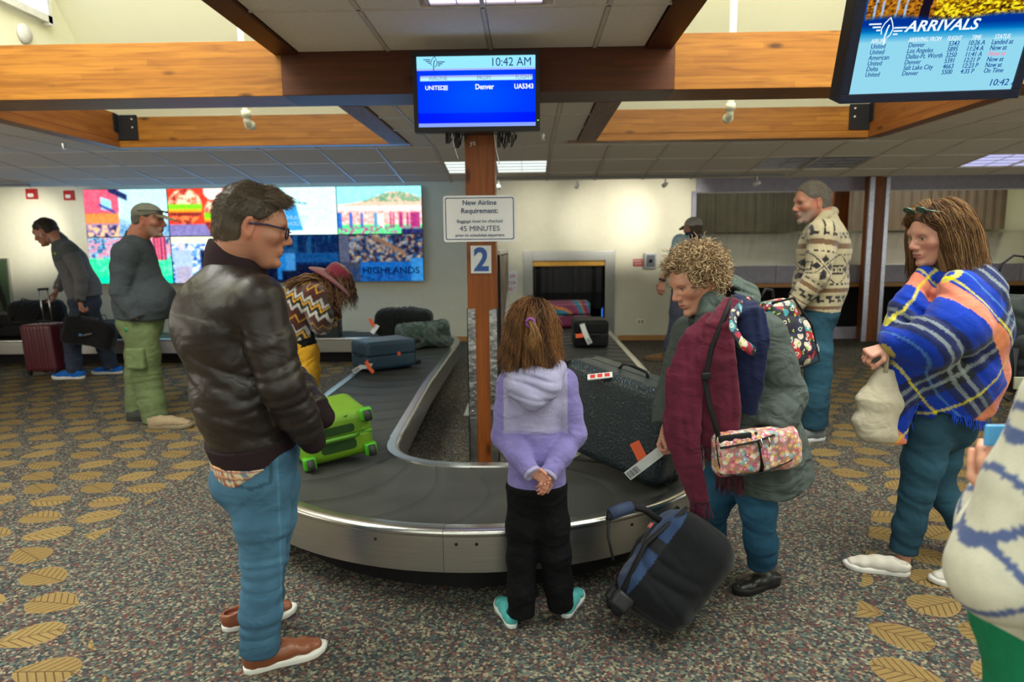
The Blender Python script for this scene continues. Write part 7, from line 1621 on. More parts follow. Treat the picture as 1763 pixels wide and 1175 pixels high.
# ---------- curly-haired woman ----------
def curly_woman():
    pr = person('curly blond woman in green-grey parka with burgundy scarf, leaning over the bags', PZ(1300, 1005, 0)); Y = 3.02
    fc = nrm((-.88, -.40, 0)); sd = side_of(fc)
    J = JJ(neck=(1232, 548, Y), chest=(1256, 610, Y+.02), waist=(1283, 710, Y+.03), pelvis=(1290, 775, Y+.03), shL=(1312, 580, Y-.10), shR=(1195, 578, Y+.12), elL=(1352, 680, Y-.14), wrL=(1330, 742, Y-.22), elR=(1165, 670, Y+.14), wrR=(1147, 738, Y+.02),
           hipL=(1298, 800, Y-.06), hipR=(1262, 800, Y+.10), knL=(1306, 880, Y-.08), knR=(1225, 872, Y+.06), anL=(1313, 972, Y-.02), anR=(1220, 955, Y+.16))
    hc = PY(1200, 486, Y-.02); R = frame(nrm((-.88, -.30, -.42)), up=(.0, 0, 1), roll=-.05); sc = 1.12
    V, F, C, W = head(hc, R, sc, .0038, J['neck']+A3(0, 0, -.02), fem=True, skin=(.50, .24, .16), neckr=.056)
    hp = hand(J['wrL']+A3(-.01, 0, 0), (-.55, -.35, -.45), (-.3, -.1, -1), 1, 1.0, (.9, .95, 1.0, 1.0), .5, .0036, skin=(.50, .24, .17)); hq = hand(J['wrR'], (-.25, -.25, -.7), (.55, -.55, -.2), 1, 1.0, (1.0, 1.05, 1.1, 1.1), .6, .0036, skin=(.50, .24, .17))
    body(pr, J, [(V, F, C), hp, hq], fem=True)
    # curls: hundreds of little coils over the skull
    rs = np.random.RandomState(2); pts = []
    while len(pts) < 1300:
        v = nrm(rs.randn(3)); p = v*np.array((.083, .103, .094))+np.array((0, -.013, .037))
        if (p[1] < .052 or p[2] > .085) and p[2] > -.045 and not (p[1] > .0 and p[2] < .005): pts.append((p, v))
    cur = []; N_ = 13
    for p, v in pts:
        ax = nrm(v*.55+rs.randn(3)*.6+R.T @ A3(0, 0, -.5)); a = nrm(np.cross(ax, rs.randn(3))); b = np.cross(ax, a); r = rs.uniform(.007, .0135); L_ = rs.uniform(.028, .055); tn = rs.uniform(.9, 1.7); o = p+v*rs.uniform(0, .020)
        t = np.linspace(0, 1, N_)[:, None]; cur.append(o+ax*(t-.3)*L_+r*(1-.3*t)*(a*np.cos(2*pi*tn*t)+b*np.sin(2*pi*tn*t))+v*.012*t)
    P = (np.array(cur)*sc) @ R.T+hc; V1, F1, C1 = strands(P, np.random.RandomState(1).uniform(.0015, .0029, len(P)), (.22, .13, .062), (.62, .46, .28), 3, seed=9, end=.5)
    cp = SD((-.12, -.14, -.08), (.12, .13, .17), .006); cp.ell((0, -.014, .037), (.086, .106, .099), k=0); cp.cut((0, .042, 0), (0, 1, -.45)); cp.noise(90, .004); v, f_ = cp.mesh()
    V3, F3, C3 = join([((v*sc) @ R.T+hc, f_, (.22, .14, .07)), (V1, F1, C1)]); mk('hair', V3, F3, M_hair, pr, True, C3)
    brow_mesh(W, sc, 0, True).build('eyebrows', pm('fair_brow', (.3, .2, .12), .8), pr, True)
    MB().lathe([(.001, -.004), (.004, 0), (.001, .004)], W((.088, -.002, -.024)), 8).lathe([(.001, -.004), (.004, 0), (.001, .004)], W((-.088, -.002, -.024)), 8).build('earring', M_ss2, pr, True)
    # parka
    cg = (.070, .088, .084)
    f = top(J, sd, [(.10, .10), (.215, .165), (.215, .185), (.225, .20)], (.098, .086, .070), .0075, hem=PY(1300, 835, Y+.03), seed=31, shk=.08, wrk=1.15)
    f.tube([J['waist'], PY(1300, 775, Y+.03), PY(1312, 828, Y+.03)], [(.2, .18), (.225, .21), (.235, .225)], side=sd, k=.05, f1=True); f.cut(J['neck']+A3(0, 0, .02), (-.4, -.1, 1), lo=J['neck']-.15, hi=J['neck']+.15)
    f.wr(PY(1350, 780, Y-.15), .2, (1, 0, .1), .06, .010, 5); f.cut(PY(1232, 800, Y), nrm((-1, -.1, -.1)), lo=PY(1200, 860, Y)-.3, hi=PY(1240, 735, Y)+A3(.1, .2, 0)); f.cut(PY(1300, 836, Y), nrm((-.12, 0, -1)), lo=PY(1300, 836, Y)-A3(.5, .5, .3), hi=PY(1300, 836, Y)+A3(.5, .5, .12))
    pk = cloth('parka', f, cg, M_fab('parka_cloth', .75, .3, 300, .02, fold=.7, fs=8, fd=.014), pr, 1)
    hd = SD(*bnd([J['neck']], .3), .0065); hd.tube([PY(1212, 545, Y-.10), PY(1225, 520, Y-.08), PY(1258, 500, Y+.02), PY(1285, 510, Y+.05), PY(1270, 540, Y+.1)], [.032, .045, .058, .050, .04], k=.04); hd.tube([PY(1205, 565, Y-.09), PY(1222, 545, Y-.11), PY(1255, 530, Y-.06), PY(1290, 520, Y)], [.030, .040, .050, .045], k=.03)
    hd.ell(PY(1232, 505, Y-.01), (.085, .08, .05), k=.02, sub=True); hd.wr(PY(1255, 520, Y), .14, (.3, .2, 1), .03, .008, 3); cloth('hood', hd, (.075, .10, .092), MATS['parka_cloth'], pk, 1)
    c = SD(*bnd([J['neck']], .2), .006); c.tube([PY(1212, 580, Y-.03), PY(1207, 545, Y-.04)], [(.065, .06), (.058, .055)], side=sd, f1=True); cloth('inner_collar', c, (.04, .05, .05), M_cot, pk, 1)
    # scarf: two long falls, burgundy outside and navy behind
    def ribbon(name, pts, wd, th, col, seed, parent, fr=True):
        pts = [np.array(p) for p in pts]; s = SD(*bnd(pts, .16), .0065); s.tube(pts, [(w_, th) for w_ in wd], side=A3(.9, -.42, 0), k=.004, f1=True)
        for i, p in enumerate(pts[1:]): s.wr(p, (.12, .12, .15), (1, -.3, .1), .035, .0035, seed+i, .5)
        o = cloth(name, s, col, M_fab('scarf_wool', .95, .6, 280, .1, .003, fold=.5, fs=9), parent, 1, colf=lambda V: noise_col(V, col, .15, 60))
        if fr:
            e = pts[-1]; q = []; 
            for i in range(34):
                a = e+A3(.9, -.42, 0)*wd[-1]*(2*i/33-1)*.95; l = .07+.02*rs.rand(); q.append([a+A3(0, 0, .01), a+A3(rs.randn()*.008, -.01, -l*.5), a+A3(rs.randn()*.012, -.01, -l)])
            v, f_, c = strands(np.array(q), .0028, col, col, seed=seed); tag(mk('fringe', v, f_, M_hair, o, True, c), kind='stuff')
        return o
    bg = (.125, .018, .040)
    s1 = ribbon('scarf', [PY(1225, 545, Y-.17), PY(1196, 580, Y-.20), PY(1178, 650, Y-.22), PY(1174, 740, Y-.24), PY(1184, 800, Y-.25), PY(1204, 866, Y-.24)], (.03, .05, .078, .075, .060, .042), .016, bg, 3, pr)
    s2 = ribbon('scarf', [PY(1262, 520, Y-.17), PY(1238, 560, Y-.235), PY(1230, 620, Y-.26), PY(1238, 700, Y-.25), PY(1232, 770, Y-.22)], (.045, .06, .085, .095, .085), .018, (.13, .020, .042), 13, pr)
    s4 = ribbon('scarf', [PY(1262, 515, Y-.12), PY(1290, 535, Y-.21), PY(1298, 590, Y-.25), PY(1292, 660, Y-.24), PY(1285, 712, Y-.22)], (.04, .055, .062, .055, .045), .016, (.012, .018, .06), 23, pr, False)
    tag(s4, 'navy blue reverse of the scarf'); s5 = ribbon('scarf_end', [PY(1245, 770, Y-.2), PY(1255, 822, Y-.2)], (.05, .06), .014, (.10, .015, .03), 33, pr)
    # jeans and clogs
    J2 = dict(J); f = legs(J2, sd, (.102, .070, .060), (.16, .15), .0075, seed=37, wr=1.1); f.cut(J['pelvis']+A3(0, 0, .03), (0, 0, 1)); cloth('jeans', f, (.02, .07, .12), M_jean, pr, 1, colf=denim((.016, .062, .115), J, fade=2.1))
    h, t = PZ(1341, 1005, 0), PZ(1266, 1024, 0); dv = t-h; shoe('clog', h, math.atan2(dv[1], dv[0])-pi/2, .27, pr, (.012, .012, .012), (.014, .012, .012), 'closed', hh=.06, label='black leather clog'); shoe('clog', J['anR']*A3(1, 1, 0)+A3(.07, .0, 0), math.atan2(dv[1], dv[0])-pi/2, .27, pr, (.012, .012, .012), (.014, .012, .012), 'closed', hh=.06)
curly_woman()
# ---------- blurred person entering at the right ----------
def near_person():
    Y = 1.32; pr = person('out-of-focus person in cream sweater with blue window checks, cut by the right edge', PY(1770, 1100, Y)*A3(1, 1, 0)); sd = A3(0, 1, 0)
    J = JJ(neck=(2010, 560, Y), chest=(1960, 740, Y), waist=(1850, 950, Y), pelvis=(1855, 1090, Y), shL=(1860, 700, Y-.12), shR=(1940, 690, Y+.2), elL=(1728, 985, Y-.10), wrL=(1728, 868, Y+.02), elR=(1790, 960, Y+.2), wrR=(1760, 830, Y+.2),
           hipL=(1830, 1150, Y-.05), hipR=(1870, 1150, Y+.1), knL=(1800, 1500, Y-.05), knR=(1850, 1500, Y+.1), anL=(1790, 1560, Y), anR=(1840, 1560, Y+.1))
    for q in 'LR': J['kn'+q] = J['hip'+q]+A3(-.02, 0, -.42); J['an'+q] = J['kn'+q]*A3(1, 1, 0)+A3(0, 0, .10)
    hc = J['neck']+A3(-.02, 0, .18); R = frame((-1, 0, -.1)); V, F, C, W = head(hc, R, 1.05, .006, J['neck'], skin=SK_L); hp = hand(J['wrL'], (-.15, .1, 1), (.6, .7, .1), 1, 1.0, (.7,)*4, .5, .005, skin=(.60, .30, .2)); body(pr, J, [(V, F, C), hp])
    simple_hair(pr, W, hc, R, 1.05, (.1, .06, .04), (.2, .1, .06), 3, 200, .01)
    f = top(J, sd, [(.09, .09), (.21, .17), (.22, .18), (.2, .17)], (.085, .092, .055), .0075, hem=PY(1850, 1085, Y), seed=2, wrk=.6)
    def ck(V):
        u = V[:, 0]*.75+V[:, 2]*.66; v = -V[:, 0]*.66+V[:, 2]*.75; C = np.tile(np.array((.62, .60, .49)), (len(V), 1)); L_ = .105
        return setc(C, ((np.abs(((u/L_) % 1)-.5) < .07) | (np.abs(((v/L_) % 1)-.5) < .07))*.92, (.05, .09, .27))
    V, F = f.mesh(); V = relax(V, F, 2); mk('sweater', V, F, M_fab('soft_knit', .95, .5, 200, .1), pr, True, ck(V))
    f = legs(J, sd, (.12, .1, .09), (.19, .17), .012, seed=3); cloth('trousers', f, (.01, .20, .09), M_cot, pr, 1)
    for q in 'LR': shoe('shoe', J['an'+q]*A3(1, 1, 0)+A3(.08, 0, 0), pi/2, .28, pr, (.1, .1, .1), (.5, .5, .5))
    p = hp[0][hp[0][:, 2] > np.quantile(hp[0][:, 2], .8)].mean(0); c = PY(1735, 750, Y+.02)
    ph = empty('phone', c, 'pale blue phone held up in the hand at the right edge', 'phone'); Rb = rotm(ry=.25, rz=-.3)
    MB().box(c-A3(.045, .005, .022), c+A3(.10, .005, .022), bev=.004).build('casing', pm('sky_blue_case', (.10, .42, .80), .3), ph)
near_person()
# ================================================================== LUGGAGE AND THINGS CARRIED
def hard_case(name, c, R, sz, col, label, ribs=6, ribax=0, band=(.02, .02, .022), wheels=None, handle=None, side_handle=None, pat=None, rough=.35, metal=0, rad=.045, group=None, wcol=None, cat='suitcase', hh=None, wsc=1.):
    """c centre, R columns = case axes (width, thickness, length), sz full sizes; wheels at -length end"""
    c = np.array(c, float); w_, t_, l_ = sz; e = empty(name, c-A3(0, 0, 0), label, cat, group)
    tr_ = lambda mb: (setattr(mb, 'V', [R @ np.array(v)+c for v in mb.V]), mb)[1]
    mat = pat or pm('shell_%.3f_%.3f_%.3f' % tuple(col), col, rough, metal, col2=tuple(v*.8 for v in col), bump=.15, bs=120, vs=4)
    for s_ in (-1, 1):
        f = SD((-w_/2-.03, -t_/2-.03, -l_/2-.03), (w_/2+.03, t_/2+.03, l_/2+.03), hh or max(.013, l_/50))
        f.rbox((0, 0, 0), (w_/2, t_/2, l_/2), rad=rad)
        if ribs:
            A_ = f.ax[ribax][tuple(slice(None) if i == ribax else None for i in range(3))]; L_ = (w_, t_, l_)[ribax]
            ph = np.abs(((A_/(L_/ribs)+.5) % 1)-.5)*2; g = .006*np.clip((ph-.62)*6, 0, 1); mask = (np.abs(A_) < L_/2-.04); f.v += (g*mask).astype(f32)
        if s_ > 0: f.cut((0, .004, 0), (0, -1, 0))
        else: f.cut((0, -.004, 0), (0, 1, 0))
        V, F = f.mesh(); V = relax(V, F, 1); mk('shell', (V @ R.T)+c, F, mat, e, True)
    tr_(MB().box((-w_/2+.004, -.010, -l_/2+.004), (w_/2-.004, .010, l_/2-.004), bev=rad*.9, seg=4)).build('zip_band', pm('zip_%.2f' % band[0], band, .5), e, True)
    if wheels is not None:
        for sx in (-1, 1):
            for sy in (-1, 1):
                q = A3(sx*(w_/2-.035), sy*(t_/2-.035), -l_/2); mb = MB(); mb.box(q-A3(.026, .026, .012+.02*(wsc-1))*wsc, q+A3(.026, .026, .02)*wsc, bev=.01); wh = tr_(mb).build('wheel_housing', pm('whl_%.2f_%.2f' % ((wcol or (.02, .02, .02))[1], (wcol or (.02, .02, .02))[0]), wcol or (.02, .02, .02), .4), e, True)
                mb = MB(); a = q+A3(0, 0, -.030*wsc); mb.tube([a-A3(.012, 0, 0)*wsc, a+A3(.012, 0, 0)*wsc], .024*wsc, 14); tr_(mb).build('wheel', pm('wheel_rubber', (.03, .03, .03), .6), wh, True)
    if handle:
        hl = handle; mb = MB(); 
        mb.tube([A3(-.07, t_/2*.45, l_/2), A3(-.07, t_/2*.45, l_/2+hl)], .008, 8).tube([A3(.07, t_/2*.45, l_/2), A3(.07, t_/2*.45, l_/2+hl)], .008, 8); tr_(mb).build('pull_rod', M_ss2, e, True)
        mb = MB(); mb.box(A3(-.085, t_/2*.45-.014, l_/2+hl-.01), A3(.085, t_/2*.45+.014, l_/2+hl+.022), bev=.01); tr_(mb).build('pull_grip', M_blackp, e, True)
    mb = MB(); P = [A3(-.09, 0, l_/2), A3(-.08, 0, l_/2+.028), A3(-.04, 0, l_/2+.034), A3(.04, 0, l_/2+.034), A3(.08, 0, l_/2+.028), A3(.09, 0, l_/2)]; mb.tube(P, .009, 8, flat=.8); tr_(mb).build('top_handle', M_blackp, e, True)
    if side_handle is not None:
        sx = side_handle; P = [A3(sx*w_/2, 0, -.09), A3(sx*(w_/2+.028), 0, -.075), A3(sx*(w_/2+.034), 0, 0), A3(sx*(w_/2+.028), 0, .075), A3(sx*w_/2, 0, .09)]; mb = MB().tube(P, .009, 8); tr_(mb).build('side_handle', M_blackp, e, True)
    return e
def axes(l, w):   # columns width, thickness, length
    l = nrm(l); w = np.array(w, float); w = nrm(w-l*(w@l)); return np.stack([w, np.cross(l, w), l], 1)
def tagstrip(pts, wd, mat, parent, name='luggage_tag', nrm_=(0, -1, .3), lab=None, marks=False):
    pts = [np.array(p, float) for p in pts]; V = []
    for i, p in enumerate(pts):
        t = nrm(pts[min(i+1, len(pts)-1)]-pts[max(i-1, 0)]); s_ = nrm(np.cross(t, np.array(nrm_, float))); V += [p-s_*wd/2, p+s_*wd/2]
    n = len(V); nn = nrm(np.array(nrm_, float)); V += [v-nn*.0012 for v in V]
    F = [(2*i, 2*i+1, 2*i+3, 2*i+2) for i in range(len(pts)-1)]; F += [tuple(k+n for k in f[::-1]) for f in F]; F += [(0, n, n+1, 1), (n-2, n-1, 2*n-1, 2*n-2)]+[(2*i, 2*i+2, 2*i+2+n, 2*i+n) for i in range(len(pts)-1)]+[(2*i+3, 2*i+1, 2*i+1+n, 2*i+3+n) for i in range(len(pts)-1)]
    o = mk(name, V, F, mat, parent)
    if lab: tag(o, lab)
    if marks:
        a, b_ = pts[-2], pts[-1]; t = nrm(b_-a); s_ = nrm(np.cross(t, np.array(nrm_, float))); mb = MB()
        for k in range(9):
            q = b_-t*(.012+.007*k)+nn*.0015; h = .003 if k % 3 else .0045; mb.add([q-s_*wd*.35, q+s_*wd*.35, q+s_*wd*.35+t*h, q-s_*wd*.35+t*h], [(0, 1, 2, 3)])
        mb.build('barcode', M_inkd, o)
    return o
M_tagw = pm('tag_white', (.66, .68, .68), .5, col2=(.6, .62, .62)); M_tago = pm('tag_orange', (.80, .10, .015), .5)
M_web = pm('black_webbing', (.014, .014, .016), .75, bump=.4, bs=400)
def soft_bag(name, c, R, sz, col, label, seed=1, rad=.07, sag=.02, h=.009, colf=None, group=None, cat='bag', amp=.010, mat=None, extra=None, base=None):
    c = np.array(c, float); e = empty(name, base if base is not None else c, label, cat, group); m_ = np.linalg.norm(sz)/2+.08; f = SD(c-m_, c+m_, h)
    f.rbox(c, (sz[0]/2, sz[1]/2, sz[2]/2), R=R, rad=rad)
    if extra: extra(f)
    f.noise(11, sag, seed); rs = np.random.RandomState(seed)
    for i in range(5): f.wr(c+R @ (rs.uniform(-.35, .35, 3)*np.array(sz)), max(sz)*.45, rs.randn(3), .05, amp, seed+i, 1.4)
    o = cloth('bag_body', f, col, mat or M_dn, e, 1, colf=colf); return e
# green spinner
gR = axes((.62, -.78, .10), (.78, .60, .28)); gc = PY(565, 752, 3.75)
gR = axes((-.50, .86, .03), (.83, .50, .10)); gc = PY(566, 768, 3.92)
gc[2] = CT+.165
G_ = (.125, .27, .005)
gs = hard_case('suitcase', gc, gR, (.42, .28, .46), G_, 'lime green soft suitcase on the carousel beside the leather jacket', 0, 0, (.10, .30, .01), True, None, None, rad=.06, rough=.55, wcol=(.06, .36, .008), hh=.008, wsc=1.35)
ec = gc-gR[:, 2]*.23; sg_ = 1 if gR[2, 1] > 0 else -1; Lc = lambda a_, b_, o_: ec+gR[:, 0]*a_+gR[:, 1]*b_*sg_-gR[:, 2]*o_
for zz, h_ in ((.045, .05), (-.050, .06)):
    mb = MB(); mb.prism(rrect(-.10, -h_/2, .10, h_/2, .02), -.004, .003); mb.V = [Lc(v[0], v[1]+zz, v[2]) for v in mb.V]; mb.build('recess_panel', pm('dark_green_mesh', (.02, .055, .012), .8), gs)
MB().tube([Lc(-.12, 0, 0), Lc(-.09, .0, .018), Lc(0, .004, .026), Lc(.09, 0, .018), Lc(.12, 0, 0)], .010, 8, flat=1.2).build('bottom_handle', pm('lime_grip', (.07, .24, .01), .5), gs, True)
for a_, b_ in ((-.10, .12), (.06, .12), (-.15, -.02), (.15, .02)): MB().tube([Lc(a_, b_, 0), Lc(a_, b_, .004)], [.010, .007], 10).build('stud', MATS['lime_grip'], gs, True)
# blue ribbed hard case lying flat
bR = axes((-.75, -.55, 0), (.55, -.75, .0)); bR = np.stack([nrm((.62, -.78, 0)), A3(0, 0, 1), np.cross(nrm((.62, -.78, 0)), A3(0, 0, 1))], 1)
bc = PZ(661, 607, CT+.15); dY = bc[1]-6.05
bs_ = hard_case('suitcase', bc, bR, (.40, .29, .56), (.022, .062, .105), 'dark blue ribbed hard suitcase lying flat on the carousel with white tag', 8, 0, (.012, .03, .05), True, None, -1, rad=.04)
p = PY(638, 618, 5.75+dY); tagstrip([PY(641, 622, 5.78+dY), PY(634, 632, 5.70+dY), PY(622, 632, 5.66+dY), PY(608, 641, 5.62+dY)], .045, M_tagw, bs_, marks=True, lab='white airline tag'); tagstrip([PY(630, 622, 5.70+dY), PY(636, 634, 5.60+dY), PY(643, 642, 5.58+dY)], .035, M_tago, bs_, 'tag_label', lab='orange tag'); tagstrip([PY(686, 606, 5.78+dY), PY(688, 612, 5.78+dY)], .03, M_tago, bs_, 'tag_label', lab='small orange tag')
# duffels behind
q = PZ(697, 556, CT+.20); dZ = q[1]-7.75
db = soft_bag('duffel_bag', q, rotm(rz=-.12), (.76, .38, .38), (.007, .009, .008), 'black duffel bag at the back corner of the carousel', 3, .10, .010)
for k in (-.12, .12): MB().tube([q+A3(k, -.19, -.1), q+A3(k*1.1, -.20, .05), q+A3(k, -.12, .19), q+A3(k, .1, .18)], .012, 6, flat=.5).build('strap', M_web, db, True)
tagstrip([PY(650, 560, 7.5+dZ), PY(646, 566, 7.48+dZ), PY(640, 574, 7.46+dZ)], .06, M_tagw, db, lab='white airline tag'); tagstrip([PY(644, 562, 7.45+dZ), PY(640, 556, 7.45+dZ), PY(637, 549, 7.45+dZ)], .045, M_tago, db, 'tag_label', lab='orange tag')
q = PZ(727, 577, CT+.15)
dg = soft_bag('duffel_bag', q, rotm(rz=.45, ry=-.08), (.66, .38, .29), (.055, .085, .07), 'crumpled grey green duffel bag behind the dark blue suitcase', 7, .09, .022, amp=.02, colf=lambda V: np.where((fbm(V[:, 0]*14, V[:, 2]*14+V[:, 1]*5) > .5)[:, None], np.array((.10, .13, .12)), np.array((.045, .075, .06))))
MB().tube([q+A3(-.2, -.12, .05), q+A3(-.1, -.15, .14), q+A3(.05, -.1, .16), q+A3(.2, .02, .12)], .012, 6, flat=.5).build('strap', M_web, dg, True)
q = PY(566, 555, 9.3); q[2] = CT+.17
hb = hard_case('suitcase', q, axes((0, 0, 1), (1, .1, 0)), (.34, .24, .40), (.025, .03, .03), 'dark grey hard suitcase standing on the carousel behind the hat woman', 0, wheels=True)
# right leg: black case, colourful case
q = PY(1015, 577, 8.35); q[2] = CT+.165
bk = hard_case('suitcase', q, np.stack([A3(1, 0, 0), A3(0, 0, 1), A3(0, -1, 0)], 1), (.42, .33, .5), (.006, .006, .007), 'small black suitcase coming down the right side of the carousel with a white tag', 0, rough=.6)
tagstrip([PY(1002, 558, 8.05), PY(1006, 570, 8.04), PY(1011, 582, 8.03), PY(1016, 592, 8.02)], .06, M_tagw, bk, marks=True, lab='white airline tag'); tagstrip([PY(991, 579, 8.05), PY(998, 578.5, 8.04), PY(1006, 577, 8.04)], .05, M_tago, bk, 'tag_label', lab='orange tag')
q = PY(978, 550, 10.3); q[2] = CT+.20
def multicol(V):
    u = V[:, 0]*3.1+V[:, 2]*2.2+.4*np.sin(V[:, 0]*7); k = (u*1.2) % 1; C = np.tile(np.array((.22, .03, .10)), (len(V), 1)); C[k < .45] = (.02, .22, .33); C[(k > .38) & (k < .5)] = (.65, .20, .05); C[(k > .85)] = (.30, .04, .14); C[V[:, 2] < CT+.19] = (.16, .012, .06); return C
mc = hard_case('suitcase', q, np.stack([A3(1, 0, 0), A3(0, 0, 1), A3(0, -1, 0)], 1), (.64, .38, .45), (.16, .012, .06), 'multicoloured suitcase just emerging from the steel baggage opening', 0, pat=M_fab('printed_nylon', .4, .1, 200), rough=.4)
for o in mc.children:
    if o.name.startswith('shell'):
        co = np.empty(len(o.data.vertices)*3); o.data.vertices.foreach_get('co', co); co = co.reshape(-1, 3)+q; a = o.data.color_attributes.new('Col', 'FLOAT_COLOR', 'POINT'); cc = np.ones((len(co), 4), np.float32); cc[:, :3] = multicol(co); a.data.foreach_set('color', cc.ravel())
# big grey patterned case
def case_pattern():
    m, t, N, L, b = nt('embossed_grey_shell'); X.T = t; tc = N.new('ShaderNodeTexCoord'); v = N.new('ShaderNodeTexVoronoi'); v.feature = 'DISTANCE_TO_EDGE'; v.inputs['Scale'].default_value = 75; mp = N.new('ShaderNodeMapping'); mp.inputs['Scale'].default_value = (1, 1, .6); L.new(tc.outputs['Object'], mp.inputs[0]); L.new(mp.outputs[0], v.inputs['Vector'])
    k = N.new('ShaderNodeMapRange'); k.inputs[1].default_value = .0; k.inputs[2].default_value = .09; L.new(v.outputs['Distance'], k.inputs[0])
    c = xmix(t, X(k.outputs[0]), (.042, .060, .070), (.018, .028, .035)); L.new(c, b.inputs['Base Color']); b.inputs['Roughness'].default_value = .32; b.inputs['Metallic'].default_value = .3
    bp = N.new('ShaderNodeBump'); bp.inputs['Strength'].default_value = .5; bp.inputs['Distance'].default_value = .003; bp.invert = True; L.new(k.outputs[0], bp.inputs['Height']); L.new(bp.outputs[0], b.inputs['Normal']); return m
fcen = PY(1075, 735, 3.62); gl_ = nrm((.80, -.52, -.16)); gR2 = axes(gl_, (.06, -.22, 1)); fcen[2] = CT+.30
bigc = hard_case('suitcase', fcen, axes(nrm((.72, -.62, -.17)), nrm((.16, -.06, 1))), (.50, .33, .70), (.03, .04, .05), 'large dark grey embossed hard suitcase tilted on the carousel beside the girl', 0, pat=case_pattern(), wheels=True, side_handle=1, rad=.06, band=(.03, .03, .035), hh=.008)
Rb_ = axes(nrm((.72, -.62, -.17)), nrm((.16, -.06, 1)))
tg = MB().box((-.03, -.003, -.065), (.03, .003, .065)); tq_ = PY(1033, 648, 3.52); Rt = axes((.95, -.1, .12), (.1, .9, .25)); tg.V = [Rt @ np.array(v)+tq_ for v in tg.V]; o = tg.build('priority_label', M_tagw, bigc); tag(o, 'white label with red marks')
mb = MB()
for k in (-1, 0, 1): mb.box((-.02, -.0045, k*.038-.013), (.02, -.0032, k*.038+.013)).box((-.02, .0032, k*.038-.013), (.02, .0045, k*.038+.013))
mb.V = [Rt @ np.array(v)+tq_ for v in mb.V]; mb.build('red_mark', M_redp, o)
ys = 3.16
tagstrip([PY(1146, 770, 3.12), PY(1130, 783, 3.11), PY(1108, 800, 3.10), PY(1080, 821, 3.12)], .048, M_tagw, bigc, marks=True, nrm_=(0, -1, .1), lab='long white airline tag'); tagstrip([PY(1092, 762, 3.14), PY(1100, 778, 3.13), PY(1108, 794, 3.12)], .048, M_tago, bigc, 'tag_label', nrm_=(0, -1, .1), lab='orange tag')
# duffel on the floor
q = PZ(1165, 1050, 0); q = PY(1160, 975, 2.72); Rd = axes(nrm((.62, .40, .42)), nrm((.80, -.45, -.30)))
Rd = axes(nrm((.55, .25, .62)), nrm((.75, -.2, -.55))); dc = PY(1162, 980, 2.66)
def dcol(V):
    L_ = (V-dc)@Rd; C = np.tile(np.array((.005, .006, .008)), (len(V), 1)); nv = np.array((.022, .045, .11)); m = (L_[:, 0] < -.105); C[m] = nv; C[m & (np.abs(L_[:, 2]-.02) < .028)] = (.012, .013, .016); C[m & (L_[:, 2] > .22)] = (.012, .013, .016); return C
dd = soft_bag('wheeled_duffel', dc, Rd, (.33, .28, .46), (.012, .012, .014), 'big black and navy wheeled duffel leaning on the floor against the carousel', 5, .11, .008, .0062, colf=dcol, amp=.006, base=(dc[0], dc[1], 0))
for k, s_ in ((-.08, -1), (.08, 1)):
    w0 = dc+Rd @ A3(-.11, k, -.235); MB().box(w0-A3(.04, .03, .04), w0+A3(.04, .03, .03), bev=.015, R=Rd).build('wheel_housing', M_blackp, dd, True); MB().tube([w0+A3(-.02, -.02, -.03), w0+A3(.0, .01, -.03)], .028, 12).build('wheel', M_blackp, dd, True)
    MB().tube([dc+Rd @ A3(-.13, k, -.21), dc+Rd @ A3(-.168, k, 0), dc+Rd @ A3(-.12, k, .22)], .014, 6, flat=.4).build('strap', M_web, dd, True)
tag(MB().tube([PY(1048, 895, 2.60), PY(1047, 925, 2.58), PY(1056, 965, 2.56)], .006, 6).tube([PY(1048, 895, 2.60), PY(1050, 884, 2.62), PY(1085, 872, 2.68), PY(1110, 878, 2.72), PY(1140, 900, 2.72)], .014, 8).build('carry_handle', M_web, dd, True), 'looped black carry handle')
MB().tube([PY(1050, 886, 2.615), PY(1068, 879, 2.64), PY(1086, 873, 2.67)], [.024, .026, .024], 10).build('handle_wrap', pm('navy_wrap', (.02, .035, .09), .8), dd, True)
mb = MB(); lg = dc+Rd @ A3(-.182, .0, .075); mb.box(lg-A3(.02, .004, .012), lg+A3(.02, .004, .012), R=Rd @ rotm(rz=pi/2)); tag(mb.build('logo_patch', pm('red_white_patch', (.5, .05, .04), .6, col2=(.7, .6, .6), vs=60, contrast=.1), dd), 'small red and white woven patch')
q = PY(1098, 918, 2.86); 
# left: burgundy case, black duffel, black case on the run
c_ = PZ(78, 652, 0); cR = axes((0, 0.0, 1), (1, .12, 0)); cc_ = c_+A3(-.02, .12, .055+.33)
bu = hard_case('suitcase', cc_, axes((-.05, 0, 1), (1, -.3, 0.05)), (.52, .28, .60), (.095, .012, .022), 'burgundy ribbed hard suitcase with raised silver handle in front of the stooping man', 9, 0, (.04, .01, .012), True, .42, None, rad=.04)
q = PY(62, 537, 8.75); q[2] = PY(62, 537, 8.75)[2]
db2 = soft_bag('duffel_bag', PY(64, 538, 9.35), rotm(rz=.05), (.78, .30, .30), (.010, .010, .011), 'black duffel bag under the stooping man\'s forward hand', 6, .12, .015)
for k in (-.15, .2): MB().tube([PY(64, 538, 9.35)+A3(k-.1, -.16, -.1), PY(64, 538, 9.35)+A3(k, -.17, .1), PY(64, 538, 9.35)+A3(k, -.05, .2), PY(64, 538, 9.35)+A3(k+.1, .1, .12)], .015, 6, flat=.5).build('strap', M_web, db2, True)
q = PY(14, 566, 9.6); q[2] = CT+.17
b3 = hard_case('suitcase', q, np.stack([A3(1, 0, 0), A3(0, 0, 1), A3(0, -1, 0)], 1), (.92, .33, .45), (.006, .006, .007), 'long black suitcase lying on the carousel at the far left', 0, rough=.6)
q = PY(205, 572, 9.5); q[2] = CT+.11
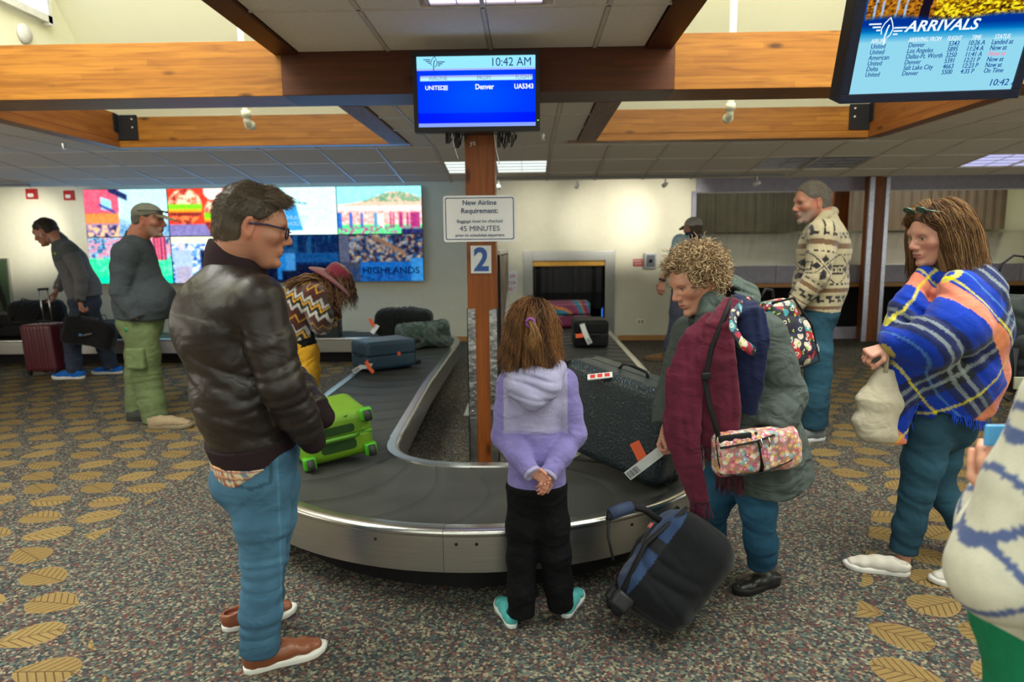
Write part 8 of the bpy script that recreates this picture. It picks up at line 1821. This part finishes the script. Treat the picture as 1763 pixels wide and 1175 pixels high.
soft_bag('duffel_bag', q, rotm(rz=0), (.50, .3, .24), (.012, .02, .05), 'navy bag on the far run of the carousel behind the capped man', 9, .08, .01)
# hand-held black holdall
hb_c = PY(157, 574, 8.16); Rh_ = rotm(ry=.22, rz=.1)
hh = soft_bag('holdall', hb_c, Rh_, (.58, .24, .33), (.008, .008, .009), 'black holdall hanging from the stooping man\'s hand', 4, .07, .012)
for sy in (-.09, .09): MB().tube([hb_c+Rh_ @ A3(-.14, sy, .14), hb_c+Rh_ @ A3(-.12, sy*.7, .24), PY(141, 540, 8.17)+A3(-.02, 0, 0), PY(144, 540, 8.17), hb_c+Rh_ @ A3(.10, sy*.7, .24), hb_c+Rh_ @ A3(.14, sy, .14)], .012, 6, flat=.5).build('carry_handle', M_web, hh, True)
MB().box(hb_c+A3(-.07, -.132, -.02), hb_c+A3(-.03, -.126, .01), bev=.002).build('blue_emblem', pm('blue_emblem', (.03, .16, .42), .5), hh); MB().box(hb_c+A3(-.02, -.132, -.01), hb_c+A3(.09, -.126, .01), bev=.002, R=rotm(ry=-.2)).build('grey_lettering_strip', pm('grey_lettering_strip', (.10, .10, .11), .5), hh)
# canvas tote
def tote():
    Y = 3.12; c = PY(1508, 695, Y); e = empty('tote_bag', c, 'cream canvas tote bag hanging from the shawl woman\'s hand', 'bag'); f = SD(c-A3(.25, .2, .3), c+A3(.25, .2, .3), .007)
    f.tube([PY(1528, 632, Y), PY(1515, 690, Y), PY(1507, 742, Y)], [(.040, .030), (.098, .055), (.092, .060)], side=A3(1, 0, -.2), k=.03); f.seg(PY(1480, 725, Y), PY(1532, 752, Y), .032, .032, k=.03); f.cut(PY(1526, 634, Y), (.3, 0, 1)); f.wr(c+A3(0, 0, .1), .15, (1, 0, .25), .035, .003, 3, .5); f.wr(c-A3(0, 0, .08), .14, (1, 0, .6), .05, .003, 6)
    cloth('canvas', f, (.55, .50, .38), M_cot, e, 1, colf=lambda V: noise_col(V, (.56, .50, .38), .08, 30))
    for dy in (-.03, .03): MB().tube([PY(1518, 640, Y)+A3(0, dy, 0), PY(1524, 612, Y)+A3(0, dy*.5, 0), PY(1533, 602, Y-.02), PY(1540, 620, Y)+A3(0, dy*.6, 0), PY(1542, 645, Y)+A3(0, dy, 0)], .012, 6, flat=.4).build('handle', pm('canvas_strap', (.5, .45, .34), .9), e, True)
tote()
# black backpack behind the shawl woman
def blackpack():
    Y = 3.5; c = PY(1752, 590, Y); R_ = rotm(ry=-.12); e = soft_bag('backpack', c, R_, (.30, .30, .50), (.022, .028, .028), 'black backpack hanging behind the plaid shawl at the right edge', 8, .09, .012, .009, cat='backpack')
    f = SD(c-.4, c+.4, .009); f.rbox(c+A3(.02, -.15, -.08), (.12, .05, .15), R=R_, rad=.04); f.wr(c+A3(0, -.2, -.05), .2, (0, 0, 1), .05, .008, 2); cloth('front_pocket', f, (.02, .024, .025), M_dn, e, 1)
    MB().tube([PY(1715, 480, Y-.1), PY(1725, 455, Y-.1), PY(1745, 440, Y-.1), PY(1763, 442, Y-.1), PY(1780, 470, Y-.05)], .006, 6).build('top_loop', M_web, e, True)
    for (x0, y0, x1, y1, x2, y2) in ((1730, 640, 1722, 680, 1735, 690), (1750, 600, 1745, 665, 1760, 688)): MB().tube([PY(x0, y0, Y-.2), PY(x1, y1, Y-.22), PY(x2, y2, Y-.22), PY(x2+25, y2-20, Y-.2)], .014, 6, flat=.4).build('strap', M_web, e, True)
    b = PY(1754, 660, Y-.24); MB().box(b-A3(.025, .006, .03), b+A3(.025, .006, .03), bev=.004).build('buckle', pm('pale_buckle', (.30, .32, .22), .4), e, True)
blackpack()
# floral pattern bags
def floral(name, bg, cols, sc_=38, petals=True):
    m, t, N, L, b = nt(name); X.T = t; tc = N.new('ShaderNodeTexCoord'); nz = N.new('ShaderNodeTexNoise'); nz.inputs['Scale'].default_value = 20; L.new(tc.outputs['Object'], nz.inputs['Vector'])
    ad = N.new('ShaderNodeVectorMath'); ad.operation = 'MULTIPLY_ADD'; L.new(nz.outputs['Color'], ad.inputs[0]); ad.inputs[1].default_value = (.02,)*3; L.new(tc.outputs['Object'], ad.inputs[2])
    v = N.new('ShaderNodeTexVoronoi'); v.inputs['Scale'].default_value = sc_; L.new(ad.outputs[0], v.inputs['Vector']); w_ = N.new('ShaderNodeTexWhiteNoise'); L.new(v.outputs['Position'], w_.inputs[0])
    cr = N.new('ShaderNodeValToRGB'); cr.color_ramp.interpolation = 'CONSTANT'; L.new(w_.outputs['Value'], cr.inputs[0]); e = cr.color_ramp.elements
    while len(e) < len(cols): e.new(.5)
    for i, c in enumerate(cols): e[i].position = i/len(cols); e[i].color = (*c, 1)
    d = X(v.outputs['Distance']); c = xmix(t, xlt(d, .62), bg, cr.outputs[0]); c = xmix(t, xlt(xab(d-.25), .05)*.8, c, (.75, .72, .62)); c = xmix(t, xlt(d, .10), c, (.7, .45, .05))
    v2 = N.new('ShaderNodeTexVoronoi'); v2.inputs['Scale'].default_value = sc_*2.1; L.new(ad.outputs[0], v2.inputs['Vector']); w2 = N.new('ShaderNodeTexWhiteNoise'); L.new(v2.outputs['Position'], w2.inputs[0]); c = xmix(t, xlt(X(v2.outputs['Distance']), .36)*xlt(X(w2.outputs['Value']), .34), c, (.30, .42, .06))
    L.new(c, b.inputs['Base Color']); b.inputs['Roughness'].default_value = .55; return m
M_flor = floral('pink_floral_print', (.36, .17, .17), [(.62, .16, .20), (.70, .60, .50), (.45, .07, .16), (.60, .30, .10), (.18, .34, .42), (.68, .35, .40)], 52)
M_flor2 = floral('dark_floral_print', (.015, .015, .03), [(.45, .02, .03), (.05, .30, .36), (.015, .015, .03), (.60, .50, .42), (.35, .02, .05), (.02, .03, .08)], 26)
def purse():
    Y = 2.74; c = PY(1300, 776, Y); e = empty('crossbody_bag', c, 'pink and green floral crossbody bag with black trim, held by the curly-haired woman', 'bag'); R_ = rotm(ry=-.06, rz=.18)
    f = SD(c-A3(.26, .15, .18), c+A3(.26, .15, .18), .006); f.rbox(c, (.185, .045, .092), R=R_, rad=.04); f.wr(c+A3(.05, -.04, 0), .12, (1, 0, .3), .05, .007, 3); f.wr(c+A3(-.1, -.04, .02), .1, (.8, 0, .6), .05, .006, 5); f.rbox(c+R_ @ A3(.17, 0, -.02), (.03, .035, .06), R=R_, rad=.03, k=.02)
    V, F = f.mesh(); V = relax(V, F, 1); mk('bag_body', V, F, M_flor, e, True)
    q = lambda a, b_, d=-.049: c+R_ @ A3(a, d, b_)
    for P, r in (([q(-.175, .045), q(-.09, .050, -.052), q(-.02, .056, -.052), q(.06, .072, -.046)], .0075), ([q(-.012, .088, -.03), q(-.008, .03, -.053), q(.002, -.05, -.053), q(.004, -.088, -.035)], .0085), ([q(-.17, -.070, -.03), q(-.08, -.085, -.040), q(.03, -.078, -.046), q(.13, -.045, -.045), q(.195, -.015, -.02)], .006), ([q(-.178, .08, -.02), q(-.18, 0, -.035), q(-.165, -.075, -.03)], .006)): MB().tube(P, r, 6, flat=.5).build('trim', M_web, e, True)
    MB().box(c+A3(-.17, -.060, .055), c+A3(-.03, -.046, .085), bev=.006, R=R_).build('zip_pocket', M_web, e, True)
    for dx in (-.006, .028): MB().tube([q(dx, .068, -.058), q(dx+.003, .05, -.062), q(dx, .03, -.062)], .0035, 6).build('zip_pull', M_ss2, e, True)
    MB().tube([q(-.165, .075, -.02), PY(1222, 700, Y), PY(1214, 655, Y-.0), PY(1225, 600, Y+.01), PY(1248, 545, Y+.03), PY(1262, 510, Y+.12)], .011, 6, flat=.35, up=(0, 1, 0)).build('shoulder_strap', M_web, e, True)
    b = PY(1216, 648, Y-.01); MB().box(b-A3(.02, .006, .014), b+A3(.02, .006, .014), bev=.004).build('strap_buckle', M_blackp, e, True)
purse()
def backpack():
    Y = 3.22; c = PY(1340, 578, Y); R_ = rotm(ry=-.50, rz=-.35)
    R_ = axes(nrm((-.42, .10, 1)), nrm((.9, .3, .35)))
    e = empty('backpack', c, 'dark floral backpack with red and teal flowers on the curly-haired woman\'s back', 'backpack'); f = SD(c-.36, c+.36, .0075); f.rbox(c, (.085, .13, .17), R=R_, rad=.065); f.wr(c, .2, (0, .3, 1), .06, .008, 4); V, F = f.mesh(); V = relax(V, F, 1); mk('bag_body', V, F, M_flor2, e, True)
    f = SD(c-.36, c+.36, .0075); f.rbox(c+R_ @ A3(.085, 0, -.05), (.04, .10, .10), R=R_, rad=.035); V, F = f.mesh(); mk('front_pocket', V, F, M_flor2, e, True)
    q = lambda a, b_, d: c+R_ @ A3(a, b_, d)
    for k in (-.13, .0, .13): MB().tube([q(-.07, k, -.15), q(.06, k, -.16), q(.095, k, 0), q(.06, k, .15), q(-.05, k, .17)], .006, 6).build('piping', M_web, e, True)
    # shoulder strap over the near shoulder
    S = [PY(1300, 515, Y-.2), PY(1275, 528, Y-.40), PY(1262, 545, Y-.50), PY(1262, 565, Y-.53), PY(1275, 590, Y-.53), PY(1298, 606, Y-.50)]; mb = MB().tube(S, .024, 8, flat=.35, up=(.5, -.8, .2)); mb.build('shoulder_strap', M_flor2, e, True)
    MB().tube([PY(1310, 512, Y-.1), PY(1318, 498, Y-.08), PY(1330, 500, Y-.05), PY(1332, 515, Y)], .007, 6).build('top_loop', M_web, e, True)
    MB().tube([PY(1298, 606, Y-.44), PY(1330, 625, Y-.36), PY(1362, 640, Y-.12)], .008, 6).build('lower_strap', M_web, e, True)
backpack()
# steel work: small things on walls already done
# groups for the repeated kinds
GR = {'suitcase': 'suitcases on and around the carousel', 'duffel bag': 'duffel bags', 'ceiling light': 'fluorescent ceiling lights', 'beam': 'timber ceiling beams', 'person': 'people in the baggage hall', 'alarm': 'red fire alarms on the wall', 'bracket': 'black steel brackets', 'pipe': 'pipes in the light wells', 'sprinkler': 'small ceiling sprinklers', 'curtain': 'strip curtains behind the counter', 'track': 'lighting tracks', 'backpack': 'backpacks on people'}
for o in scn.objects:
    if o.parent is None and 'category' in o and 'group' not in o and o['category'] in GR: o['group'] = GR[o['category']]
for o in scn.objects:
    if o.parent is None and o.name.startswith('duffel_bag'): o['group'] = 'duffel bags on the carousel'
